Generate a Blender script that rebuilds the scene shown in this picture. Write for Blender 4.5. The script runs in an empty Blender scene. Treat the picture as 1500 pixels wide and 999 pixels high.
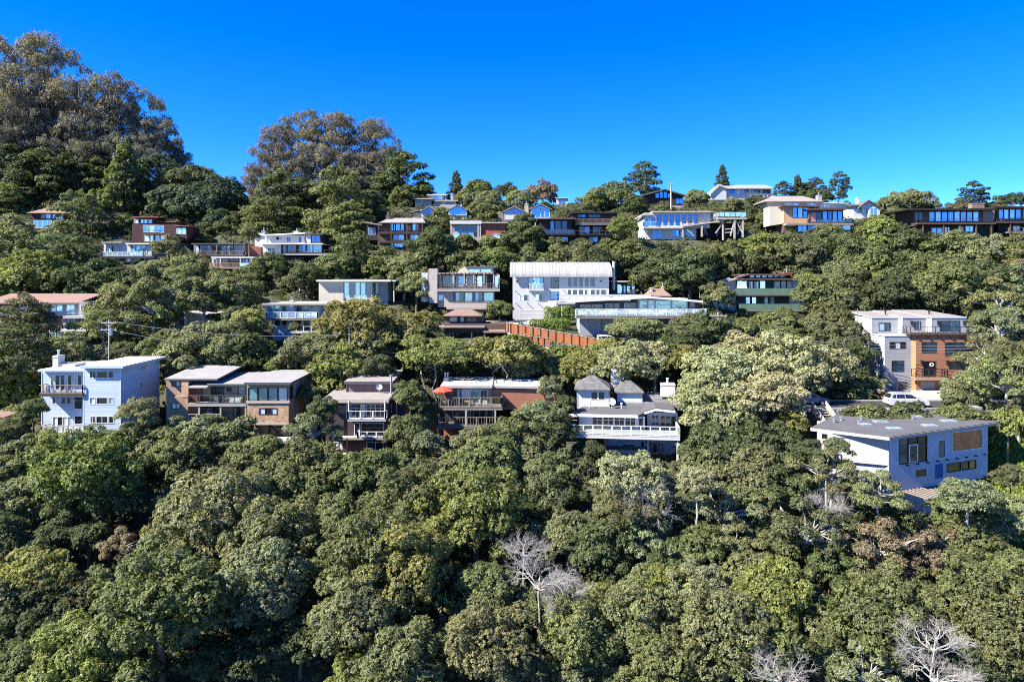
import bpy, math, random
import numpy as np
from mathutils import Matrix, Vector

scene = bpy.context.scene
col = scene.collection
R = math.radians
random.seed(7)
F, HZ = 1000.0, 420.0            # focal length and eye-level row in photograph pixels (1500 wide)

# ------------------------------------------------------------------ camera, sky, sun, exposure
cam = bpy.data.cameras.new('camera')
cam.sensor_width = 36.0
cam.lens = 24.0
cam.shift_y = -(499.5 - HZ) / 1500.0
cam.clip_start = 0.5
cam.clip_end = 6000
camo = bpy.data.objects.new('camera', cam)
camo.rotation_euler = (R(90), 0, 0)
col.objects.link(camo)
scene.camera = camo

SUN = Vector((-0.68, -0.29, 0.67)).normalized()
world = bpy.data.worlds.new('World')
scene.world = world
world.use_nodes = True
wn = world.node_tree
bg = wn.nodes['Background']
sky = wn.nodes.new('ShaderNodeTexSky')
sky.sky_type = 'NISHITA'
sky.sun_disc = False
sky.sun_elevation = math.asin(SUN.z)
sky.sun_rotation = math.atan2(SUN.x, SUN.y)
sky.altitude = 1500
sky.air_density = 0.6
sky.dust_density = 0.0
sky.ozone_density = 5.0
hs = wn.nodes.new('ShaderNodeHueSaturation')
hs.inputs['Saturation'].default_value = 1.3
hs.inputs['Hue'].default_value = 0.513
wn.links.new(sky.outputs[0], hs.inputs['Color'])
wn.links.new(hs.outputs[0], bg.inputs['Color'])
bg.inputs['Strength'].default_value = 0.124
sun = bpy.data.lights.new('sun', 'SUN')
sun.energy = 5.0
sun.angle = R(0.5)
sun.color = (1.0, 0.93, 0.82)
suno = bpy.data.objects.new('sun', sun)
suno.rotation_euler = (-SUN).to_track_quat('-Z', 'Y').to_euler()
suno.location = SUN * 300
col.objects.link(suno)
vs = scene.view_settings
vs.view_transform = 'Standard'
vs.look = 'None'
vs.gamma = 1.0
vs.exposure = 1.76
vs.use_curve_mapping = False
scene.cycles.use_denoising = False
scene.cycles.use_adaptive_sampling = False
scene.cycles.filter_width = 1.0
scene.cycles.max_bounces = 5
scene.cycles.diffuse_bounces = 2
scene.cycles.glossy_bounces = 2
scene.cycles.transmission_bounces = 2

# ------------------------------------------------------------------ materials
def nmat(name):
    m = bpy.data.materials.new(name)
    m.use_nodes = True
    return m, m.node_tree, m.node_tree.nodes['Principled BSDF']

def N(nt, t, **kw):
    n = nt.nodes.new(t)
    for k, v in kw.items():
        setattr(n, k, v)
    return n

def mth(nt, op, a, b=None, c=None):
    n = nt.nodes.new('ShaderNodeMath')
    n.operation = op
    for i, v in enumerate((a, b, c)):
        if v is None:
            continue
        if isinstance(v, (int, float)):
            n.inputs[i].default_value = v
        else:
            nt.links.new(v, n.inputs[i])
    return n.outputs[0]

def mixc(nt, fac, a, b, blend='MIX'):
    n = nt.nodes.new('ShaderNodeMix')
    n.data_type = 'RGBA'
    n.blend_type = blend
    for sock, v in ((n.inputs[0], fac), (n.inputs[6], a), (n.inputs[7], b)):
        if isinstance(v, (int, float)):
            sock.default_value = v
        elif isinstance(v, tuple):
            sock.default_value = v + (1.0,) if len(v) == 3 else v
        else:
            nt.links.new(v, sock)
    return n.outputs[2]

def surf(name, c, var=0.18, scale=0.8, rough=0.8, spec=0.3, bands=0.0, axis='Z', groove=0.1, dark=0.55,
         fine=9.0, streak=0.12, metal=0.0, speckle=0.0):
    """weathered paint, stucco, siding, boards: colour with blotches, vertical streaks and optional board lines"""
    m, nt, p = nmat(name)
    tc = N(nt, 'ShaderNodeTexCoord').outputs['Object']
    n1 = N(nt, 'ShaderNodeTexNoise'); n1.inputs['Scale'].default_value = scale; n1.inputs['Detail'].default_value = 6
    nt.links.new(tc, n1.inputs['Vector'])
    mp = N(nt, 'ShaderNodeMapping'); mp.inputs['Scale'].default_value = (2.2, 2.2, 0.18)
    nt.links.new(tc, mp.inputs['Vector'])
    n2 = N(nt, 'ShaderNodeTexNoise'); n2.inputs['Scale'].default_value = 1.6; n2.inputs['Detail'].default_value = 5
    nt.links.new(mp.outputs[0], n2.inputs['Vector'])
    n3 = N(nt, 'ShaderNodeTexNoise'); n3.inputs['Scale'].default_value = fine; n3.inputs['Detail'].default_value = 3
    nt.links.new(tc, n3.inputs['Vector'])
    v = mth(nt, 'MULTIPLY_ADD', n1.outputs[0], 2 * var, 1 - var)
    v = mth(nt, 'ADD', v, mth(nt, 'MULTIPLY_ADD', n2.outputs[0], -2 * streak, streak))
    v = mth(nt, 'ADD', v, mth(nt, 'MULTIPLY_ADD', n3.outputs[0], var + speckle, -(var + speckle) * 0.5))
    bump_in = n3.outputs[0]
    if bands:
        sx = N(nt, 'ShaderNodeSeparateXYZ'); nt.links.new(tc, sx.inputs[0])
        t = mth(nt, 'DIVIDE', sx.outputs[axis], bands)
        fr = mth(nt, 'FRACT', t)
        ln = mth(nt, 'LESS_THAN', fr, groove)
        idn = mth(nt, 'FLOOR', t)
        wn_ = N(nt, 'ShaderNodeTexWhiteNoise', noise_dimensions='1D'); nt.links.new(idn, wn_.inputs['W'])
        v = mth(nt, 'MULTIPLY', v, mth(nt, 'MULTIPLY_ADD', ln, dark - 1, 1))
        v = mth(nt, 'MULTIPLY', v, mth(nt, 'MULTIPLY_ADD', wn_.outputs[0], 0.16, 0.92))
        bump_in = mth(nt, 'SUBTRACT', mth(nt, 'MULTIPLY', n3.outputs[0], 0.3), ln)
    cc = N(nt, 'ShaderNodeVectorMath', operation='SCALE')
    cc.inputs[0].default_value = tuple(x * 0.72 for x in c)
    nt.links.new(v, cc.inputs['Scale'])
    nt.links.new(cc.outputs[0], p.inputs['Base Color'])
    p.inputs['Roughness'].default_value = rough
    p.inputs['Specular IOR Level'].default_value = spec
    p.inputs['Metallic'].default_value = metal
    b = N(nt, 'ShaderNodeBump'); b.inputs['Strength'].default_value = 0.3 if bands else 0.1; b.inputs['Distance'].default_value = 0.03
    nt.links.new(bump_in, b.inputs['Height'])
    nt.links.new(b.outputs[0], p.inputs['Normal'])
    return m

def shingles(name, c, c2, w=0.3, h=0.14, rough=0.9):
    m, nt, p = nmat(name)
    tc = N(nt, 'ShaderNodeTexCoord').outputs['Object']
    mp = N(nt, 'ShaderNodeMapping'); mp.inputs['Rotation'].default_value = (R(90), 0, 0)
    nt.links.new(tc, mp.inputs['Vector'])
    br = N(nt, 'ShaderNodeTexBrick')
    br.inputs['Scale'].default_value = 1.0
    br.inputs['Brick Width'].default_value = w
    br.inputs['Row Height'].default_value = h
    br.inputs['Mortar Size'].default_value = 0.012
    br.inputs['Color1'].default_value = c + (1,)
    br.inputs['Color2'].default_value = c2 + (1,)
    br.inputs['Mortar'].default_value = tuple(x * 0.4 for x in c) + (1,)
    nt.links.new(mp.outputs[0], br.inputs['Vector'])
    n1 = N(nt, 'ShaderNodeTexNoise'); n1.inputs['Scale'].default_value = 1.7; n1.inputs['Detail'].default_value = 7
    nt.links.new(tc, n1.inputs['Vector'])
    f = mth(nt, 'MULTIPLY_ADD', n1.outputs[0], 1.5, 0.25)
    cc = N(nt, 'ShaderNodeVectorMath', operation='SCALE')
    nt.links.new(br.outputs[0], cc.inputs[0]); nt.links.new(f, cc.inputs['Scale'])
    nt.links.new(cc.outputs[0], p.inputs['Base Color'])
    p.inputs['Roughness'].default_value = rough
    return m

def roofing(name, c, var=0.25):
    return surf(name, c, var=var, scale=0.5, rough=0.9, fine=22, streak=0.05, speckle=0.25)

def glass(name, body, tint, refl):
    """window glass: dim room, blind or reflected colour painted in the body, tinted gloss for the sky"""
    m, nt, p = nmat(name)
    tc = N(nt, 'ShaderNodeTexCoord').outputs['Object']
    n1 = N(nt, 'ShaderNodeTexNoise'); n1.inputs['Scale'].default_value = 0.9; n1.inputs['Detail'].default_value = 3
    nt.links.new(tc, n1.inputs['Vector'])
    f = mth(nt, 'MULTIPLY_ADD', n1.outputs[0], 1.6, 0.2)
    cc = N(nt, 'ShaderNodeVectorMath', operation='SCALE'); cc.inputs[0].default_value = body
    nt.links.new(f, cc.inputs['Scale'])
    nt.links.new(cc.outputs[0], p.inputs['Base Color'])
    p.inputs['Roughness'].default_value = 0.25
    g = N(nt, 'ShaderNodeBsdfGlossy'); g.inputs['Roughness'].default_value = 0.03
    g.inputs['Color'].default_value = tint + (1,)
    b = N(nt, 'ShaderNodeBump'); b.inputs['Strength'].default_value = 0.06; b.inputs['Distance'].default_value = 0.2
    nt.links.new(n1.outputs[0], b.inputs['Height']); nt.links.new(b.outputs[0], g.inputs['Normal'])
    mx = N(nt, 'ShaderNodeMixShader'); mx.inputs[0].default_value = refl
    nt.links.new(p.outputs[0], mx.inputs[1]); nt.links.new(g.outputs[0], mx.inputs[2])
    nt.links.new(mx.outputs[0], nt.nodes['Material Output'].inputs['Surface'])
    return m

def leafmat(name, trans=0.38, rough=0.6):
    m, nt, p = nmat(name)
    oi = N(nt, 'ShaderNodeObjectInfo')
    at = N(nt, 'ShaderNodeAttribute'); at.attribute_name = 'tint'
    ge = N(nt, 'ShaderNodeNewGeometry')
    f = mth(nt, 'MULTIPLY_ADD', ge.outputs['Random Per Island'], 0.75, 0.45)
    f = mth(nt, 'ADD', f, mth(nt, 'MULTIPLY_ADD', at.outputs['Fac'], 0.7, -0.15))
    warm = mixc(nt, 1.0, oi.outputs['Color'], (1.14, 1.05, 0.8), 'MULTIPLY')
    hue = mixc(nt, mth(nt, 'MULTIPLY', at.outputs['Fac'], 0.8), oi.outputs['Color'], warm)
    cc = N(nt, 'ShaderNodeVectorMath', operation='SCALE')
    nt.links.new(hue, cc.inputs[0]); nt.links.new(f, cc.inputs['Scale'])
    nt.links.new(cc.outputs[0], p.inputs['Base Color'])
    p.inputs['Roughness'].default_value = rough
    p.inputs['Specular IOR Level'].default_value = 0.35
    t = N(nt, 'ShaderNodeBsdfTranslucent')
    tcol = mixc(nt, 1.0, cc.outputs[0], (1.1, 1.2, 0.5), 'MULTIPLY')
    nt.links.new(tcol, t.inputs['Color'])
    mx = N(nt, 'ShaderNodeMixShader'); mx.inputs[0].default_value = trans
    nt.links.new(p.outputs[0], mx.inputs[1]); nt.links.new(t.outputs[0], mx.inputs[2])
    nt.links.new(mx.outputs[0], nt.nodes['Material Output'].inputs['Surface'])
    return m

M = {}
M['leaf'] = leafmat('leaves')
M['bark'] = surf('bark', (0.16, 0.13, 0.10), var=0.35, scale=3, fine=14)
M['palebark'] = surf('pale_bark', (0.42, 0.37, 0.30), var=0.3, scale=2, fine=9)
M['eucbark'] = surf('eucalyptus_bark', (0.27, 0.235, 0.20), var=0.3, scale=2, fine=9)
M['greybark'] = surf('grey_bark', (0.38, 0.36, 0.33), var=0.3, scale=2, fine=9)
M['white'] = surf('white_paint', (0.60, 0.60, 0.59), var=0.08, streak=0.07, rough=0.6)
M['offwhite'] = surf('off_white_lit_stucco', (0.50, 0.475, 0.45), var=0.1)  # sunlit tone of the stucco house, paired with its shaded grey-blue
M['trim'] = surf('white_trim', (0.78, 0.78, 0.77), var=0.04, streak=0.03, rough=0.5)
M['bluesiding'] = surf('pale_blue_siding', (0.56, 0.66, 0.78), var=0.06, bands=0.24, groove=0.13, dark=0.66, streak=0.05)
M['bluewhite'] = surf('shaded_blue_board', (0.50, 0.62, 0.78), var=0.06, bands=0.24, groove=0.1, dark=0.75, streak=0.06)  # bluer copy of the siding: side wall shade put into the colour
M['greysiding'] = surf('grey_siding', (0.34, 0.36, 0.385), var=0.06, bands=0.3, groove=0.12, dark=0.5, streak=0.04)
M['orangesiding'] = surf('orange_siding', (0.36, 0.165, 0.095), var=0.1, bands=0.22, groove=0.1, dark=0.7, streak=0.06)
M['orange'] = surf('orange_stucco', (0.46, 0.26, 0.14), var=0.08)
M['tan'] = surf('tan_stucco', (0.36, 0.26, 0.18), var=0.12, bands=1.2, axis='X', groove=0.02, dark=0.8)
M['tanshingle'] = shingles('tan_shingle', (0.46, 0.31, 0.19), (0.30, 0.18, 0.10))
M['brick'] = shingles('tan_brick', (0.50, 0.32, 0.20), (0.36, 0.21, 0.12), w=0.24, h=0.09)
M['redshingle'] = shingles('red_shingle', (0.32, 0.09, 0.06), (0.18, 0.06, 0.05))
M['brownsiding'] = surf('brown_siding', (0.075, 0.055, 0.055), var=0.2, bands=0.2, groove=0.12, dark=0.6)
M['mauve'] = surf('mauve_siding', (0.28, 0.17, 0.16), var=0.08, bands=0.3, axis='X', groove=0.06, dark=0.75)
M['redwood'] = surf('red_wood_siding', (0.42, 0.17, 0.11), var=0.1, bands=0.22, groove=0.1, dark=0.7)
M['darkred'] = surf('dark_red_siding', (0.065, 0.027, 0.027), var=0.18, bands=0.25, groove=0.12, dark=0.7)
M['redside'] = surf('red_brown_siding', (0.26, 0.10, 0.07), var=0.2, bands=0.25, groove=0.1, dark=0.6)
M['blackbrown'] = surf('black_brown_wood', (0.035, 0.027, 0.026), var=0.3, bands=0.3, axis='X', groove=0.08)
M['brownwood'] = surf('brown_wood', (0.13, 0.085, 0.065), var=0.25, bands=0.3, axis='X', groove=0.07, dark=0.6)
M['greywood'] = surf('weathered_wood', (0.30, 0.25, 0.21), var=0.25, bands=0.16, axis='X', groove=0.08, dark=0.5)
M['palewood'] = surf('bleached_wood', (0.46, 0.41, 0.36), var=0.2, fine=12)
M['rust'] = surf('rust_fence_boards', (0.36, 0.125, 0.05), var=0.2, bands=0.2, axis='X', groove=0.1, dark=0.6)
M['orangewood'] = surf('cedar_boards', (0.55, 0.35, 0.21), var=0.15, bands=0.15, axis='X', groove=0.15, dark=0.5)
M['cream'] = surf('cream_stucco', (0.66, 0.60, 0.47), var=0.08)
M['beige'] = surf('beige_stucco', (0.50, 0.43, 0.36), var=0.1)
M['greyblue'] = surf('grey_blue_shaded_stucco', (0.46, 0.49, 0.60), var=0.1, scale=0.6)  # stucco house facade: its blue shade is part of this colour
M['paleblue'] = surf('pale_grey_blue', (0.56, 0.62, 0.70), var=0.07)
M['grey'] = surf('grey_paint', (0.35, 0.36, 0.38), var=0.1)
M['darkgrey'] = surf('dark_grey_paint', (0.09, 0.095, 0.11), var=0.15, bands=0.3, axis='X', groove=0.06, dark=0.7)
M['green'] = surf('sage_green_boards', (0.12, 0.21, 0.15), var=0.12, bands=0.6, axis='X', groove=0.04, dark=0.7)
M['darkgreen'] = surf('dark_green_wall', (0.03, 0.055, 0.055), var=0.15)
M['stone'] = surf('pale_stone', (0.52, 0.46, 0.40), var=0.3, scale=1.6, fine=5)
M['concrete'] = surf('concrete', (0.42, 0.40, 0.38), var=0.15, scale=0.5)
M['dark'] = surf('dark_shade', (0.02, 0.02, 0.022), var=0.2)  # near-black painted in for shade under decks and inside openings
M['blackmetal'] = surf('black_metal', (0.03, 0.03, 0.035), var=0.1, rough=0.5)
M['greymetal'] = surf('grey_metal', (0.45, 0.46, 0.48), var=0.08, rough=0.4, metal=0.5)
M['roofgrey'] = roofing('grey_roof', (0.33, 0.32, 0.32))
M['rooftan'] = roofing('tan_gravel_roof', (0.31, 0.28, 0.26))
M['roofpale'] = roofing('pale_roof', (0.62, 0.60, 0.57), var=0.15)
M['roofwhite'] = roofing('white_roof', (0.78, 0.78, 0.78), var=0.06)
M['roofdark'] = roofing('dark_roof', (0.12, 0.12, 0.13))
M['roofbrown'] = roofing('brown_roof', (0.26, 0.17, 0.14))
M['roofpink'] = roofing('pink_brown_roof', (0.30, 0.19, 0.16), var=0.12)
M['roofred'] = roofing('tile_roof', (0.28, 0.185, 0.14))
M['slate'] = shingles('slate_shingle', (0.13, 0.13, 0.145), (0.09, 0.09, 0.10), w=0.4, h=0.2)
M['slatepale'] = shingles('pale_slate_shingle', (0.13, 0.127, 0.124), (0.09, 0.088, 0.088), w=0.4, h=0.2)
M['barrel'] = surf('ribbed_metal_roof', (0.40, 0.395, 0.40), var=0.06, bands=0.6, axis='X', groove=0.16, dark=0.7, rough=0.45)
M['navy'] = surf('deep_blue_paint_and_shade', (0.03, 0.12, 0.38), var=0.1)  # door paint; also the painted blue shade on the barrel house end
M['redcloth'] = surf('orange_red_canvas', (0.62, 0.10, 0.06), var=0.08)
M['asphalt'] = surf('asphalt', (0.055, 0.055, 0.058), var=0.25, scale=0.6, fine=20, speckle=0.2)
M['kerb'] = surf('kerb_concrete', (0.40, 0.39, 0.37), var=0.12)
M['g_d'] = glass('dark_glass', (0.012, 0.014, 0.016), (0.75, 0.85, 1.0), 0.06)
M['g_b'] = glass('sky_reflection_glass', (0.02, 0.05, 0.12), (0.45, 0.68, 1.0), 0.45)  # blue of the reflected sky put into body and tint
M['g_n'] = glass('navy_reflection_glass', (0.012, 0.025, 0.06), (0.40, 0.62, 1.0), 0.22)  # darker version, reflected sky blue likewise put into the colours
M['g_t'] = glass('teal_glass', (0.10, 0.22, 0.22), (0.65, 0.95, 1.0), 0.22)
M['g_c'] = glass('curtained_glass', (0.50, 0.52, 0.53), (0.7, 0.85, 1.0), 0.12)
M['g_w'] = glass('pale_bright_glass', (0.35, 0.48, 0.60), (0.8, 0.92, 1.0), 0.40)
M['g_r'] = glass('brown_reflection_glass', (0.46, 0.13, 0.05), (0.7, 0.85, 1.0), 0.03)  # brown reflection painted as the body colour
def clearglass(name):
    m, nt, q = nmat(name)
    tr = N(nt, 'ShaderNodeBsdfTransparent'); tr.inputs['Color'].default_value = (.82, .88, .88, 1)
    g = N(nt, 'ShaderNodeBsdfGlossy'); g.inputs['Roughness'].default_value = 0.02
    lw = N(nt, 'ShaderNodeFresnel'); lw.inputs['IOR'].default_value = 1.5
    mx = N(nt, 'ShaderNodeMixShader')
    nt.links.new(mth(nt, 'ADD', lw.outputs[0], 0.08), mx.inputs[0])
    nt.links.new(tr.outputs[0], mx.inputs[1]); nt.links.new(g.outputs[0], mx.inputs[2])
    nt.links.new(mx.outputs[0], nt.nodes['Material Output'].inputs['Surface'])
    return m
M['g_h'] = clearglass('clear_rail_glass')
# ------------------------------------------------------------------ mesh helpers
class MB:
    """collects boxes, prisms, tubes and builds them as one mesh object"""
    def __init__(s):
        s.v, s.f, s.mi = [], [], []

    def add(s, vs_, fs_, mi=0):
        o = len(s.v)
        s.v += [tuple(x) for x in vs_]
        s.f += [tuple(i + o for i in f) for f in fs_]
        s.mi += [mi] * len(fs_)
        return s

    def box(s, x0, x1, y0, y1, z0, z1, mi=0):
        v = [(x0, y0, z0), (x1, y0, z0), (x1, y1, z0), (x0, y1, z0), (x0, y0, z1), (x1, y0, z1), (x1, y1, z1), (x0, y1, z1)]
        return s.add(v, [(0, 3, 2, 1), (4, 5, 6, 7), (0, 1, 5, 4), (1, 2, 6, 5), (2, 3, 7, 6), (3, 0, 4, 7)], mi)

    def hexa(s, v, mi=0):
        return s.add(v, [(0, 3, 2, 1), (4, 5, 6, 7), (0, 1, 5, 4), (1, 2, 6, 5), (2, 3, 7, 6), (3, 0, 4, 7)], mi)

    def prism_y(s, pts, y0, y1, mi=0):
        a = sum(pts[i][0] * pts[(i + 1) % len(pts)][1] - pts[(i + 1) % len(pts)][0] * pts[i][1] for i in range(len(pts)))
        if a < 0:
            pts = pts[::-1]
        n = len(pts)
        v = [(x, y0, z) for x, z in pts] + [(x, y1, z) for x, z in pts]
        fs = [tuple(range(n)), tuple(range(2 * n - 1, n - 1, -1))]
        fs += [(i, i + n, (i + 1) % n + n, (i + 1) % n) for i in range(n)]
        return s.add(v, fs, mi)

    def prism_z(s, pts, z0, z1, mi=0):
        a = sum(pts[i][0] * pts[(i + 1) % len(pts)][1] - pts[(i + 1) % len(pts)][0] * pts[i][1] for i in range(len(pts)))
        if a < 0:
            pts = pts[::-1]
        n = len(pts)
        v = [(x, y, z0) for x, y in pts] + [(x, y, z1) for x, y in pts]
        fs = [tuple(range(n - 1, -1, -1)), tuple(range(n, 2 * n))]
        fs += [(i, (i + 1) % n, (i + 1) % n + n, i + n) for i in range(n)]
        return s.add(v, fs, mi)

    def bar(s, p, q, w, h=None, mi=0):
        p, q = Vector(p), Vector(q)
        h = w if h is None else h
        d = (q - p).normalized()
        u = d.cross(Vector((0, 0, 1)))
        if u.length < 1e-3:
            u = Vector((1, 0, 0))
        u.normalize()
        t = u.cross(d).normalized()
        v = []
        for c in (p, q):
            for a, b in ((-1, -1), (1, -1), (1, 1), (-1, 1)):
                v.append(c + u * (a * w / 2) + t * (b * h / 2))
        return s.add(v, [(0, 1, 2, 3), (7, 6, 5, 4), (0, 4, 5, 1), (1, 5, 6, 2), (2, 6, 7, 3), (3, 7, 4, 0)], mi)

    def tube(s, pts, rad, n=6, mi=0):
        pts = [Vector(p) for p in pts]
        rings = []
        o = len(s.v)
        for i, p in enumerate(pts):
            d = (pts[min(i + 1, len(pts) - 1)] - pts[max(i - 1, 0)]).normalized()
            u = d.orthogonal().normalized() if i == 0 else (u - d * u.dot(d)).normalized()
            w = d.cross(u)
            r = rad[i] if isinstance(rad, (list, tuple)) else rad
            s.v += [tuple(p + (u * math.cos(2 * math.pi * k / n) + w * math.sin(2 * math.pi * k / n)) * r) for k in range(n)]
        for i in range(len(pts) - 1):
            for k in range(n):
                a, b = o + i * n + k, o + i * n + (k + 1) % n
                s.f.append((a, b, b + n, a + n)); s.mi.append(mi)
        s.f.append(tuple(o + k for k in range(n - 1, -1, -1))); s.mi.append(mi)
        s.f.append(tuple(o + (len(pts) - 1) * n + k for k in range(n))); s.mi.append(mi)
        return s

    def mesh(s, name, mats):
        me = bpy.data.meshes.new(name)
        me.from_pydata(s.v, [], s.f)
        for m in (mats if isinstance(mats, (list, tuple)) else [mats]):
            me.materials.append(m)
        if any(s.mi):
            me.polygons.foreach_set('material_index', s.mi)
        me.update()
        return me

    def build(s, name, mats, parent=None, mat=None):
        o = bpy.data.objects.new(name, s.mesh(name, mats))
        col.objects.link(o)
        if parent is not None:
            o.parent = parent
        if mat is not None:
            o.matrix_local = mat
        return o

def tag(o, label=None, cat=None, group=None, kind=None):
    if label: o['label'] = label
    if cat: o['category'] = cat
    if group: o['group'] = group
    if kind: o['kind'] = kind
    return o

def empty(name, loc, rz=0.0):
    o = bpy.data.objects.new(name, None)
    o.location = loc
    o.rotation_euler = (0, 0, rz)
    o.empty_display_size = 0.3
    col.objects.link(o)
    return o

def world_at(px, py, Y):
    return Vector(((px - 750) / F * Y, Y, (HZ - py) / F * Y))

# ------------------------------------------------------------------ where the houses stand: key -> (distance, left, right, base row, depth, turn)
HS = {
    'blue':   (84, 57, 176, 656, 9.5, 0),
    'edge':   (84, -68, -22, 655, 7, 0),
    'tan':    (86, 243, 424, 647, 10, 0),
    'dark':   (86, 472, 570, 668, 10, 0),
    'deck':   (88, 640, 815, 640, 8, 0),
    'hip':    (83, 836, 985, 668, 11, -7),
    'stucco': (69, 1197, 1447, 764, 11, 0),
    'town':   (100, 1277, 1430, 580, 13, 0),
    'pink':   (110, -30, 125, 498, 10, 0),
    'cream':  (125, 466, 577, 440, 9, 0),
    'balc':   (113, 385, 487, 497, 9, 0),
    'tower':  (122, 617, 733, 470, 9, 0),
    'lodge':  (111, 648, 746, 502, 8, 0),
    'barrel': (122, 751, 897, 469, 9, 0),
    'annex':  (131, 896, 933, 432, 6, 0),
    'long':   (108, 836, 1036, 466, 8, 0),
    'green':  (122, 1078, 1186, 462, 9, 0),
    'redroof':(166, 42, 102, 336, 8, 0),
    'maroon': (156, 193, 274, 356, 8, 0),
    'teal':   (146, 145, 225, 384, 7, 0),
    'flat':   (152, 282, 384, 376, 7, 0),
    'cedar':  (143, 306, 386, 400, 7, 0),
    'slant':  (151, 376, 484, 384, 9, 0),
    'tanroof':(150, 536, 620, 365, 9, 0),
    'shingle':(152, 658, 742, 350, 8, 0),
    'arch':   (168, 733, 808, 326, 7, 0),
    'glasspk':(172, 600, 684, 320, 7, 0),
    'stack':  (186, 600, 670, 300, 8, 0),
    'black':  (150, 789, 905, 357, 9, 0),
    'stilt':  (150, 936, 1060, 350, 8, 0),
    'terrace':(156, 1122, 1248, 341, 9, 0),
    'cottage':(174, 1249, 1289, 320, 7, 0),
    'ranch':  (150, 1332, 1458, 346, 9, 0),
    'ranch2': (151, 1459, 1530, 346, 9, 0),
    'gable':  (206, 1038, 1132, 292, 8, 0),
    'crest':  (190, 942, 1004, 300, 8, 0),
    'shed':   (196, 814, 833, 302, 4, 0),
    'nook':   (115, 254, 330, 492, 7, 0),
    'tile':   (119, 950, 984, 444, 5, 0),
}
SHORT = {
    'blue': 'the pale blue house', 'tan': 'the tan shingled house', 'dark': 'the dark brown house with white balcony',
    'deck': 'the red wood house with two decks', 'hip': 'the grey-hipped white house', 'stucco': 'the grey-blue stucco house',
    'town': 'the orange and grey townhouse', 'pink': 'the pink-roofed house', 'cream': 'the low cream house',
    'balc': 'the grey house with white balconies', 'tower': 'the stone chimney house', 'lodge': 'the brown hip-roofed lodge',
    'barrel': 'the white barrel-roofed house', 'long': 'the long glass-deck house', 'green': 'the green balcony house',
    'redroof': 'the tile-roofed house', 'maroon': 'the maroon house', 'teal': 'the teal glass house', 'flat': 'the flat brown house',
    'cedar': 'the cedar-railed house', 'slant': 'the slant-roofed white house', 'tanroof': 'the tan-roofed brown house',
    'shingle': 'the red shingle house', 'arch': 'the arched-window house', 'glasspk': 'the twin blue-glass house',
    'stack': 'the stacked flat-roofed house', 'black': 'the black timber house', 'stilt': 'the white house on stilts',
    'terrace': 'the terraced glass house', 'cottage': 'the small grey cottage', 'ranch': 'the long dark ranch house',
    'gable': 'the white gabled house', 'crest': 'the dark crest house',
}

# ------------------------------------------------------------------ terrain
PY = np.array([-400, -60, 0, 30, 45, 60, 75, 82, 88, 95, 103, 110, 122, 130, 140, 150, 160, 175, 190, 205, 215, 230, 260, 350, 700, 2500.])
PZ = np.array([-56, -52, -48, -42, -35, -29.5, -23, -20.5, -16.5, -15, -13, -9.5, -6.8, -3, 4, 9.5, 13, 17, 20, 22.5, 23, 21.5, 13, -6, -45, -60.])
def axis_lines(a, b, step, far):
    core = np.arange(a, b + step, step)
    out = step * np.cumsum(1.25 ** np.arange(1, 60))
    out = out[out < far]
    return np.concatenate([(a - out)[::-1], core, core[-1] + out])
GX = axis_lines(-190, 190, 1.6, 1600)
GY = axis_lines(20, 262, 1.6, 1600)
XX, YY = np.meshgrid(GX, GY)
ZZ = np.interp(YY, PY, PZ)
PADS = []
for k, (Y, a, b, yb, dep, rot) in HS.items():
    s_ = Y / F
    x0, x1 = (a - 750) * s_, (b - 750) * s_
    PADS.append((k, min(x0, x1 + 0) - 0.4, x1 + 0.4, Y - 0.8, Y + dep + 0.3, (HZ - yb) * s_ - 0.3))
ROADY = (84.0, 90.5)
EXTRA = [('road', 29.0, 95.0, 83.4, 90.5, -15.15), ('drive', 44, 60, 90.5, 99.5, -15.6), ('forecourt', -8, 8, 113.5, 121.5, -6.3)]
num = np.zeros_like(ZZ); den = np.full_like(ZZ, 0.35)
for k, x0, x1, y0, y1, z in PADS + EXTRA:
    cx, cy = (x0 + x1) / 2, y0
    g = np.exp(-((XX - cx) ** 2 / (2 * 15 ** 2) + (YY - cy) ** 2 / (2 * 9 ** 2)))
    num += g * (z - np.interp(cy, PY, PZ)); den += g
ZZ = ZZ + num / den
lft = np.clip((-70 - XX) / 60, 0, 1) * np.clip((YY - 168) / 30, 0, 1) * np.clip((330 - YY) / 80, 0, 1)
ZZ = ZZ + 9 * lft
ZZ = ZZ + 0.5 * np.sin(XX * 0.21 + 1.3) * np.cos(YY * 0.17) + 0.3 * np.sin(XX * 0.47 + YY * 0.39)
for k, x0, x1, y0, y1, z in PADS + EXTRA:
    d = np.sqrt(np.maximum(0, np.maximum(x0 - XX, XX - x1)) ** 2 + np.maximum(0, np.maximum(y0 - YY, YY - y1)) ** 2)
    w = np.clip(1 - d / 3.5, 0, 1); w = w * w * (3 - 2 * w)
    tgt = np.minimum(ZZ, z) if k not in ('road', 'drive', 'forecourt') else z
    # the front half is only ever cut, the back half is cut into the slope as well
    ZZ = ZZ * (1 - w) + tgt * w

def ground(x, y):
    i = np.clip(np.searchsorted(GX, x) - 1, 0, len(GX) - 2)
    j = np.clip(np.searchsorted(GY, y) - 1, 0, len(GY) - 2)
    u = (x - GX[i]) / (GX[i + 1] - GX[i]); v = (y - GY[j]) / (GY[j + 1] - GY[j])
    return (ZZ[j, i] * (1 - u) + ZZ[j, i + 1] * u) * (1 - v) + (ZZ[j + 1, i] * (1 - u) + ZZ[j + 1, i + 1] * u) * v

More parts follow.
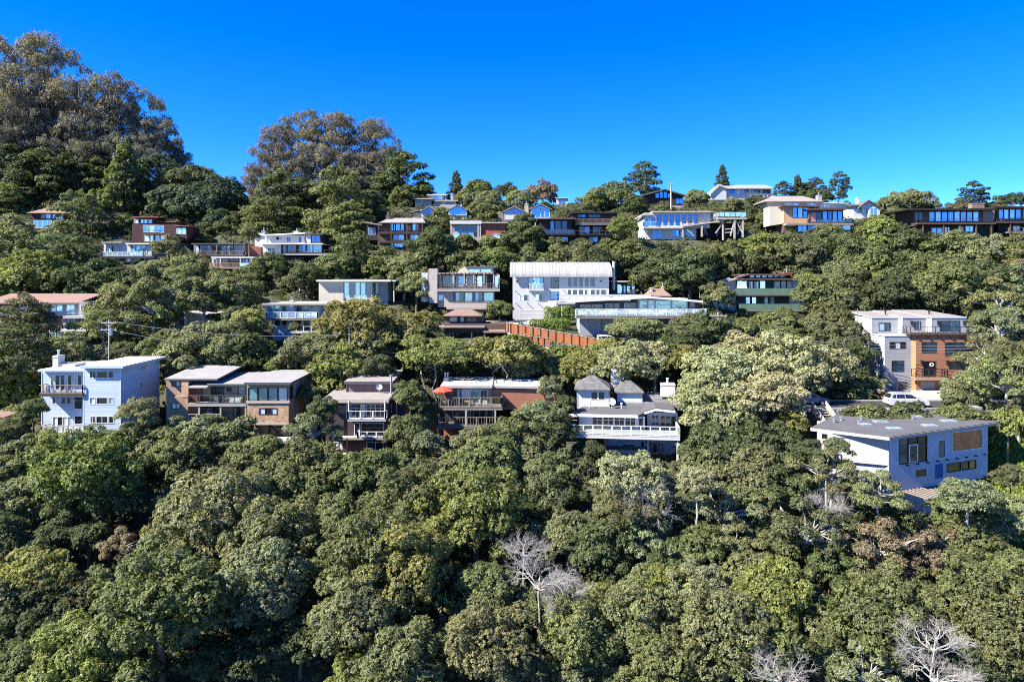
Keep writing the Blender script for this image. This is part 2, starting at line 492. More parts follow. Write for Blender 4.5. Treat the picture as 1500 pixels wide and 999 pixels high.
def terrain():
    ny, nx = ZZ.shape
    v = np.stack([XX, YY, ZZ], -1).reshape(-1, 3)
    idx = np.arange(nx * ny).reshape(ny, nx)
    q = np.stack([idx[:-1, :-1], idx[:-1, 1:], idx[1:, 1:], idx[1:, :-1]], -1).reshape(-1, 4)
    me = bpy.data.meshes.new('terrain')
    me.from_pydata(v.tolist(), [], q.tolist())
    me.polygons.foreach_set('use_smooth', [True] * len(me.polygons))
    m, nt, p = nmat('hillside_soil_and_grass')
    tc = N(nt, 'ShaderNodeTexCoord').outputs['Object']
    n1 = N(nt, 'ShaderNodeTexNoise'); n1.inputs['Scale'].default_value = 0.13; n1.inputs['Detail'].default_value = 8
    n2 = N(nt, 'ShaderNodeTexNoise'); n2.inputs['Scale'].default_value = 3.0; n2.inputs['Detail'].default_value = 6
    nt.links.new(tc, n1.inputs['Vector']); nt.links.new(tc, n2.inputs['Vector'])
    rp = N(nt, 'ShaderNodeValToRGB')
    rp.color_ramp.elements[0].position = 0.38; rp.color_ramp.elements[0].color = (0.030, 0.038, 0.016, 1)
    rp.color_ramp.elements[1].position = 0.66; rp.color_ramp.elements[1].color = (0.085, 0.075, 0.042, 1)
    nt.links.new(n1.outputs[0], rp.inputs[0])
    c = mixc(nt, mth(nt, 'MULTIPLY', n2.outputs[0], 0.7), rp.outputs[0], (0.02, 0.03, 0.012))
    nt.links.new(c, p.inputs['Base Color'])
    p.inputs['Roughness'].default_value = 0.95
    bp = N(nt, 'ShaderNodeBump'); bp.inputs['Strength'].default_value = 0.6; bp.inputs['Distance'].default_value = 0.3
    nt.links.new(n2.outputs[0], bp.inputs['Height']); nt.links.new(bp.outputs[0], p.inputs['Normal'])
    me.materials.append(m)
    o = bpy.data.objects.new('hillside_terrain', me)
    col.objects.link(o)
    tag(o, kind='structure')
terrain()

# ------------------------------------------------------------------ house kit (x and rows in photograph pixels on the front plane, depths in metres)
class House:
    def __init__(s, key, label, cat='house', name='house', group=None):
        s.key = key
        Y, a, b, yb, dep, rot = HS[key]
        s.Y, s.s, s.yb = Y, Y / F, yb
        s.cx = (a + b) / 2
        p = world_at(s.cx, yb, Y)
        s.root = empty(name, p, R(rot))
        tag(s.root, label, cat, group)
        s.k = 1 / math.cos(R(rot))
        s.M, s.d = None, 0.0

    def frame(s, px=None, d=0.0, rot=0.0):
        """following parts are built in a wing turned by rot about the point px, d"""
        if px is None:
            s.M, s.k, s.x_off = None, 1.0, None
            return
        s.M = Matrix.Translation(((px - s.cx) * s.s, d, 0)) @ Matrix.Rotation(R(rot), 4, 'Z')
        s.k = 1 / math.cos(R(rot))
        s.x_off = px

    def X(s, px):
        if s.M is not None:
            return (px - s.x_off) * s.s * s.k
        g = (s.Y + s.d) / s.Y
        return ((px - 750) * g - (s.cx - 750)) * s.s * s.k

    def Z(s, py):
        g = (s.Y + s.d) / s.Y if s.M is None else 1.0
        return ((HZ - py) * g - (HZ - s.yb)) * s.s

    def fin(s, mb, name, mat, parent=None):
        mats = [M[x] for x in mat] if isinstance(mat, (list, tuple)) else M[mat]
        return mb.build(name, mats, parent or s.root, s.M if parent is None else None)

    def B(s, name, xa, xb, yt, yb, d0, d1, mat, parent=None):
        s.d = d0
        return s.fin(MB().box(s.X(xa), s.X(xb), d0, d1, s.Z(yb), s.Z(yt)), name, mat, parent)

    def P(s, name, pts, d0, d1, mat, parent=None):
        s.d = d0
        return s.fin(MB().prism_y([(s.X(x), s.Z(y)) for x, y in pts], d0, d1), name, mat, parent)

    def T(s, name, pts, yt, yb, mat):
        s.d = min(p[1] for p in pts)
        return s.fin(MB().prism_z([(s.X(x), d) for x, d in pts], s.Z(yb), s.Z(yt)), name, mat)

    def bars(s, name, segs, mat, w=0.12, parent=None):
        mb = MB()
        for (x0, y0, d0), (x1, y1, d1) in segs:
            s.d = d0
            p = (s.X(x0), d0, s.Z(y0))
            s.d = d1
            mb.bar(p, (s.X(x1), d1, s.Z(y1)), w)
        return s.fin(mb, name, mat, parent)

    def post(s, x, yt, yb, d, mat, w=0.14):
        return s.bars('post', [((x, yb, d), (x, yt, d))], mat, w)

    def window(s, xa, xb, yt, yb, d, panes='dd', nh=1, frame='trim', fw=0.07, name='window', sill=False, parent=None):
        """frame with mullions; its panes (one letter of glass per column) are a sub-part"""
        s.d = d
        x0, x1, z0, z1 = s.X(xa), s.X(xb), s.Z(yb), s.Z(yt)
        n = len(panes)
        mb = MB()
        fw = min(fw, (x1 - x0) / n * 0.22, (z1 - z0) * 0.16)
        a, b = d - 0.035, d + 0.09
        mb.box(x0, x1, a, b, z1 - fw, z1).box(x0, x1, a - (0.05 if sill else 0), b, z0, z0 + fw)
        mb.box(x0, x0 + fw, a, b, z0 + fw, z1 - fw).box(x1 - fw, x1, a, b, z0 + fw, z1 - fw)
        mw = fw * 0.75
        for i in range(1, n):
            x = x0 + (x1 - x0) * i / n
            mb.box(x - mw / 2, x + mw / 2, a + 0.01, b - 0.01, z0 + fw, z1 - fw)
        for j in range(1, nh):
            z = z0 + (z1 - z0) * (1 - 0.30 if nh == 2 else j / nh)
            for i in range(n):
                xx0 = x0 + (x1 - x0) * i / n + (fw if i == 0 else mw / 2)
                xx1 = x0 + (x1 - x0) * (i + 1) / n - (fw if i == n - 1 else mw / 2)
                mb.box(xx0, xx1, a + 0.015, b - 0.015, z - mw / 2, z + mw / 2)
        w = s.fin(mb, name, frame, parent)
        g = MB()
        codes = []
        for i, c in enumerate(panes):
            if c not in codes:
                codes.append(c)
            xa_, xb_ = x0 + (x1 - x0) * i / n, x0 + (x1 - x0) * (i + 1) / n
            g.box(xa_ + (0.01 if i == 0 else 0.001), xb_ - (0.01 if i == n - 1 else 0.001), d + 0.05, d + 0.065, z0 + 0.01, z1 - 0.01, codes.index(c))
        g.build('pane', [M['g_' + c] for c in codes], w)
        return w

    def door(s, xa, xb, yt, yb, d, mat, ribs=3):
        """garage or plain door: panel with rails and a handle"""
        s.d = d
        x0, x1, z0, z1 = s.X(xa), s.X(xb), s.Z(yb), s.Z(yt)
        mb = MB().box(x0, x1, d + 0.04, d + 0.09, z0, z1)
        for i in range(ribs + 1):
            z = z0 + (z1 - z0) * i / (ribs + 1)
            mb.box(x0 + 0.05, x1 - 0.05, d + 0.015, d + 0.045, z + 0.06, z + (z1 - z0) / (ribs + 1) - 0.04)
        o = s.fin(mb, 'door', mat)
        MB().box(x1 - 0.25, x1 - 0.12, d - 0.03, d + 0.02, (z0 + z1) / 2 - 0.05, (z0 + z1) / 2 + 0.03).build('handle', M['greymetal'], o)
        return o

    def W(s, xa, xb, yt, yb, d0, d1, mat, wins=(), body=None, th=0.15, name='wall', inner='dark', side=None):
        """wall block: front skin with real openings, the body behind it, windows set in the openings.
        wins: (xa, xb, yt, yb, panes[, rows[, frame]])"""
        s.d = d0
        x0, x1, z0, z1 = s.X(xa), s.X(xb), s.Z(yb), s.Z(yt)
        op = []
        for w in wins:
            op.append((max(x0 + .02, s.X(w[0])), min(x1 - .02, s.X(w[1])), max(z0 + .02, s.Z(w[3])), min(z1 - .02, s.Z(w[2]))))
        mb = MB()
        if op:
            xs = sorted({x0, x1} | {o[0] for o in op} | {o[1] for o in op})
            zs = sorted({z0, z1} | {o[2] for o in op} | {o[3] for o in op})
            for i in range(len(xs) - 1):
                for j in range(len(zs) - 1):
                    mx, mz = (xs[i] + xs[i + 1]) / 2, (zs[j] + zs[j + 1]) / 2
                    if any(o[0] < mx < o[1] and o[2] < mz < o[3] for o in op):
                        continue
                    mb.add([(xs[i], d0, zs[j]), (xs[i + 1], d0, zs[j]), (xs[i + 1], d0, zs[j + 1]), (xs[i], d0, zs[j + 1])], [(0, 1, 2, 3)])
            for a, b, c, e in op:
                r = d0 + th
                mb.add([(a, d0, c), (b, d0, c), (b, d0, e), (a, d0, e), (a, r, c), (b, r, c), (b, r, e), (a, r, e)],
                       [(0, 4, 5, 1), (3, 2, 6, 7), (0, 3, 7, 4), (1, 5, 6, 2)])
                mb.add([(a, r, c), (b, r, c), (b, r, e), (a, r, e)], [(0, 1, 2, 3)], 1)
            # sides, top, bottom, back
            v = [(x0, d0, z0), (x1, d0, z0), (x1, d1, z0), (x0, d1, z0), (x0, d0, z1), (x1, d0, z1), (x1, d1, z1), (x0, d1, z1)]
            mb.add(v, [(0, 3, 2, 1), (4, 5, 6, 7), (2, 3, 7, 6)])
            mb.add(v, [(1, 2, 6, 5), (3, 0, 4, 7)], 2 if side else 0)
        else:
            mb.box(x0, x1, d0, d1, z0, z1)
        o = s.fin(mb, name, [mat, inner, side or mat])
        for w, q in zip(wins, op):
            s.window(w[0], w[1], w[2], w[3], d0, w[4], w[5] if len(w) > 5 else 1, w[6] if len(w) > 6 else 'trim')
        return o

    def R(s, xa, xb, y, th, d0, d1, mat, rise=0.0, side=0.0, fascia=None, name='roof'):
        """roof slab, front top edge at row y; rise from front to back and from left to right in metres; gravel top, fascia edge"""
        s.d = d0
        x0, x1, z = s.X(xa), s.X(xb), s.Z(y)
        v = []
        for dz in (-th, 0):
            v += [(x0, d0, z + dz), (x1, d0, z + dz + side), (x1, d1, z + dz + side + rise), (x0, d1, z + dz + rise)]
        mb = MB()
        mb.add(v, [(4, 5, 6, 7)], 0)
        mb.add(v, [(0, 3, 2, 1), (0, 1, 5, 4), (1, 2, 6, 5), (2, 3, 7, 6), (3, 0, 4, 7)], 1)
        return s.fin(mb, name, [mat, fascia or mat])

    def gable(s, xa, xb, ye, yp, d0, d1, mat, th=0.22, px=None, fascia=None, name='roof'):
        """two slopes meeting in a ridge that runs away from the camera"""
        s.d = d0
        xm = (xa + xb) / 2 if px is None else px
        a, b, c = (s.X(xa), s.Z(ye)), (s.X(xm), s.Z(yp)), (s.X(xb), s.Z(ye))
        mb = MB()
        mb.prism_y([a, b, (b[0], b[1] - th), (a[0], a[1] - th)], d0, d1)
        mb.prism_y([b, c, (c[0], c[1] - th), (b[0], b[1] - th)], d0, d1)
        return s.fin(mb, name, mat)

    def hip(s, xa, xb, ye, yp, d0, d1, mat, rid=0.3, th=0.15, name='roof'):
        s.d = d0
        x0, x1, z0 = s.X(xa), s.X(xb), s.Z(ye)
        s.d = (d0 + d1) / 2
        z1 = s.Z(yp)
        cx, cy, hw = (x0 + x1) / 2, (d0 + d1) / 2, (x1 - x0) * rid / 2
        v = [(x0, d0, z0 - th), (x1, d0, z0 - th), (x1, d1, z0 - th), (x0, d1, z0 - th),
             (x0, d0, z0), (x1, d0, z0), (x1, d1, z0), (x0, d1, z0), (cx - hw, cy, z1), (cx + hw, cy, z1)]
        f = [(0, 3, 2, 1), (0, 1, 5, 4), (1, 2, 6, 5), (2, 3, 7, 6), (3, 0, 4, 7), (4, 5, 9, 8), (6, 7, 8, 9)]
        f += [(5, 6, 9), (7, 4, 8)]
        return s.fin(MB().add(v, f), name, mat)

    def rail(s, xa, xb, yt, yb, d, n=6, mat='trim', fill=None, bars=0, ret=0.0, pw=0.09, retl=None, fillmat=None):
        """balcony railing: posts, top and bottom rail, optional pickets or infill panels, returns of ret metres at the ends"""
        s.d = d
        x0, x1, z0, z1 = s.X(xa), s.X(xb), s.Z(yb), s.Z(yt)
        mb, pn = MB(), MB()
        runs = [((x0, d), (x1, d), n)]
        if ret:
            m = max(1, int(n * ret / max(1.0, (x1 - x0)) + 0.5))
            runs.append(((x1, d), (x1, d + ret), m))
            runs.append(((x0, d), (x0, d + (retl if retl is not None else ret)), m))
        for (a, b), (c, e), k in runs:
            A, C_ = Vector((a, b, 0)), Vector((c, e, 0))
            for i in range(k + 1):
                q = A.lerp(C_, i / k)
                mb.box(q.x - pw / 2, q.x + pw / 2, q.y - pw / 2, q.y + pw / 2, z0, z1 - 0.03)
            up = Vector((0, 0, 1))
            mb.bar(A + up * (z1 - 0.03), C_ + up * (z1 - 0.03), 0.1, 0.06)
            mb.bar(A + up * (z0 + 0.09), C_ + up * (z0 + 0.09), 0.06, 0.06)
            if bars:
                L = (C_ - A).length
                for i in range(1, int(L / bars)):
                    q = A.lerp(C_, i * bars / L)
                    mb.box(q.x - .02, q.x + .02, q.y - .02, q.y + .02, z0 + 0.1, z1 - 0.05)
            if fill:
                pn.bar(A + up * (z0 * .5 + z1 * .5 + 0.03), C_ + up * (z0 * .5 + z1 * .5 + 0.03), 0.025, (z1 - z0) - 0.28)
        o = s.fin(mb, 'railing', mat)
        if fill:
            pn.build('railing_panel', M[fill], o)
        return o

    def deck(s, xa, xb, y, d0, d1, mat, th=0.28, name='deck'):
        s.d = d0
        x0, x1, z = s.X(xa), s.X(xb), s.Z(y)
        mb = MB().box(x0, x1, d0, d1, z - 0.09, z)
        mb.box(x0, x1, d0 + 0.03, d0 + 0.1, z - th, z - 0.09).box(x0 + 0.02, x0 + 0.1, d0 + 0.1, d1 - .01, z - th, z - 0.09)
        mb.box(x1 - 0.1, x1 - 0.02, d0 + 0.1, d1 - .01, z - th, z - 0.09)
        k = int((x1 - x0) / 1.1)
        for i in range(1, k):
            x = x0 + (x1 - x0) * i / k
            mb.box(x - 0.04, x + 0.04, d0 + 0.1, d1 - .01, z - th + 0.03, z - 0.09)
        return s.fin(mb, name, mat)

    def chim(s, xa, xb, yt, yb, d0, d1, mat, pots=1, potmat='greymetal'):
        s.d = d0
        x0, x1, z0, z1 = s.X(xa), s.X(xb), s.Z(yb), s.Z(yt)
        o = s.fin(MB().box(x0, x1, d0, d1, z0, z1).box(x0 - .05, x1 + .05, d0 - .05, d1 + .05, z1 - 0.22, z1 - 0.1), 'chimney', mat)
        for i in range(pots):
            x, y = x0 + (x1 - x0) * (i + 0.5) / pots, (d0 + d1) / 2
            MB().tube([(x, y, z1 - 0.02), (x, y, z1 + 0.55)], 0.12, 8).tube([(x, y, z1 + 0.55), (x, y, z1 + 0.68)], 0.19, 8).build('flue', M[potmat], o)
        return o

    def vent(s, x, y, d, h=0.5, r=0.1, mat='greymetal'):
        s.d = d
        z = s.Z(y)
        q = s.X(x)
        return s.fin(MB().tube([(q, d, z - 0.25), (q, d, z + h)], r, 8).tube([(q, d, z + h), (q, d, z + h + 0.12)], r * 1.7, 8), 'roof_vent', mat)

    def skylight(s, xa, xb, y, d0, d1):
        s.d = d0
        x0, x1, z = s.X(xa), s.X(xb), s.Z(y)
        o = s.fin(MB().box(x0, x1, d0, d1, z - 0.15, z + 0.12), 'skylight', 'greymetal')
        MB().box(x0 + .06, x1 - .06, d0 + .06, d1 - .06, z + 0.121, z + 0.15).build('pane', M['g_w'], o)

    def xbrace(s, xa, xb, yt, yb, d, mat, w=0.12):
        s.bars('brace', [((xa, yb, d), (xb, yt, d))], mat, w)
        s.bars('brace', [((xa, yt, d + 0.14), (xb, yb, d + 0.14))], mat, w)

    def dish(s, x, y, d, r=0.45, mat='trim'):
        s.d = d
        mb = MB()
        c = Vector((s.X(x), d, s.Z(y)))
        ax = Vector((0.35, -0.75, 0.55)).normalized()
        u = ax.orthogonal().normalized(); w = ax.cross(u)
        n, v, f = 14, [], []
        for k, (rr, off) in enumerate(((0.02, 0.0), (r * 0.6, 0.05), (r, 0.15), (r, 0.17), (0.02, 0.03))):
            v += [c + ax * (off - (0.04 if k >= 3 else 0)) + (u * math.cos(6.2832 * i / n) + w * math.sin(6.2832 * i / n)) * rr for i in range(n)]
        for k in range(4):
            f += [(k * n + i, k * n + (i + 1) % n, (k + 1) * n + (i + 1) % n, (k + 1) * n + i) for i in range(n)]
        mb.add(v, f)
        mb.bar(c - ax * 0.02, c + Vector((0, 0.3, -0.8)), 0.06)
        mb.bar(c + Vector((0, 0, -r * .8)), c + ax * 0.5, 0.03)
        return s.fin(mb, 'satellite_dish', mat)
# ------------------------------------------------------------------ houses
def found(h, xa, xb, d0=0.25, d1=6, mat='concrete', drop=2.8):
    h.d = d0
    x0, x1 = h.X(xa) + .05, h.X(xb) - .05
    h.fin(MB().box(x0, x1, d0, d1, -drop, -0.002), 'foundation', mat)

HT = {}
# --- lower row
def h_blue():
    h = House('blue', 'tall pale blue house with white roof, two balconies and blue shaded side wall')
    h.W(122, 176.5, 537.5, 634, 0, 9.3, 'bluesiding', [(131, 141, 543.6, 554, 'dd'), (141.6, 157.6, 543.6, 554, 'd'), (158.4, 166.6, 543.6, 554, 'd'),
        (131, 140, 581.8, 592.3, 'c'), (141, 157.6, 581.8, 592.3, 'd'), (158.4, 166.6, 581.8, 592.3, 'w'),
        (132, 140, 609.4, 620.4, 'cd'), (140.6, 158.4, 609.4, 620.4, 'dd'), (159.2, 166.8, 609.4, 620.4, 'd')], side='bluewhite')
    found(h, 122, 176.5, 0.2, 9)
    h.B('corner_board', 175.9, 176.8, 538, 634, -0.03, 0.12, 'trim')
    h.B('corner_board', 121.6, 122.6, 545, 634, -0.03, 0.12, 'trim')
    h.R(117, 180, 536.6, 0.26, -0.7, 9.8, 'roofwhite', rise=0.15, fascia='bluewhite')
    h.W(61, 121.8, 545, 656, 1.3, 8.8, 'bluesiding', [(74, 88, 549, 571, 'wd'), (88.8, 110, 549, 572.5, 'dcdc'), (113.4, 120.4, 549, 565, 'd'),
        (76.3, 82, 581.7, 592, 'd'), (82.6, 97, 581.7, 592, 'cd'), (97.6, 104, 581.7, 592, 'd'), (108.3, 121, 581, 599, 'd', 2),
        (76.8, 106.6, 610, 624, 'cdcw'), (108.6, 121, 609, 622, 'd')])
    h.R(55, 121.4, 541.6, 0.26, 0.3, 9.0, 'roofwhite', rise=0.1, fascia='bluewhite')
    h.B('corner_board', 60.6, 61.6, 546, 656, 1.25, 1.45, 'trim')
    h.deck(57, 121.5, 576.8, -0.25, 1.29, 'brownwood', th=0.35)
    h.rail(57.4, 121, 564, 576.6, -0.2, 6, 'greywood', ret=1.4)
    h.deck(60, 124, 635.2, -0.5, 1.29, 'white', th=0.4)
    h.rail(60.4, 123.6, 623.5, 635, -0.45, 8, 'palewood', bars=0.16, ret=1.6)
    for x in (61, 72, 122):
        h.post(x, 637, 660, -0.3, 'white', 0.16)
    h.B('roof_parapet', 86, 110, 533.4, 541, 3.2, 5.4, 'white')
    h.chim(77, 85, 521, 540.5, 3.0, 4.3, 'white', pots=1, potmat='trim')
    for x, d in ((92, 4), (95, 4.5), (100, 6), (118, 5)):
        h.vent(x, 536, d, 0.4, 0.07)
    h.B('roof_curb', 128, 158, 531.5, 536, 4.0, 7.0, 'roofwhite')
    # narrow windows on the blue side wall
    h.d = 0
    x = h.X(176.5)
    for y0, y1, z0, z1 in ((4.6, 4.95, 551, 541.5), (5.2, 5.5, 551, 541.5), (6.9, 7.2, 548, 541.5), (4.4, 4.9, 575, 568)):
        a, b = h.Z(z0), h.Z(z1)
        w = MB().box(x - .05, x + .06, y0, y0 + .06, a, b).box(x - .05, x + .06, y1 - .06, y1, a, b).box(x - .05, x + .06, y0 + .06, y1 - .06, b - .06, b).box(x - .05, x + .06, y0 + .06, y1 - .06, a, a + .06).build('window', M['trim'], h.root)
        MB().box(x - .02, x + .02, y0 + .05, y1 - .05, a + .05, b - .05).build('pane', M['g_d'], w)
    return h

def h_edge():
    h = House('edge', 'dark brown house at the left edge, its corner seen beside tall leafy shrubs')
    h.W(-78, -22, 622, 655, 0, 6, 'brownwood', [(-38, -28, 628, 640, 'd')])
    h.R(-80, -20, 619, 0.3, -0.4, 6.5, 'roofbrown', rise=0.3)
    h.rail(-76, -23, 640, 650, -0.6, 6, 'greywood', ret=0.6)
    h.deck(-77, -22, 650.3, -0.7, -0.01, 'greywood')
    found(h, -78, -22)

def h_tan():
    h = House('tan', 'low tan house with shingled walls, long deck and four tall teal windows')
    h.W(361.7, 422.7, 561.5, 590.6, 0, 9.5, 'tan', [(363, 377.4, 567.5, 587, 't', 1, 'blackmetal'), (378, 392.4, 567.5, 587, 't', 1, 'blackmetal'),
        (393, 406.6, 567.5, 587, 't', 1, 'blackmetal'), (407.2, 421, 567.5, 587, 'w', 1, 'blackmetal')])
    h.B('ledge', 360.5, 424, 587.6, 590.6, -0.14, -0.003, 'beige')
    h.W(361.7, 422.7, 590.65, 621, 0.02, 9.4, 'tanshingle', [(379.5, 406, 597.4, 607.3, 'cdc', 1, 'blackmetal')], side='tan')
    h.B('sill_board', 361, 423.4, 619, 622.3, -0.06, 0.015, 'beige')
    h.R(357, 426, 560.2, 0.3, -0.8, 10.2, 'roofgrey', rise=0.25, fascia='darkgrey')
    h.d = 0
    x = h.X(422.7)
    for y0, y1, z0, z1 in ((0.5, 1.7, 586, 566), (4.6, 5.0, 569, 562.5)):
        a, b = h.Z(z0), h.Z(z1)
        w = MB().box(x - .05, x + .06, y0, y0 + .08, a, b).box(x - .05, x + .06, y1 - .08, y1, a, b).box(x - .05, x + .06, y0 + .08, y1 - .08, b - .08, b).box(x - .05, x + .06, y0 + .08, y1 - .08, a, a + .08).build('window', M['blackmetal'], h.root)
        MB().box(x - .02, x + .02, y0 + .07, y1 - .07, a + .07, b - .07).build('pane', M['g_n'], w)
    h.chim(445, 459, 546, 572, 7.6, 9.0, 'tan', pots=1)
    # underpinning with cross braces
    h.W(372, 421, 622.4, 646, 1.2, 7, 'tan', [(404, 414, 624, 627, 'd', 1, 'tan')])
    h.xbrace(396, 420, 622.6, 645, 1.0, 'blackmetal', 0.14)
    h.bars('brace', [((374, 622.6, 1.0), (395, 645, 1.0)), ((395.6, 622.6, 1.05), (395.6, 645, 1.05))], 'blackmetal', 0.14)
    h.deck(392, 428, 645.5, -1.5, 1.19, 'white', 0.3, name='landing')
    # middle block
    h.W(277, 361.6, 563, 592, 2.0, 9, 'tan', [(308.8, 328.5, 566, 580, 'ddn', 1, 'blackmetal'), (332, 339, 567, 573.2, 'd', 1, 'blackmetal'), (348.5, 359.5, 566, 578, 'w', 1, 'blackmetal')])
    h.R(303, 360.5, 562.4, 0.25, 0.8, 9.5, 'roofgrey', rise=0.5, fascia='darkgrey')
    h.R(276, 303.5, 566.5, 0.16, 0.4, 5, 'palewood', rise=0.5)
    h.B('wall', 277, 295, 568, 591, 1.7, 1.99, 'redside')
    h.deck(275, 360.5, 591.2, 0.1, 1.99, 'palewood', 0.35)
    h.rail(275.6, 360, 578.8, 590.8, 0.15, 5, 'darkgrey', fill='g_h', retl=1.7, ret=0.0)
    h.W(277, 361.5, 592.1, 648, 2.2, 9, 'tanshingle', [(291.7, 322, 594, 607, 'dnd', 1, 'blackmetal'), (341, 352.2, 596.5, 609.5, 'td', 1, 'blackmetal')])
    for x in (292, 323.4, 360):
        h.post(x, 593, 616, 0.3, 'palewood', 0.18)
    h.rail(276, 323, 606.5, 612.5, 0.4, 4, 'palewood')
    h.deck(275, 325, 612.7, 0.3, 2.19, 'palewood', 0.3)
    found(h, 277, 361, 2.4, 8, 'tan')
    # left wing
    h.W(243.6, 275.5, 553.5, 581, 1.6, 8, 'tan', [(251, 264.4, 558.4, 566, 'dc', 1, 'blackmetal')])
    h.W(243.6, 275.2, 581.1, 648, 1.0, 8, 'tan', [(251, 264.4, 590.4, 599.2, 'cc', 1, 'blackmetal')])
    h.R(240, 318, 555.0, 0.22, 0.8, 9.4, 'roofgrey', rise=0.75, fascia='darkgrey')
    h.W(265.8, 275.8, 560, 582, 0.75, 0.99, 'brick')
    h.P('gable_board', [(258, 572), (276, 582), (276, 592), (274, 592)], 0.8, 0.95, 'brick')
    found(h, 243.6, 275, 1.2, 7, 'tan')
    for x, d in ((384, 5), (398, 4)):
        h.vent(x, 556, d, 0.3, 0.08)
    return h

def h_dark():
    h = House('dark', 'dark brown three-storey house with mauve upper storey and white railed balcony')
    h.W(477, 566.5, 586.5, 667.5, 0, 8, 'brownsiding', [(507.4, 535, 591.8, 613, 'dndc', 2), (536, 564, 591.8, 613, 'dndd', 2),
        (519, 527, 619.4, 640, 'n'), (528.6, 562.6, 619.4, 638, 'd'), (537, 562.6, 647.2, 665.4, 'nn'),
        (488, 497, 590, 598, 'd', 1, 'brownsiding'), (489, 501.6, 647, 658.5, 'cc')])
    h.B('siding_panel', 494, 506.6, 594, 605, -0.05, -0.004, 'mauve')
    h.R(471, 569, 585.2, 0.42, -1.0, 6.0, 'rooftan', rise=0.35, fascia='beige')
    h.W(507, 573, 560, 580, 3.6, 9.6, 'mauve', [], side='brownsiding')
    h.R(504, 575.5, 558.8, 0.34, 3.0, 11.2, 'rooftan', rise=0.5, fascia='darkgrey')
    h.B('corner_board', 506.8, 508.2, 560.5, 580, 3.5, 3.7, 'darkgrey')
    h.W(566.6, 594, 584, 640, 2.8, 8.5, 'brownsiding', [(570, 574, 592, 604, 'd')])
    h.R(566, 597, 581.4, 0.3, 2.0, 8.8, 'rooftan', rise=0.2, fascia='beige')
    h.deck(509, 565, 613.6, -1.1, -0.01, 'white', 0.3)
    h.rail(509.6, 564.6, 602, 613.4, -1.05, 3, 'trim', ret=1.0, pw=0.16)
    for x in (510.6, 563.6, 476):
        h.post(x, 587, 613, -1.0, 'trim', 0.14)
    h.deck(486, 565.5, 641, -1.1, -0.01, 'palewood', 0.28)
    h.rail(524, 565, 632, 640.8, -1.05, 3, 'trim', pw=0.16, ret=1.0)
    h.deck(486, 590, 667.4, -1.6, -0.01, 'palewood', 0.3)
    h.post(508.5, 642, 668, -1.0, 'blackmetal', 0.16)
    h.post(581, 587, 668, 1.8, 'beige', 0.12)
    h.dish(555, 567.5, 2.6, 0.42)
    h.vent(573, 580, 2.6, 2.6, 0.14)
    h.B('chimney_box', 590, 599, 566, 580, 6, 7, 'grey')
    found(h, 477, 566, 0.2, 7, 'brownsiding')

def h_deck():
    h = House('deck', 'red wood-sided house under a flat pale roof with weathered two-storey deck')
    h.W(650, 719.6, 566.4, 597, 1.4, 8, 'greywood', [(664.5, 674.5, 570, 583, 'dc', 1, 'blackmetal'), (676, 702.5, 570, 583.5, 'ct'), (703.4, 714, 570.5, 590, 'dd')])
    h.B('siding_panel', 650, 663.5, 569, 593, 1.3, 1.395, 'redwood')
    h.W(719.7, 815, 566.4, 600, 2.0, 8, 'redwood')
    h.B('fascia_board', 719, 816, 566.8, 570, 1.85, 1.99, 'blackbrown')
    h.R(645, 721, 565.0, 0.3, 0.5, 8.6, 'roofpale', rise=0.1, fascia='palewood')
    h.R(718, 817, 564.7, 0.3, 1.72, 8.5, 'roofpale', rise=0.1, side=-0.2, fascia='palewood')
    h.W(652, 724, 597.1, 624, 1.6, 8, 'brownwood', [(663, 690, 598.6, 610.4, 'nnt'), (693, 712, 599.6, 611.4, 'dn'), (713, 722, 599.6, 611.4, 'd')])
    h.W(650, 724, 624.1, 644, 1.6, 7, 'redwood', [(669, 684, 627, 640, 'dd', 1, 'brownwood')])
    for y, top in ((596.2, 582), (623.6, 611)):
        h.deck(640, 736 if y < 600 else 728, y, -1.0, 1.39 if y < 600 else 1.59, 'greywood', 0.4)
        h.rail(641, 735 if y < 600 else 727, top, y - .3, -0.9, 6, 'greywood', fill='g_h', bars=0.35, ret=2.0, pw=0.13)
    for x in (641.4, 682.6, 725.5):
        h.post(x, 597.5, 642, -0.85, 'palewood', 0.2)
    h.bars('brace', [((648, 597, -0.5), (657, 618, 0.9))], 'palewood', 0.16)
    h.chim(650, 657, 553.5, 563, 4.5, 5.3, 'greymetal', pots=2)
    for x, d in ((698, 3), (722, 3.5), (727, 4), (776, 3), (738, 5)):
        h.vent(x, 562, d, 0.35, 0.1)
    h.bars('awning', [((701, 567.6, 0.6), (716, 567.6, 0.6)), ((701, 568.6, 1.0), (716, 568.6, 1.0))], 'palewood', 0.1)
    h.bars('stair', [((735, 584, 0.3), (742, 592, 1.9)), ((735, 588, 0.3), (742, 596, 1.9))], 'brownwood', 0.12)
    found(h, 650, 812, 2.1, 7, 'redwood')
    return h

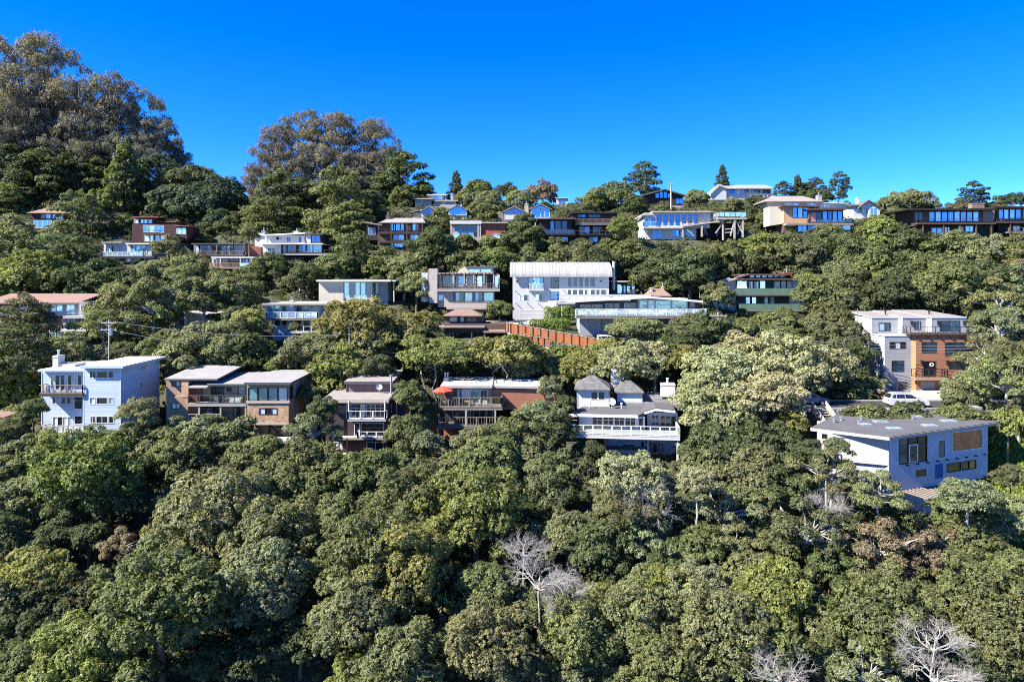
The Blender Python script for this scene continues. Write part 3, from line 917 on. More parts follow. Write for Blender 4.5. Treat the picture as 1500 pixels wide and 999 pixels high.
def h_hip():
    h = House('hip', 'white house with grey hipped roofs, two white chimneys and wraparound railed deck')
    h.W(849, 944, 610, 640, 0, 9, 'paleblue', [(867.7, 883, 610.6, 627, 'dd', 2), (883.6, 899, 610.6, 627, 'dd', 2), (899.6, 914.6, 610.6, 627, 'dd', 2), (915.2, 931, 610.6, 627, 'dd', 2), (934, 942, 611, 634, 'd')])
    h.W(944.1, 987, 603, 640, 2.2, 9, 'paleblue', [(950, 961, 606.4, 622, 'dd'), (962, 985, 606.8, 622.5, 'ddd')])
    # lower roof: a shallow pitch rising from the front eave
    mb = MB()
    h.d = -1.0
    x0, x1, z0 = h.X(836), h.X(935), h.Z(608)
    h.d = 4.6
    x2, x3, z1 = h.X(858), h.X(962), h.Z(591.5)
    mb.hexa([(x0, -1.0, z0 - .2), (x1, -1.0, z0 - .2), (x3, 4.6, z1 - .2), (x2, 4.6, z1 - .2), (x0, -1.0, z0), (x1, -1.0, z0), (x3, 4.6, z1), (x2, 4.6, z1)])
    h.fin(mb, 'roof', 'roofdark')
    h.d = -1.0
    h.fin(MB().box(h.X(835.6), h.X(935.4), -1.08, -1.005, z0 - .3, z0 + .03), 'fascia', 'trim')
    h.d = -0.9
    a = (h.X(936), h.Z(609.5)); b = (h.X(962), h.Z(600.5)); c = (h.X(990), h.Z(603))
    h.fin(MB().prism_y([a, b, (b[0], b[1] - .25), (a[0], a[1] - .25)], 0.4, 3.8).prism_y([b, c, (c[0], c[1] - .25), (b[0], b[1] - .25)], 0.4, 3.8), 'gable_trim', 'trim')
    h.fin(MB().prism_y([(a[0], a[1] + .02), (b[0], b[1] + .02), (b[0], b[1] + .14), (a[0], a[1] + .14)], 0.45, 4.6).prism_y([(b[0], b[1] + .02), (c[0], c[1] + .02), (c[0], c[1] + .14), (b[0], b[1] + .14)], 0.45, 4.6), 'roof', 'roofdark')
    # main shingled roof behind
    h.d = 4.4
    x0, x1, z0 = h.X(893), h.X(1000), h.Z(592)
    h.d = 9
    z1 = h.Z(573)
    h.fin(MB().hexa([(x0, 4.4, z0 - .3), (x1, 4.4, z0 - .3), (x1, 9, z1 - .3), (x0, 9, z1 - .3), (x0, 4.4, z0), (x1, 4.4, z0), (x1, 9, z1), (x0, 9, z1)]), 'roof', 'slate')
    # upper storey with pyramid roof
    h.W(842, 888.5, 570.5, 600, 3.0, 8.0, 'white', [(861.8, 871.8, 573.8, 586.4, 'd'), (872.6, 882.4, 573.8, 586.4, 'd')], side='paleblue')
    h.B('corner_board', 841.6, 842.6, 571, 600, 2.94, 3.1, 'greyblue')
    h.B('corner_board', 888, 889, 571, 600, 2.94, 3.1, 'greyblue')
    h.hip(838.5, 891, 570.8, 550, 2.4, 8.6, 'slatepale', rid=0.12)
    h.W(897, 933, 573, 592, 5.2, 9.2, 'paleblue')
    h.hip(893, 936, 574, 554, 4.8, 9.6, 'slatepale', rid=0.03)
    h.chim(884, 900, 537, 570, 8.4, 9.6, 'white', pots=2, potmat='trim')
    h.chim(958, 978, 561, 580, 6.3, 7.7, 'white', pots=1, potmat='trim')
    # deck all round
    h.deck(832, 999, 637.5, -3.4, -0.01, 'white', 0.45)
    h.rail(833, 998, 623.5, 637, -3.3, 12, 'trim', fill='g_h', ret=3.2, pw=0.14)
    h.bars('privacy_panel', [((840, 617, -1.2), (848, 617, -1.2)), ((840, 612, -1.2), (848, 612, -1.2))], 'greywood', 0.1)
    # lower storey
    h.W(886, 945, 642, 668, 0.6, 8, 'paleblue', [(912, 929, 650, 658, 'dd'), (937, 943, 645, 663, 'd')])
    h.W(945.1, 990, 642, 702, 2.6, 8, 'paleblue', [(950, 958, 650, 662, 'd'), (966, 974, 668, 682, 'd')])
    h.deck(890, 953, 659.5, -1.6, 0.59, 'palewood', 0.35, name='deck')
    h.rail(953, 971, 648, 660, -1.4, 3, 'blackmetal', bars=0.2)
    for x, yb in ((950, 672), (995, 712)):
        h.post(x, 640.5, yb, -3.1 if x > 960 else -1.3, 'white', 0.22)
    h.post(989, 640.5, 708, -0.4, 'blackmetal', 0.18)
    h.bars('stair_rail', [((976, 707, -2), (1000, 694, -2)), ((976, 711, -2), (1000, 698, -2))], 'trim', 0.14)
    found(h, 886, 990, 2.8, 7, 'concrete', 4)
    h.dish(893, 589, 2.2, 0.5)
    for x, d in ((862, 1.6), (907, 2.4)):
        h.vent(x, 595, d, 0.3, 0.09, 'trim')

def h_stucco():
    h = House('stucco', 'grey-blue stucco house with wide flat roof, trellis shadows and large brown picture window')
    # right facade, turned away from the sun, its blue shade put into the colour
    h.frame(1302, 0.0, 22)
    h.k = 1.5
    h.W(1302, 1447, 640.5, 722, 0, 7, 'greyblue', [(1316, 1355.4, 644, 683, 'ndd', 2, 'blackmetal'), (1370.8, 1382.8, 653, 681.4, 'n'), (1391.6, 1439.4, 643.8, 674.4, 'r'),
        (1338, 1355.4, 692.6, 706, 'd'), (1384, 1405.6, 691, 705, 'd', 1, 'blackmetal'), (1407, 1429, 691, 705, 'dr', 1, 'blackmetal')])
    h.B('door', 1367.4, 1377.8, 690, 711, -0.05, -0.005, 'navy')
    h.B('door_frame', 1329, 1342, 655, 682, -0.055, 0.03, 'trim')
    h.B('pane', 1330.4, 1340.6, 656.4, 681, -0.062, -0.057, 'g_n')
    for i in range(9):
        x = 1326 + i * 14.4
        h.bars('beam_end', [((x, 684.5, -0.3), (x, 684.5, 0.05))], 'blackmetal', 0.13)
    h.bars('trellis_beam', [((1318, 724 - 0.2, -2.6), (1372, 724, -2.6)), ((1318, 722, -0.3), (1372, 722, -0.3))] +
           [((1319 + 5.4 * i, 721.6, -2.9), (1319 + 5.4 * i, 721.6, -0.01)) for i in range(10)], 'greywood', 0.1)
    h.B('wall', 1304, 1444, 722.2, 764, 0.6, 5, 'greyblue')
    h.window(1346, 1368, 748, 759, 0.57, 'dd', 1, 'trim')
    found(h, 1303, 1446, 0.7, 6, 'greyblue', 3.2)
    # left wing, turned to the sun, in the lit tone of the stucco
    h.frame(1301.6, 0.02, -24)
    h.k = 0.93
    h.W(1199, 1301.4, 641, 682, 0, 6.5, 'offwhite', [(1206, 1214, 643, 650, 'd', 1, 'blackmetal'), (1231, 1247, 645.5, 659, 'c', 1, 'grey')])
    h.B('door', 1220, 1226, 646, 668, -0.04, -0.004, 'trim')
    h.rail(1199, 1222, 656, 668, -0.9, 4, 'blackmetal')
    h.deck(1198, 1224, 668.4, -1.0, -0.01, 'greywood')
    h.d = 0
    h.fin(MB().box(h.X(1200), h.X(1301) - .1, 0.3, 6, h.Z(764), h.Z(682.1)), 'foundation', 'greyblue')
    h.frame()
    # one roof over both wings, drawn in plan
    q = MB()
    zt = h.Z(640) + 0.12
    def pl(px, Y):
        return ((px - 750) / F * Y - h.root.location.x, Y - h.root.location.y)
    pts = [pl(1302.5, 67.9), pl(1466, 75.6), pl(1458, 85.0), pl(1236, 82.0), pl(1188, 72.4)]
    q.prism_z(pts, zt, zt + 0.16)
    r = h.fin(q, 'roof', 'roofdark')
    e = MB()
    for a, b in ((0, 1), (4, 0), (1, 2), (3, 4)):
        e.bar((pts[a][0], pts[a][1], zt - 0.06), (pts[b][0], pts[b][1], zt - 0.06), 0.12, 0.30)
    h.fin(e, 'fascia', 'palewood')
    for px, Y in ((1222, 75), (1232, 76), (1258, 74), (1262, 76.5), (1337, 77)):
        x, y = pl(px, Y)
        MB().tube([(x, y, zt + .15), (x, y, zt + .5)], 0.13, 8).tube([(x, y, zt + .5), (x, y, zt + .58)], 0.2, 8).build('roof_vent', M['greymetal'], h.root)
    for px, Y, w in ((1290, 75, 1.4), (1310, 71.5, 1.4), (1362, 73, 1.4), (1342, 78, 1.2), (1390, 75.5, 1.5), (1268, 73.6, 1.0)):
        x, y = pl(px, Y)
        o = MB().box(x - w / 2, x + w / 2, y - .5, y + .5, zt + .14, zt + .3).build('skylight', M['greymetal'], h.root)
        MB().box(x - w / 2 + .07, x + w / 2 - .07, y - .43, y + .43, zt + .301, zt + .33).build('pane', M['g_w'], o)
    x, y = pl(1420, 80)
    MB().box(x - 1.1, x + 1.1, y - .6, y + .6, zt + .15, zt + 1.05).build('roof_unit', M['grey'], h.root)
    h.d = 8
    return h

def h_town():
    h = House('town', 'modern stepped townhouse with grey siding, orange block and three tan-roofed upper boxes')
    tops = [(1277, 1316, 4.6, [(1287, 1304.6, 472.8, 485, 'wb', 1, 'blackmetal')], 464.8),
            (1322, 1357.6, 3.4, [(1339, 1349, 470.5, 483, 'b', 2, 'blackmetal')], 464.8),
            (1364.6, 1415.6, 2.0, [(1376.6, 1406, 469.8, 486.4, 'nb', 1, 'blackmetal')], 464.8)]
    for a, b, d, wins, y in tops:
        h.W(a, b, y, 494, d, 12, 'greysiding', wins, side='white')  # sides in white: sunlight on the left faces put into the colour
        h.R(a - .6, b + 0.6, y - 0.4, 0.16, d - 0.12, 12.5, 'rooftan', rise=0.7, fascia='white')
        h.B('corner_board', a - .3, a + .8, y + .6, 494, d - .03, d + .1, 'trim')
    h.W(1295.6, 1334.6, 492, 580, 1.2, 11, 'greysiding', [(1303, 1327, 501, 511, 'dcd', 1, 'blackmetal'), (1306, 1324.2, 528.4, 544.4, 'nb', 2, 'blackmetal'), (1305.8, 1330, 558, 580, 'd', 1, 'greysiding')], side='white')  # white side stands for the sunlit strip of the grey block
    h.door(1317, 1329.8, 558.4, 579.6, 1.16, 'darkgrey', 0)
    h.door(1306, 1316.6, 558.4, 579.6, 1.16, 'grey', 3)
    h.B('parapet_cap', 1295, 1335, 491, 492.4, 1.1, 4.5, 'trim')
    h.W(1341.8, 1430.4, 490, 580, 0, 11, 'orangesiding', [(1350, 1372, 501, 517, 'dnn', 2, 'blackmetal'), (1384, 1397, 501.4, 522, 'n', 2, 'blackmetal'), (1397.6, 1413, 511.6, 522, 'd', 1, 'blackmetal'), (1397.6, 1413, 501.4, 511, 'n', 1, 'blackmetal'), (1413.6, 1426.4, 501.4, 522, 'd', 1, 'blackmetal'),
        (1352.6, 1371, 529, 552, 'dd', 1, 'blackmetal'), (1390, 1419, 529, 541, 'ddd', 1, 'blackmetal'), (1348, 1370, 558, 580, 'd', 1, 'orange')], side='orange')
    h.door(1348.4, 1369.6, 558.4, 579.6, -0.05, 'grey', 3)
    h.B('terrace_slab', 1334, 1431.6, 488.6, 490.2, -0.35, 2.0, 'brownwood')
    for i in range(6):
        x = 1343 + i * 16.6
        h.bars('bracket', [((x, 491, -0.4), (x, 491, 0.1)), ((x, 492.6, -0.3), (x, 495.5, -0.02))], 'blackmetal', 0.15)
    h.rail(1334, 1431, 478.6, 488.6, -0.25, 8, 'blackmetal', ret=2.2, pw=0.06)
    h.bars('stair_rail', [((1322, 479.5, 2.6), (1334, 491, 0.9)), ((1322, 483, 2.6), (1334, 494, 0.9))], 'blackmetal', 0.07)
    h.B('planter', 1350, 1404, 486.4, 488.5, 0.0, 0.5, 'greywood')
    h.deck(1341.5, 1388.5, 553.4, -1.3, -0.01, 'orangewood', 0.35)
    h.rail(1342, 1388, 540.8, 553, -1.25, 5, 'blackmetal', ret=1.1, bars=0.0, pw=0.07)
    h.bars('bracket', [((1397, 522, -0.4), (1397, 525, -0.02)), ((1412.6, 522, -0.4), (1412.6, 525, -0.02))], 'blackmetal', 0.14)
    for x, y, d in ((1335, 473, 3.36), (1374, 473, 1.96), (1412, 473, 1.96), (1350, 531, -0.04), (1387, 531, -0.04)):
        h.d = d
        h.fin(MB().box(h.X(x) - .13, h.X(x) + .13, d - .2, d + .02, h.Z(y) - .25, h.Z(y) + .25).box(h.X(x) - .2, h.X(x) + .2, d - .26, d + .02, h.Z(y) + .25, h.Z(y) + .31), 'wall_lamp', 'blackmetal')
    # wreath on the glass door
    h.d = -0.06
    c = Vector((h.X(1365), -0.03, h.Z(534.4)))
    h.fin(MB().tube([c + Vector((math.cos(a) * .24, 0, math.sin(a) * .24)) for a in [i * 6.2832 / 12 for i in range(13)]], 0.08, 6), 'door_wreath', 'trim')
    for x, d in ((1297, 7), (1361, 6), (1382, 7)):
        h.vent(x, 459, d, 0.4, 0.12, 'blackmetal')
    found(h, 1296, 1430, 1.4, 10, 'concrete', 3)

# --- middle row
def h_pink():
    h = House('pink', 'grey house under a sloping pink-brown roof at the left edge')
    h.W(69, 115, 443.6, 463.4, 1.5, 9, 'grey', [(73, 92, 446.4, 456.4, 'nb'), (97, 109.4, 446.4, 460, 'b')])
    h.W(115.2, 125.4, 442, 464, 0.6, 8, 'grey', [(118, 123, 447, 455.5, 'w')])
    h.d = 0.6
    x0, x1, z0 = h.X(-30), h.X(114), h.Z(443.5)
    h.d = 7.5
    z1 = h.Z(430)
    h.fin(MB().hexa([(x0, .6, z0 - .2), (x1, .6, z0 - .2), (x1, 7.5, z1 - .2), (x0, 7.5, z1 - .2), (x0, .6, z0), (x1, .6, z0), (x1, 7.5, z1), (x0, 7.5, z1)]), 'roof', 'roofpink')
    h.W(-30, 68.9, 443.8, 500, 2.0, 9, 'brownwood', [(0, 20, 450, 462, 'nd'), (28, 44, 450, 462, 'd'), (48, 62, 488, 497, 'w')])
    h.deck(92, 125, 463.2, -0.6, 1.49, 'trim', 0.3)
    h.W(70, 124.6, 464.6, 485, 2.2, 9, 'brownwood', [(92, 108, 466, 481, 'dd'), (109, 120, 466, 481, 'd')])
    h.rail(92, 124, 474.4, 482.6, 0.2, 4, 'darkgrey', fill='g_h', ret=1.8)
    h.B('pillar', 93, 98, 473.6, 483, 0.0, 0.5, 'trim')
    h.B('pillar', 118.4, 122.4, 473.6, 483, 0.0, 0.5, 'trim')
    h.deck(70, 126, 483.2, -0.6, 2.19, 'trim', 0.3)
    h.W(70, 124, 485.6, 499, 1.0, 8, 'brownwood', [(72.6, 91, 487, 496, 'tt'), (95, 112, 487, 497, 'dd', 1, 'brownwood')])
    for x in (27, 35):
        h.chim(x - 2, x + 2, 427, 440, 4.0, 4.5, 'brownwood', pots=0)
    found(h, -30, 124, 1.4, 8)

def h_cream():
    h = House('cream', 'low cream house with flat white-edged roof and tall white-framed glazing')
    h.W(467, 503, 411.6, 442, 0, 8, 'cream')
    h.W(503.1, 545.4, 411.6, 442, 0.2, 8, 'white', [(504, 511.4, 413.8, 437, 't', 2), (512.2, 519.4, 413.8, 437, 'd', 2), (520.2, 527.4, 413.8, 437, 't', 2), (528.2, 535.6, 413.8, 437, 't', 2), (536.4, 544.4, 413.8, 437, 'd', 2)])
    h.W(545.5, 568.5, 412, 442, 1.6, 8, 'grey', [(547, 554, 414, 430, 'dd')])
    h.R(463, 572, 410.2, 0.3, -0.9, 8.5, 'roofdark', rise=0.25, fascia='trim')
    h.R(545, 580, 410.6, 0.22, -0.4, 5, 'roofdark', rise=0.1, fascia='trim')
    h.post(577, 412, 442, -0.1, 'trim', 0.16)
    found(h, 467, 568, 1.8, 7)

def h_balc():
    h = House('balc', 'grey-blue house with two white-railed balconies behind yellow-green trees')
    h.W(389.6, 431.4, 446, 466.6, 0, 8, 'paleblue', [(391, 400.2, 447.6, 456.6, 't'), (401.6, 410, 447.6, 456.6, 't'), (412, 420.4, 447.6, 456.6, 'd'), (424, 429, 447.6, 464, 'w')])
    h.W(431.5, 470, 446, 466.6, 1.2, 8, 'paleblue', [(432.6, 443, 448.6, 465, 'd'), (444, 454, 448.6, 465, 'd'), (455, 466, 448.6, 465, 'd')])
    h.R(383, 489, 444.6, 0.24, -0.9, 8.5, 'roofpale', rise=0.15, fascia='palewood')
    h.deck(389, 466, 466.6, -1.0, 1.19, 'greywood', 0.3)
    h.rail(390, 465, 456.8, 466.4, -0.95, 7, 'trim', fill='g_w', ret=1.0, pw=0.12)
    h.W(400, 467, 467.6, 500, 0.9, 8, 'paleblue', [(402, 410.4, 469, 477, 'd'), (413, 420, 469, 477, 'd'), (424, 430, 469, 484, 'c'), (432, 442, 469, 484, 'd'), (444, 454, 469, 484, 'd'), (456, 465, 469, 484, 'd'), (430, 440, 489, 497, 'dd')])
    h.deck(422, 468, 486.2, -1.0, 0.89, 'trim', 0.26)
    h.rail(423, 467, 478, 486, -0.95, 4, 'trim', fill='g_h', ret=1.0, pw=0.12)
    h.chim(424, 430, 440, 445, 3.5, 4.5, 'white', pots=1)
    h.vent(403, 443.5, 3, 0.5, 0.12, 'trim')
    found(h, 400, 467, 1.1, 7)

def h_tower():
    h = House('tower', 'concrete house with tall pale stone chimney tower, pergola and stacked balconies')
    h.W(617.4, 627, 399.6, 442, 0.2, 4, 'white', [(622, 625.6, 404, 414, 'w')])
    h.B('chimney_tower', 628.8, 640.6, 393.4, 444, -0.5, 1.6, 'stone')
    h.B('chimney_tower', 626.6, 628.7, 394.2, 442, -0.2, 1.2, 'greywood')
    h.W(641.4, 731, 400.4, 425, 1.8, 8, 'brownwood', [(647, 663, 404, 420, 'dd'), (665, 681, 404, 420, 'dn'), (683, 697, 404, 420, 'dd'), (699, 713, 404, 420, 'wd')])
    h.B('end_wall', 641.4, 645, 399.4, 423, -0.3, 1.79, 'greywood')
    h.W(723.6, 732, 403, 423, 0.6, 1.79, 'paleblue', [(725, 730.6, 404, 419, 'w')])
    # pergola
    segs = [((641, 400.6, -0.6), (723, 400.6, -0.6)), ((641, 400.6, 1.6), (723, 400.6, 1.6))]
    segs += [((645 + 5.9 * i, 399.8, -0.9), (645 + 5.9 * i, 399.8, 1.79)) for i in range(14)]
    h.bars('pergola', segs, 'palewood', 0.16)
    h.R(690, 723, 399.0, 0.1, -0.4, 1.7, 'rooftan', rise=0.1, name='canopy')
    for x in (664, 680, 694, 709, 723):
        h.post(x, 401, 423, -0.6, 'palewood', 0.18)
    h.deck(641, 732, 423.2, -0.9, 1.79, 'palewood', 0.45)
    h.rail(642, 730, 415, 423, -0.8, 5, 'greywood', bars=0.3, ret=1.0)
    h.W(641.5, 664, 426.6, 450, 0.0, 8, 'beige', [(642, 649.6, 432, 440, 'n')])
    h.W(664.1, 724, 426.6, 452, 1.4, 8, 'grey', [(667, 679, 428.6, 447, 'nd'), (681, 692, 428.6, 447, 't'), (696, 706, 428.6, 447, 'nd'), (709, 723, 428.6, 447, 't')])
    h.B('parapet', 655, 714, 444, 450.6, -0.7, -0.45, 'beige')
    h.rail(664, 724, 441.4, 444, -0.5, 5, 'greywood')
    h.deck(654, 724, 450.8, -0.9, 1.39, 'beige', 0.3)
    h.W(655, 709, 452.8, 471, 0.6, 8, 'greywood', [(660, 672, 456, 468, 'd', 1, 'brownwood'), (680, 700, 456, 468, 'dd', 1, 'brownwood')])
    # curved clerestory above
    pts = [(670, 401)] + [(670 + 16 * (1 - math.cos(a)), 401 - 10.5 * math.sin(a)) for a in [i * R(90) / 6 for i in range(1, 7)]] + [(688, 401)]
    h.P('curved_roof', pts, 2.4, 7.4, 'cream')
    h.W(684, 722, 392, 400.2, 2.6, 7, 'white', [(685, 703, 394, 399.4, 'ww'), (704, 720, 394, 399.4, 'ww')])
    h.R(682, 727, 390.4, 0.25, 2.0, 7.6, 'roofdark')
    found(h, 641, 724, 1.6, 7, 'greywood')

def h_lodge():
    h = House('lodge', 'low brown lodge with hipped brown roofs and dark glazing below the concrete house')
    h.W(655, 704, 462, 474, 2.5, 8, 'brownwood', [(658, 670, 464, 472, 'c', 1, 'brownwood'), (674, 680, 464, 472, 'c', 1, 'brownwood'), (684, 698, 464, 472, 'dd', 1, 'brownwood')])
    h.hip(648, 706, 462.4, 453.5, 1.2, 8, 'roofbrown', rid=0.45)
    h.W(650, 746, 474.5, 503, 1.0, 8, 'brownwood', [(652, 662, 486, 501, 't', 1, 'blackbrown'), (664, 676, 487, 501, 'd', 1, 'blackbrown'), (679, 690, 487, 501, 't', 1, 'blackbrown'), (692, 709, 488, 501, 'tt', 1, 'blackbrown'), (712, 725, 489, 501, 'wt', 1, 'blackbrown'), (730, 744, 488, 502, 'dd', 1, 'blackbrown')])
    h.R(640, 710, 478.6, 0.18, -0.4, 2.4, 'rooftan', rise=0.1, fascia='greywood')
    h.R(708, 746, 486.2, 0.2, -0.8, 4.2, 'roofbrown', rise=0.8, fascia='brownwood')
    h.B('chimney', 712, 720, 472.4, 479, 3.0, 4.0, 'brownwood')
    for x in (664, 691, 710, 728.6):
        h.post(x, 487.6, 503, -0.3, 'brownwood', 0.2)
    h.deck(640, 748, 502.2, -1.0, 0.99, 'greywood', 0.25)
    h.rail(640, 748, 497, 502, -0.95, 9, 'palewood')
    found(h, 650, 745, 1.2, 7, 'brownwood')

def h_barrel():
    h = House('barrel', 'bright white three-storey house with curved ribbed metal roof and garage')
    h.W(751, 892, 405.6, 469, 0, 9, 'white', [(774.6, 796.4, 406.4, 423.6, 'nbbn', 1, 'blackmetal'), (807, 818.8, 406, 422.6, 'dd', 1, 'blackmetal'),
        (831, 838, 405.9, 421, 'd'), (839, 846.6, 405.9, 421, 'd'), (847.6, 855, 405.9, 421, 'd'), (856, 863, 405.9, 421, 'd'), (864, 872, 405.9, 421, 'd'),
        (831, 837.6, 424, 432, 'd'), (838.6, 846, 424, 432, 'd'), (847, 855, 424, 432, 'd'), (856, 864, 424, 432, 'dc'), (865, 872, 424, 432, 'd'), (873, 879, 424, 432, 'd'), (880, 888, 424, 432, 'd'),
        (761, 773.6, 431.4, 441, 'cd'), (784, 795.4, 430.8, 440.6, 'wd'), (806, 818.7, 427, 440, 'n', 1, 'navy'), (762, 797.4, 454.4, 468.6, 'c')], side='navy')  # blue sides: shade put into the colour of a white wall
    h.door(762.4, 797, 454.8, 468.4, -0.02, 'white', 3)
    # the barrel: an arch profile running along the house, right end coloured as blue shade
    x0, x1 = h.X(747), h.X(896)
    z0 = h.Z(405.6)
    zt = h.Z(390.2)
    prof = [(-0.9, z0 - .02)] + [(-0.9 + 5.2 * (1 - math.cos(a)), z0 + (zt - z0 + .9) * math.sin(a)) for a in [R(90) * i / 9 for i in range(1, 10)]] + [(9.2, z0 + 0.9), (9.2, z0 + 0.65)]
    prof += [(4.3, z0 + (zt - z0 + .9) - .2)] + [(-0.7 + 5.0 * (1 - math.cos(a)), z0 + (zt - z0 + .68) * math.sin(a)) for a in [R(90) * i / 9 for i in range(8, 0, -1)]] + [(-0.72, z0 - .02)]
    n = len(prof)
    v = [(x0, y, z) for y, z in prof] + [(x1, y, z) for y, z in prof]
    f = [(i, i + n, (i + 1) % n + n, (i + 1) % n) for i in range(n)] + [tuple(range(n)), tuple(range(2 * n - 1, n - 1, -1))]
    h.fin(MB().add(v, f), 'roof', 'barrel')
    ins = [(0.02, z0)] + [(-0.7 + 5.0 * (1 - math.cos(a)), z0 + (zt - z0 + .6) * math.sin(a)) for a in [R(90) * i / 9 for i in range(3, 10)]] + [(8.9, z0 + 0.7), (8.9, z0)]
    for xx, mt in ((h.X(752.5), 'white'), (h.X(891.4), 'navy')):  # left end white, right end carries its blue shade as colour
        v = [(xx - .08, y, z) for y, z in ins] + [(xx + .08, y, z) for y, z in ins]
        k = len(ins)
        h.fin(MB().add(v, [tuple(range(k - 1, -1, -1)), tuple(range(k, 2 * k))] + [(i, (i + 1) % k, (i + 1) % k + k, i + k) for i in range(k)]), 'end_wall', mt)
    h.d = 5
    h.fin(MB().tube([(h.X(899), 5, h.Z(425)), (h.X(899), 5, h.Z(383))], 0.28, 10), 'chimney', 'white')
    h.deck(774, 797, 424.4, -0.9, -0.01, 'trim', 0.2)
    h.rail(774.4, 796.6, 416, 424.2, -0.85, 4, 'trim', ret=0.8, fill='g_h')
    # white terraces in front of the right half
    h.deck(819, 955, 441.5, -3.6, -0.01, 'white', 0.45, name='terrace')
    h.B('parapet', 819.5, 954, 431.4, 434.4, -3.55, -3.4, 'white')
    h.B('parapet', 819.5, 954, 437.4, 441, -3.55, -3.4, 'white')
    for i in range(12):
        h.post(822 + i * 11.8, 434, 438, -3.48, 'white', 0.2)
    h.B('terrace_wall', 823, 846, 443.6, 462, -2.6, -0.02, 'white')
    h.W(803.6, 816.6, 440.6, 455, -0.7, -0.02, 'white')
    h.B('door', 805, 815, 442, 454.6, -0.76, -0.705, 'trim')
    for x in (757, 782, 815, 880):
        y = 412 if x != 782 else 411.5
        h.d = 0
        h.fin(MB().box(h.X(x) - .12, h.X(x) + .12, -.3, .01, h.Z(y) - .12, h.Z(y) + .12), 'wall_lamp', 'blackmetal')
    for x, y in ((754, 425), (771, 442.5), (787, 443), (755, 443.5), (801, 424), (824, 424)):
        h.d = 0
        h.bars('spout', [((x, y, -0.55), (x, y, 0.0))], 'trim', 0.09)
    found(h, 752, 891, 0.2, 8, 'white')

def h_annex():
    h = House('annex', 'small dark pavilion with bright blue glazing right of the white barrel roof', cat='pavilion', name='pavilion')
    h.W(897, 931, 412.6, 434, 0, 5, 'darkgrey', [(904, 912, 416.4, 431, 'b', 1, 'blackmetal'), (913, 917, 416.4, 431, 'n', 1, 'blackmetal'), (918, 924, 416.4, 431, 'b', 1, 'blackmetal'), (925, 930, 416.4, 431, 'b', 1, 'blackmetal')])
    h.R(895, 934, 411.4, 0.25, -0.6, 5.5, 'roofdark', fascia='roofpale')
    found(h, 897, 931, 0.2, 4)

def h_long():
    h = House('long', 'long low dark grey house with teal glass pavilion and white-railed deck on posts')
    h.W(848, 935, 441.6, 463, 1.2, 7.5, 'darkgrey', [(850, 866, 446, 462, 'dd'), (867, 882.4, 446, 462, 'dd'), (886.6, 898, 445, 452.6, 'dd'), (900, 907, 445, 452.6, 'd'), (914, 921, 444, 452.4, 'd'), (922, 934.6, 444, 452.4, 'dd')])
    h.W(935.1, 1007.4, 437, 463, 0.4, 7.5, 'white', [(936.6, 948, 440.4, 461, 't', 2), (949.4, 959, 440.4, 461, 't', 2), (960, 983, 440.4, 461, 't', 2), (984.4, 1006.4, 440.4, 461, 't', 2)])
    h.W(1007.6, 1026, 440, 463, 3.0, 7, 'redside', [(1010, 1018, 443, 459, 'dd')])
    # shallow gable roof, ridge running back
    h.gable(834, 1030, 440.6, 434.2, -0.9, 8, 'roofwhite', th=0.3, px=952)
    h.deck(844, 1036, 463, -1.4, 1.19, 'greywood', 0.4)
    h.rail(845, 1035.4, 452.6, 462.8, -1.3, 13, 'trim', fill='g_w', ret=2.4, pw=0.12)
    h.W(849, 880, 465, 494, 1.4, 7, 'grey', [])
    h.B('wall', 880.2, 1024, 465, 480, 3.4, 7, 'dark')  # near-black backing painted as the shade under the deck
    for x in (900, 930, 960, 980, 1002, 1028):
        h.post(x, 465.4, 488, -0.9, 'palewood', 0.2)
    h.bars('beam', [((960, 470, -0.8), (1030, 467, 2.5))], 'greywood', 0.2)
    found(h, 849, 1020, 1.6, 7, 'grey', 4)

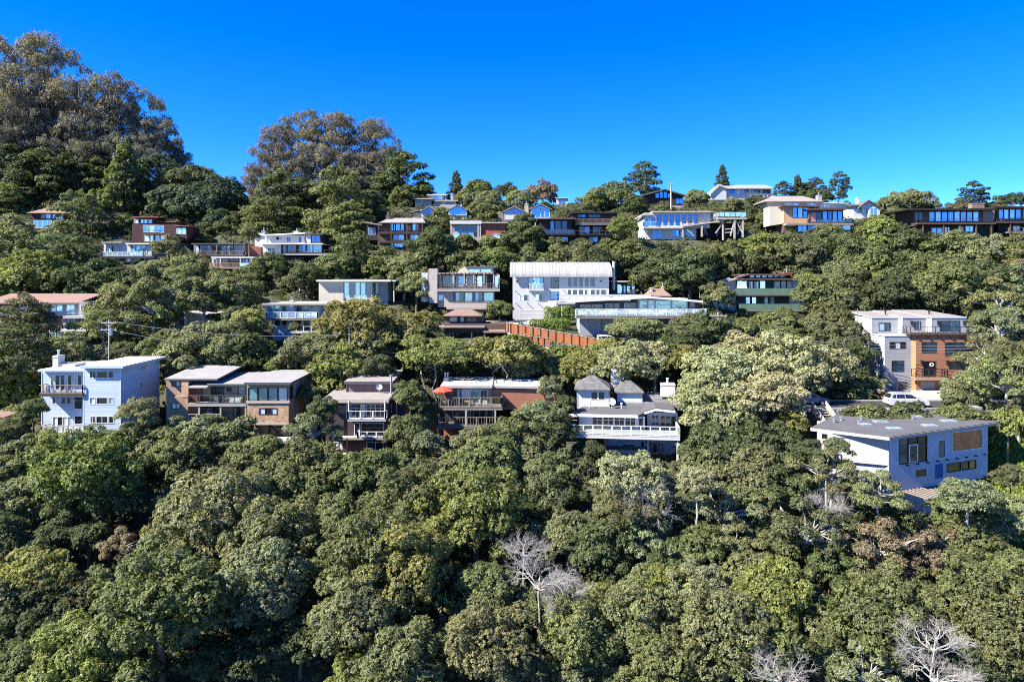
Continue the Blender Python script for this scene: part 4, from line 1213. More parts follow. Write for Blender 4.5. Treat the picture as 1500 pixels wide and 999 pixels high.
def h_green():
    h = House('green', 'dark green house with two long sage-green balcony parapets on the slope')
    h.W(1079, 1172, 410.4, 424, 1.2, 8, 'darkgreen', [(1079.4, 1094.4, 411.6, 423, 'w', 1, 'white'), (1097, 1103, 412.4, 423, 'dc'), (1105, 1111.4, 412.4, 423, 'dc'), (1113, 1121.4, 411.4, 423.4, 'w'), (1134.4, 1142.4, 412, 423, 'w'), (1144.6, 1151, 412, 423, 'c'), (1153, 1159.4, 412, 423, 'c'), (1161, 1169, 411.6, 423, 'w')])
    h.R(1089, 1177, 408.0, 0.25, -0.4, 7, 'roofbrown', rise=0.1, fascia='brownwood')
    h.W(1096, 1152, 402.6, 407.6, 3, 8, 'blackbrown', [(1098 + 9 * i, 1105.6 + 9 * i, 403.4, 407, 'n', 1, 'blackmetal') for i in range(6)])
    h.R(1086, 1154, 401.4, 0.25, 2.2, 8.5, 'roofbrown', fascia='brownwood')
    h.bars('roof_edge', [((1031, 418.6, 1.0), (1069, 407.6, 1.0)), ((1076, 408, 1.0), (1096, 402, 2.6))], 'palewood', 0.3)
    h.d = 1.4
    z0, z1 = h.Z(419), h.Z(408)
    h.fin(MB().hexa([(h.X(1031), .8, z0 - .2), (h.X(1078), .8, z1 - .2), (h.X(1078), 7, z1 - .2), (h.X(1031), 7, z0 - .2), (h.X(1031), .8, z0), (h.X(1078), .8, z1), (h.X(1078), 7, z1), (h.X(1031), 7, z0)]), 'roof', 'rooftan')
    h.P('wall', [(1036, 419.5), (1078.4, 409.4), (1078.4, 462), (1036, 462)], 1.6, 7, 'cream')
    h.chim(1149, 1160, 399, 403, 5, 6.5, 'redside', pots=1)
    h.B('parapet', 1078, 1184.6, 422.4, 431, -0.6, -0.45, 'green')
    h.B('parapet', 1184.0, 1184.6, 422.4, 431, -0.44, 1.1, 'green')
    h.deck(1078, 1184.8, 431.2, -0.62, 1.19, 'greywood', 0.25)
    h.W(1080, 1182, 432.6, 448, 1.2, 8, 'darkgreen', [(1092, 1099.4, 435, 446.6, 'b', 1, 'darkgreen'), (1101, 1108.4, 435, 446.6, 'w', 1, 'darkgreen'), (1119.4, 1126, 434.6, 446.6, 'w', 1, 'darkgreen'), (1128, 1135, 434.6, 446.6, 'w', 1, 'darkgreen'), (1156, 1162.4, 434.6, 446.6, 'c'), (1164, 1172, 434, 446.8, 'c'), (1173, 1181, 434, 446.8, 'c')])
    h.B('parapet', 1083, 1195, 445.4, 453.8, -0.9, -0.75, 'green')
    h.deck(1083, 1195.2, 454, -0.92, 1.19, 'greywood', 0.3)
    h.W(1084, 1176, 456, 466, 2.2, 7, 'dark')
    h.B('wall', 1184, 1196, 456.2, 470, -0.6, 3, 'grey')
    for x in (1086, 1110, 1140, 1166):
        h.post(x, 456, 470, -0.5, 'greywood', 0.2)
    found(h, 1082, 1180, 2.4, 7, 'dark')

# --- upper rows
def h_redroof():
    h = House('redroof', 'small house under a hipped tile roof with blue glass below, among cypresses')
    h.W(46, 98, 311.6, 322, 0.6, 7, 'darkred', [(60, 66, 313, 320, 'd'), (67, 74, 313, 320.6, 'cw'), (76, 81, 313, 320.6, 'n'), (82, 93, 312.4, 320.8, 'wcw')])
    h.hip(39, 104, 311.8, 303.4, -0.4, 7.6, 'roofred', rid=0.4)
    h.chim(68, 72, 299.6, 306, 3, 4, 'redside', pots=0)
    h.W(48, 90, 322.2, 337, 0.2, 6, 'darkred', [(49, 56, 322.8, 334.6, 'b'), (56.6, 63, 322.8, 334.6, 'b'), (63.6, 70, 322.8, 334.6, 'b'), (70.6, 76, 322.8, 334.6, 'b')])
    found(h, 48, 90)

def h_maroon():
    h = House('maroon', 'dark maroon house with stepped flat roofs and rows of pale windows')
    h.W(195, 228, 319.6, 329, 2.0, 8, 'darkred', [(197, 203, 321, 327, 'c'), (206, 210.4, 321.6, 327.4, 'w'), (211, 216, 321.6, 327.4, 'w'), (217, 223, 321.6, 327.4, 'c')])
    h.R(194, 232, 317.4, 0.25, 1.2, 8.5, 'roofbrown', rise=0.2, fascia='redside')
    h.W(228.2, 262, 327, 332, 3.0, 8, 'darkred')
    h.R(226, 258, 324.4, 0.25, 2, 8, 'roofbrown', rise=0.2, fascia='redside')
    h.W(193.4, 262, 328.4, 357, 0.4, 8, 'darkred', [(209.6, 217, 330, 340.6, 'b'), (217.8, 225.4, 330, 340.6, 'w'), (226, 233.4, 330, 340.6, 'b'), (234, 240.4, 331, 341, 'b'), (211, 218.6, 344.6, 354, 'c'), (219.4, 225, 344.6, 354, 'w'), (227, 234, 344.8, 354, 'c'), (235, 241.6, 344.8, 354, 'w')])
    h.W(257, 274, 331, 350, -0.2, 6, 'darkred', [(258.6, 265, 334, 343, 'w'), (265.8, 272, 334, 343, 'w')])
    h.R(255, 277, 330.4, 0.2, -0.5, 6, 'roofbrown', fascia='redside')
    h.deck(209, 258, 342.4, -1.0, 0.39, 'brownwood', 0.25)
    h.rail(209.4, 257, 337, 342.2, -0.95, 6, 'brownwood')
    found(h, 194, 262)

def h_teal():
    h = House('teal', 'pale low house with teal glass pavilion above a dark deck and blue glass')
    h.W(152, 186, 356, 375, 0.6, 6, 'white', [(155, 161, 360, 371, 'dc'), (163, 169, 360, 371, 'dc')])
    h.R(148, 178, 354.6, 0.2, -0.4, 6.5, 'roofpale', rise=0.1, fascia='palewood')
    h.W(186.2, 222, 358, 375, 0, 6, 'cream', [(191, 198, 359.6, 373, 't'), (199, 206, 359.6, 373, 't'), (207, 214, 359.6, 373, 't'), (215, 220.6, 359.6, 373, 'c')])
    h.R(184, 226, 356.4, 0.25, -0.6, 6.5, 'roofpale', rise=0.25, fascia='roofwhite')
    h.P('end_wall', [(222.2, 358), (231, 361), (231, 372), (222.2, 374)], 0.8, 5, 'roofpale')
    h.deck(142, 226, 375.4, -1.4, -0.01, 'darkgrey', 0.35)
    h.rail(150, 210, 369, 375.2, -1.3, 8, 'trim', fill='g_w', ret=0.9)
    h.W(158, 216, 376.6, 385, -0.2, 5, 'grey', [(160, 172, 377.4, 383.6, 'b'), (173, 184, 377.4, 383.6, 'b'), (185, 195, 377.4, 383.6, 'w'), (197, 212, 377.8, 383, 'cd')])
    found(h, 152, 220)

def h_flat():
    h = House('flat', 'flat-roofed dark house with pale curtains, long railed deck and red-brown end wall')
    h.W(283, 358, 358.6, 374.6, 1.2, 7, 'blackbrown', [(285, 291, 360, 373, 'c'), (293, 303, 360, 373, 'dd'), (304, 310, 360, 373, 'c'), (312, 324, 360, 373, 'dn'), (325, 331, 360, 373, 'w'), (332, 341, 360, 373, 'cd'), (343, 356, 360, 373, 'dd')])
    h.R(280, 359, 356.4, 0.3, -0.8, 7.4, 'roofpale', rise=0.1, fascia='darkgrey')
    h.P('end_wall', [(358.2, 359), (382, 362), (382, 376), (358.2, 376)], 0.6, 5, 'redside')
    h.deck(282, 359, 374.4, -1.0, 1.19, 'brownwood', 0.3)
    h.rail(283, 358, 367.8, 374.2, -0.95, 7, 'greywood', bars=0.25, ret=0.8)
    for x in (286, 317, 357.6):
        h.post(x, 358.6, 374, -0.7, 'greywood', 0.15)
    found(h, 283, 380, 1.3, 6, 'dark')

def h_cedar():
    h = House('cedar', 'low white-framed house with cedar-railed and white-railed decks on posts')
    h.W(310, 386, 378, 392, 1.2, 7, 'greywood', [(313, 322, 379.6, 391, 'dd'), (325, 334, 379.6, 391, 'dd'), (337, 349, 379.6, 391, 'dd'), (353, 366, 379.6, 391, 'dn'), (370, 384, 379.6, 391, 'dd')])
    h.R(309, 390, 376.2, 0.3, -1.0, 7.4, 'roofwhite', rise=0.1, fascia='white')
    h.deck(305, 388, 391.6, -1.2, 1.19, 'palewood', 0.3)
    h.rail(306, 350, 385, 391.4, -1.1, 5, 'orangewood', bars=0.16, ret=0.9)
    h.rail(351.5, 384, 385.4, 391.4, -1.1, 3, 'trim', fill='g_w')
    for x in (312, 323, 352, 368, 381):
        h.post(x, 378, 391, -0.9, 'trim', 0.16)
        h.post(x, 393, 402, -0.8, 'brownwood', 0.18)
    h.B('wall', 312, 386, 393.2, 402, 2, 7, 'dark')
    found(h, 312, 384, 2.1, 6, 'dark')

def h_slant():
    h = House('slant', 'large white house with slanting white roofs above a glass pavilion on broad decks')
    h.W(388, 447, 344.6, 358, 2.4, 9, 'white', [(391, 397, 347, 356, 'c'), (404, 414, 346.6, 352, 'dw'), (420, 426, 347, 355, 'dd'), (437, 446, 346.6, 356, 'dc')])
    h.R(386, 447, 343.6, 0.3, 1.6, 9.4, 'roofpale', rise=0.1, side=0.45, fascia='roofwhite')
    h.P('gable_wall', [(373, 341), (388, 345.4), (388, 362), (373, 362)], 3.0, 8, 'white')
    h.bars('roof_edge', [((368, 346, 2.6), (374, 341, 2.6)), ((374, 341, 2.6), (388, 344.4, 2.6))], 'roofwhite', 0.3)
    h.W(447.4, 470, 344, 357, 1.4, 8, 'darkgrey', [(456, 469, 345, 355, 'nn', 1, 'blackmetal')])
    h.P('end_panel', [(447.4, 345), (455, 344), (455, 356), (450, 356)], 1.2, 1.38, 'white')
    h.R(444, 473, 342.4, 0.25, 0.8, 8.4, 'roofpale', rise=0.1, fascia='darkgrey')
    h.W(412, 472, 357.4, 372, 0.6, 8, 'blackbrown', [(414, 420, 358.6, 370, 'd', 1, 'blackmetal'), (421, 434, 358.6, 370, 'dd', 1, 'blackmetal'), (437, 448, 358.6, 370, 'dn', 1, 'blackmetal'), (450, 458, 358.6, 370, 'nt'), (459, 471, 358.6, 370, 'ttt')])
    h.R(380, 473, 356.4, 0.25, -0.4, 8, 'roofpale', fascia='roofwhite')
    h.W(385, 411.8, 358, 374, 1.0, 8, 'white', [(392, 403, 363, 368, 'dd')])
    h.door(386, 402, 368.6, 373.6, 0.96, 'white', 2)
    h.deck(404, 487, 371.6, -1.8, 0.59, 'palewood', 0.35)
    h.rail(414, 484, 366.4, 371.4, -1.7, 8, 'darkgrey', ret=1.4)
    h.deck(414, 446, 383, -1.2, 3, 'palewood', 0.3)
    h.rail(415, 445, 378, 382.8, -1.1, 5, 'greywood', bars=0.3)
    h.B('wall', 412, 470, 373.4, 386, 3.2, 8, 'dark')  # dark backing stands for shade below the decks
    h.chim(383, 388, 338, 346, 4, 5, 'grey', pots=1)
    h.chim(430, 437, 338.6, 342, 5, 6.4, 'white', pots=1)
    found(h, 388, 470, 3.3, 8, 'dark')

def h_tanroof():
    h = House('tanroof', 'brown three-level house with tan roof and sky-blue windows beside a big cypress')
    h.W(553, 619.6, 325.6, 366, 0.8, 8, 'brownwood', [(573, 579, 327.6, 338.8, 'b', 1, 'blackmetal'), (579.6, 586, 327.6, 338.8, 'b', 1, 'blackmetal'), (586.6, 592, 327.6, 338.8, 'b', 1, 'blackmetal'), (596, 602, 330, 338.6, 'r', 1, 'brownwood'), (604, 613.6, 327.6, 338.8, 'wr', 1, 'brownwood'),
        (576, 583, 344, 352.4, 'n'), (583.6, 592, 344, 352.4, 'b'), (601, 613, 344, 352, 'cw'), (574, 590, 356.4, 362.6, 'bb')])
    h.hip(556, 623, 325.8, 319.6, -0.4, 9, 'rooftan', rid=0.75)
    h.chim(565, 571, 315, 322, 3, 4, 'brownwood', pots=1)
    h.R(534, 560, 325, 0.25, 0.0, 7, 'rooftan', rise=-0.6, side=-0.6)
    h.W(537, 553, 330, 352, 1.6, 7, 'blackbrown', [(540, 550, 334, 344, 'nd')])
    for y in (340.6, 353.8):
        h.deck(553, 620, y, -0.8, 0.79, 'brownwood', 0.3)
        h.rail(554, 619, y - 4.6, y - .2, -0.75, 6, 'brownwood')
    for x in (554.6, 573, 596, 618.6):
        h.post(x, 326, 366, -0.65, 'brownwood', 0.2)
    found(h, 553, 619, 1.0, 7, 'dark')

def h_shingle():
    h = House('shingle', 'low glass-fronted house with thick pale roof edge and red shingle side wall')
    h.W(660, 703.6, 328, 351, 0.8, 7, 'greywood', [(665, 673, 330, 340, 'd'), (674, 682.6, 330, 340, 'd'), (684, 693, 330, 340, 'd'), (694.6, 699, 330, 340, 'd'), (664, 674, 341, 349.6, 'w'), (675, 684, 341, 349.6, 'b'), (685, 694, 341, 349.6, 'w')])
    h.R(659, 705.4, 323.6, 0.7, -0.4, 7.4, 'roofpale', rise=0.05, fascia='roofpale')
    for x in (660.8, 700.4, 703.6):
        h.post(x, 328.4, 351, -0.1, 'palewood', 0.3)
    h.W(705.6, 741, 327, 351, 0.2, 6, 'redshingle', [(722, 733, 343, 349, 'cc')])
    h.R(704.6, 744, 325.6, 0.25, -0.5, 6.4, 'roofpale', fascia='palewood')
    found(h, 660, 741)

def arch_face(h, xa, xb, ye, yp, yb, n, wall, glass_, d0=0.0, d1=6.0, skew=0.5):
    """gabled front filled with glazing"""
    xm = xa + (xb - xa) * skew
    yw = ye - 1
    h.P('wall', [(xa, yb), (xa, ye), (xm, yp), (xb, ye), (xb, yb)], d0 + 0.12, d1, wall)
    i = 1.4
    h.P('pane', [(xa + i, yb - 1.2), (xa + i, ye + 1.0), (xm, yp + 2.0), (xb - i, ye + 1.0), (xb - i, yb - 1.2)], d0 + 0.05, d0 + 0.1, glass_)
    segs = []
    for k in range(n + 1):
        x = xa + 1 + (xb - xa - 2) * k / n
        t = (x - xa) / (xm - xa) if x < xm else (xb - x) / (xb - xm)
        segs.append(((x, yb - 0.8, d0), (x, ye + (yp - ye) * min(1, t) + 1, d0)))
    segs += [((xa + .6, ye, d0), (xm, yp + 1, d0)), ((xm, yp + 1, d0), (xb - .6, ye, d0)), ((xa + 1, yb - 1, d0), (xb - 1, yb - 1, d0)), ((xa + 1, ye + 1, d0), (xb - 1, ye + 1, d0))]
    h.bars('window_frame', segs, 'trim', 0.13)
    h.gable(xa - 2, xb + 2, ye + 0.6, yp - 1, d0 - 0.7, d1 + .3, 'rooftan', th=0.2, px=xm)

def h_arch():
    h = House('arch', 'pair of gabled glass fronts with pale chimney between them, near the ridge')
    arch_face(h, 738, 768, 309, 303.2, 315.6, 5, 'greywood', 'g_n')
    arch_face(h, 777, 806, 305.4, 299.4, 320, 4, 'greywood', 'g_b', d0=-0.4)
    h.B('parapet', 739, 768, 315, 321.5, -0.9, -0.75, 'white')
    h.deck(738, 769, 321.7, -0.95, 0.1, 'palewood', 0.2)
    h.W(739, 768, 322, 327, 0.2, 5, 'grey')
    h.W(776, 808, 320.2, 327, -0.1, 5, 'grey')
    h.chim(768.6, 774, 298.6, 322, -0.4, 0.9, 'beige', pots=1)
    h.W(729, 737.6, 310, 327, 1.2, 6, 'greywood')
    found(h, 730, 806)

def h_glasspk():
    h = House('glasspk', 'house with twin gabled bright blue glass fronts and low sloping roofs')
    arch_face(h, 617, 641, 309, 303, 313.6, 4, 'white', 'g_n', skew=0.45)
    arch_face(h, 657, 684, 307, 300.6, 316.4, 4, 'white', 'g_b', d0=-0.6)
    h.R(600, 618, 310.4, 0.2, 0.0, 6, 'rooftan', side=0.6)
    h.R(641, 658, 311, 0.2, 0.0, 6, 'rooftan', side=0.5)
    h.W(606, 616.8, 311.6, 321, 0.8, 6, 'cream')
    h.W(641.4, 656.6, 312.4, 321, 0.6, 6, 'greywood', [(646, 655, 313.4, 319, 'dd')])
    h.W(617, 641, 313.8, 321, 0.1, 6, 'white')
    h.W(657, 684, 316.6, 321, -0.4, 5, 'cream')
    h.vent(676, 304, 3, 0.7, 0.14, 'trim')
    found(h, 606, 684)

def h_stack():
    h = House('stack', 'grey house of stacked flat roofs and small terraces below the tall trees')
    h.W(608, 632, 291.6, 301, 0.5, 6, 'grey', [(611, 620, 294, 299, 'dd')])
    h.R(604, 634, 290.6, 0.25, -0.6, 6.5, 'rooftan', fascia='palewood')
    h.W(628, 650, 285.8, 294, 3.5, 7.5, 'grey', [(631, 640, 287, 292, 'tt'), (641, 648, 287, 292, 'w')])
    h.R(625, 653, 285, 0.22, 2.8, 8, 'rooftan', fascia='roofpale')
    h.W(636, 668, 294.6, 302, 1.5, 7, 'beige', [(640, 648, 296, 300, 'd'), (652, 664, 296, 300, 'dd')])
    h.R(632, 671, 293.4, 0.25, 0.8, 7.4, 'roofpale', fascia='palewood')
    for x in (587, 590, 595, 600):
        h.post(x, 296, 306, 0.4, 'palewood', 0.2)
    h.bars('pergola', [((585, 297, 0.4), (603, 297, 0.4)), ((585, 297, 2.4), (603, 297, 2.4))], 'palewood', 0.2)
    h.chim(660, 664, 286, 294, 4, 5, 'grey', pots=1)
    found(h, 608, 668)

def h_black():
    h = House('black', 'black timber house with two blocks, long balconies and large dark windows')
    h.W(791, 838, 321, 344.6, 0, 8, 'blackbrown', [(806, 812, 323.6, 341, 'n', 1, 'blackmetal'), (813, 822, 323.6, 341, 'dd', 1, 'brownwood'), (823, 831, 323.6, 341, 'd', 1, 'brownwood')])
    h.R(787, 843, 319.4, 0.3, -0.9, 8.4, 'roofdark', fascia='brownwood')
    h.deck(790, 843, 343, -1.4, -0.01, 'blackbrown', 0.3)
    h.rail(791, 842, 337, 342.8, -1.3, 6, 'brownwood', fill='g_d', ret=1.2)
    h.W(838.2, 904, 311.6, 344, 2.2, 9, 'blackbrown', [(846, 858, 314, 319, 'dn', 1, 'blackmetal'), (862, 880, 314, 319, 'ddd', 1, 'blackmetal'), (848, 864, 330, 342, 'dn', 1, 'blackmetal'), (868, 884, 330, 342, 'dd', 1, 'brownwood'), (888, 900, 330, 342, 'dd', 1, 'brownwood')])
    h.R(836, 906, 310.2, 0.35, 1.0, 9.4, 'roofdark', fascia='blackbrown')
    h.deck(843, 906, 327.6, -0.4, 2.19, 'greywood', 0.3)
    h.rail(844, 905, 320.4, 327.4, -0.35, 6, 'greywood', bars=0.22, ret=1.2)
    h.deck(842, 906, 343.4, -0.8, 2.19, 'blackbrown', 0.3)
    h.rail(843, 905, 338, 343.2, -0.7, 7, 'brownwood')
    h.W(793, 902, 345, 358, 0.6, 8, 'blackbrown', [(806, 820, 347, 355, 'dd', 1, 'blackmetal'), (822, 832, 347, 355, 'n', 1, 'blackmetal'), (862, 876, 347, 355, 'dn', 1, 'blackmetal'), (880, 894, 347, 355, 'dn', 1, 'greywood')])
    h.post(790, 344, 366, -1.2, 'palewood', 0.2)
    h.post(784, 326, 352, 0.4, 'palewood', 0.2)
    h.rail(780, 790, 345, 350, 0.2, 2, 'greywood')
    found(h, 793, 902, 0.8, 8, 'dark')

def h_stilt():
    h = House('stilt', 'white house with band of deep blue windows and tall timber deck on braced stilts')
    h.W(944, 1040, 312, 334, 0, 8, 'white', [(948.6, 960, 320, 331.6, 'bn', 2)] + [(962 + 8.9 * i, 970 + 8.9 * i, 313.4, 331.4, 'n', 2) for i in range(4)] + [(998.4 + 8.8 * i, 1006 + 8.8 * i, 313.2, 328.6, 'n', 2) for i in range(3)])
    h.R(956, 1040, 309.4, 0.3, -0.9, 8.4, 'roofpale', rise=0.1, fascia='palewood')
    h.bars('roof_edge', [((934, 323, -0.5), (942, 314.4, -0.5)), ((942, 314.4, -0.5), (957, 313.4, -0.5))], 'palewood', 0.3)
    h.R(940, 957, 314.6, 0.25, -0.7, 7.5, 'roofpale', side=0.1, fascia='palewood')
    h.deck(942, 1000, 332.6, -1.2, -0.01, 'roofpale', 0.35)
    h.rail(943, 962, 324.6, 332.4, -1.1, 2, 'trim', fill='g_b', ret=0.8)
    h.W(944, 1000, 334.8, 351, 0.4, 8, 'white', [(956, 963, 338, 349, 'n'), (963.6, 970, 338, 349, 'n'), (983, 997, 337.6, 346, 'nb')], side='paleblue')
    h.W(1000.2, 1020, 334.8, 351, 1.6, 7, 'white', [(1004, 1016, 338, 347, 'n')])
    h.bars('brace', [((942, 333, -0.9), (952, 348, 0.3))], 'white', 0.25)
    # ramped walkway to the far deck
    for off in (0, 2.2):
        h.bars('walkway_beam', [((1000, 331.6, -1.0 + off), (1062, 323, -1.0 + off))], 'palewood', 0.35)
    h.d = 0
    a, b = (h.X(1000), h.Z(331)), (h.X(1062), h.Z(322.2))
    h.fin(MB().prism_y([a, b, (b[0], b[1] - .12), (a[0], a[1] - .12)], -1.1, 2.2), 'walkway', 'palewood')
    segs = []
    for i in range(9):
        t = i / 8
        x, y = 1000 + 62 * t, 331 - 8.8 * t
        segs.append(((x, y, -1.0), (x, y - 6.6, -1.0)))
    segs += [((1000, 324.6, -1.0), (1062, 315.6, -1.0)), ((1000, 328, -1.0), (1062, 319, -1.0))]
    h.bars('railing', segs, 'greywood', 0.1)
    h.deck(1052, 1094, 318.6, -1.6, 5, 'palewood', 0.45)
    h.rail(1053, 1093.4, 310.6, 318.4, -1.5, 5, 'darkgrey', fill='g_w', ret=4)
    h.W(1036, 1058, 311, 322, 4, 8, 'beige', [(1040, 1050, 314, 321, 'dd')])
    h.R(1034, 1060, 308.8, 0.25, 2.4, 8.6, 'rooftan', side=-0.5)
    for x, y0, y1, d in ((1000, 332, 348, -0.9), (1028, 328, 347, -0.9), (1031, 328, 346, 1.2), (1059, 322, 352, -0.9), (1062, 322, 350, 1.4), (1076, 320, 350, -1.3), (1088, 320, 348, -1.3), (1080, 320, 346, 3.5)):
        h.post(x, y0, y1, d, 'palewood' if d < 0 else 'brownwood', 0.32)
    for x0, y0, x1, y1, d in ((1001, 332, 1017, 346, -0.8), (1027, 330, 1037, 345, 0.2), (1037, 329, 1030, 346, 0.4), (1048, 342, 1059, 326, -0.7), (1056, 326, 1050, 346, 0.6), (1076, 322, 1070, 346, -1.1), (1077, 322, 1090, 346, -1.1), (1062, 336, 1078, 335, -0.9), (1062, 341, 1078, 340, -0.9), (1088, 322, 1080, 344, -0.9)):
        h.bars('brace', [((x0, y0, d), (x1, y1, d))], 'palewood' if d < 0 else 'greywood', 0.22)
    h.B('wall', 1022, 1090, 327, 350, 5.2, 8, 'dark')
    found(h, 944, 1018, 1.8, 7)

def h_terrace():
    h = House('terrace', 'terraced wood and glass house with grey upper storey and bright blue window walls')
    h.W(1124, 1200, 294.4, 303, 4.2, 9, 'beige', [(1149, 1160, 295.4, 301, 'c'), (1161, 1170, 295.4, 301, 'w'), (1182, 1196, 296.4, 301, 'cwc')])
    h.hip(1119, 1206, 294.8, 287.4, 3.0, 10, 'rooftan', rid=0.5)
    h.chim(1198, 1204, 286, 295, 6, 7.2, 'grey', pots=1)
    h.W(1200.4, 1240, 297.6, 305, 4.4, 9, 'white', [(1206, 1216, 299, 303.6, 'wc')])
    h.R(1196, 1243, 296.4, 0.2, 3.6, 9, 'roofpale', rise=0.1, side=-0.2)
    h.P('side_wall', [(1127, 303), (1148, 302), (1148, 328), (1127, 331)], 1.4, 5, 'cream')
    h.W(1148.2, 1184.6, 302.4, 327, 0.4, 7, 'orangewood', [(1161, 1168, 304, 319.4, 'b', 1, 'blackmetal'), (1168.6, 1176, 304, 319.4, 'w', 1, 'blackmetal'), (1176.6, 1183.4, 304, 319.4, 'b', 1, 'blackmetal')])
    h.R(1145, 1187, 300.8, 0.3, -0.6, 7.4, 'roofbrown', fascia='brownwood')
    h.W(1184.8, 1235, 307.4, 327, 0, 7, 'brownwood', [(1187, 1204, 311, 325.4, 'rd', 1, 'blackmetal'), (1205, 1212, 309.4, 325.4, 'b', 1, 'blackmetal'), (1212.6, 1219, 309.4, 325.4, 'n', 1, 'blackmetal'), (1219.6, 1226.6, 309.4, 325.4, 'b', 1, 'blackmetal'), (1227.2, 1234, 309.4, 325.4, 'b', 1, 'blackmetal')])
    h.R(1183, 1240, 305.6, 0.3, -1.0, 7.4, 'roofbrown', fascia='brownwood')
    h.deck(1152, 1250, 327.2, -1.4, 0.39, 'palewood', 0.35)
    h.rail(1186, 1249, 321.4, 327, -1.3, 6, 'blackmetal', ret=1, fill='g_h')
    h.W(1166, 1248, 329.2, 342, -0.2, 6, 'brownwood', [(1168.6, 1182, 330.4, 340, 'bb', 1, 'blackmetal'), (1183, 1197, 330.4, 338, 'nb', 1, 'blackmetal'), (1199, 1214, 330, 337, 'nn', 1, 'blackmetal'), (1218, 1232, 330, 337, 'ww'), (1234, 1246, 330, 337, 'w')])
    h.B('wall', 1148, 1165.8, 328, 341, 0.6, 5, 'brownwood')
    found(h, 1150, 1246)

def h_cottage():
    h = House('cottage', 'small grey cottage with pitched grey roof and one teal window on the ridge')
    h.W(1272, 1289, 303, 321, 0, 6, 'paleblue', [(1274.6, 1286, 304.6, 317, 'tt')])
    h.gable(1258, 1291, 303.8, 292.6, -0.6, 6.5, 'slatepale', th=0.25, px=1273)
    h.P('gable_wall', [(1262, 303.4), (1273.4, 294.6), (1288, 303.4), (1288, 306), (1262, 306)], 0.02, 5.8, 'paleblue')
    h.W(1250, 1271.8, 302, 321, 0.8, 6, 'white', [(1254, 1268, 305, 311, 'cdc')])
    h.R(1247, 1264, 300.6, 0.2, 0.0, 6, 'slatepale', rise=0.8)
    h.chim(1256, 1260, 290, 299, 3, 4, 'white', pots=1)
    found(h, 1250, 1288)

def h_ranch():
    h = House('ranch', 'long dark ranch house with continuous blue windows and deck over dark lower storey')
    h.W(1338, 1458, 307, 326, 0.8, 8, 'brownwood', [(1361 + 9.2 * i, 1369.6 + 9.2 * i, 309.4, 324.6, 'w' if i % 3 == 1 else 'b', 1, 'brownwood') for i in range(8)] + [(1340, 1352, 311, 324, 'dd', 1, 'brownwood')])
    h.B('siding_panel', 1440, 1457, 309, 325, 0.7, 0.79, 'greywood')
    h.R(1328, 1460, 305.6, 0.35, -1.2, 8.6, 'roofdark', rise=0.2, fascia='blackbrown')
    h.chim(1424, 1442, 298, 305, 4, 5.4, 'roofbrown', pots=0)
    h.deck(1344, 1459, 326.4, -1.6, 0.79, 'brownwood', 0.35)
    h.rail(1345, 1458, 320.8, 326.2, -1.5, 10, 'blackmetal', ret=1)
    h.W(1356, 1456, 328.6, 347, 0.8, 8, 'blackbrown', [(1364, 1372, 334, 344, 'b'), (1372.8, 1380, 334, 344, 'b'), (1384, 1391, 333, 343, 'w'), (1403, 1412, 332, 340, 'c', 1, 'greywood'), (1414, 1426, 331, 340, 'ww', 1, 'greywood')])
    for x in (1352, 1382, 1406, 1430, 1452):
        h.post(x, 328, 350, -1.3, 'brownwood', 0.25)
    h.deck(1360, 1424, 346.4, -1.4, 0.7, 'greywood', 0.3)
    found(h, 1356, 1456, 1.0, 7, 'dark')

def h_ranch2():
    h = House('ranch2', 'dark house at the right edge with blue windows, joined onto the ranch deck line')
    h.W(1460, 1534, 304.4, 328, 0.4, 8, 'brownwood', [(1463, 1470, 307, 321, 'b', 1, 'brownwood'), (1470.6, 1478, 307, 321, 'w', 1, 'brownwood'), (1479, 1487, 307, 321, 'w', 1, 'brownwood'), (1488, 1496, 307, 321, 'b', 1, 'brownwood'), (1498, 1510, 307, 321, 'nb', 1, 'brownwood')])
    h.R(1457, 1536, 302.4, 0.35, -1.0, 8.6, 'roofdark', fascia='blackbrown')
    h.deck(1459.5, 1534, 324.4, -1.5, 0.39, 'brownwood', 0.35)
    h.rail(1460, 1533, 318.8, 324.2, -1.4, 7, 'blackmetal')
    h.W(1462, 1532, 328.2, 347, 1.6, 8, 'blackbrown', [(1484, 1494, 331, 338, 'cc')])
    h.deck(1476, 1534, 339.6, -1.2, 1.59, 'greywood', 0.3)
    h.rail(1477, 1533, 334, 339.4, -1.1, 5, 'greywood')
    for x in (1480, 1502):
        h.post(x, 326, 350, -1.2, 'brownwood', 0.22)
    found(h, 1462, 1530, 1.8, 7, 'dark')

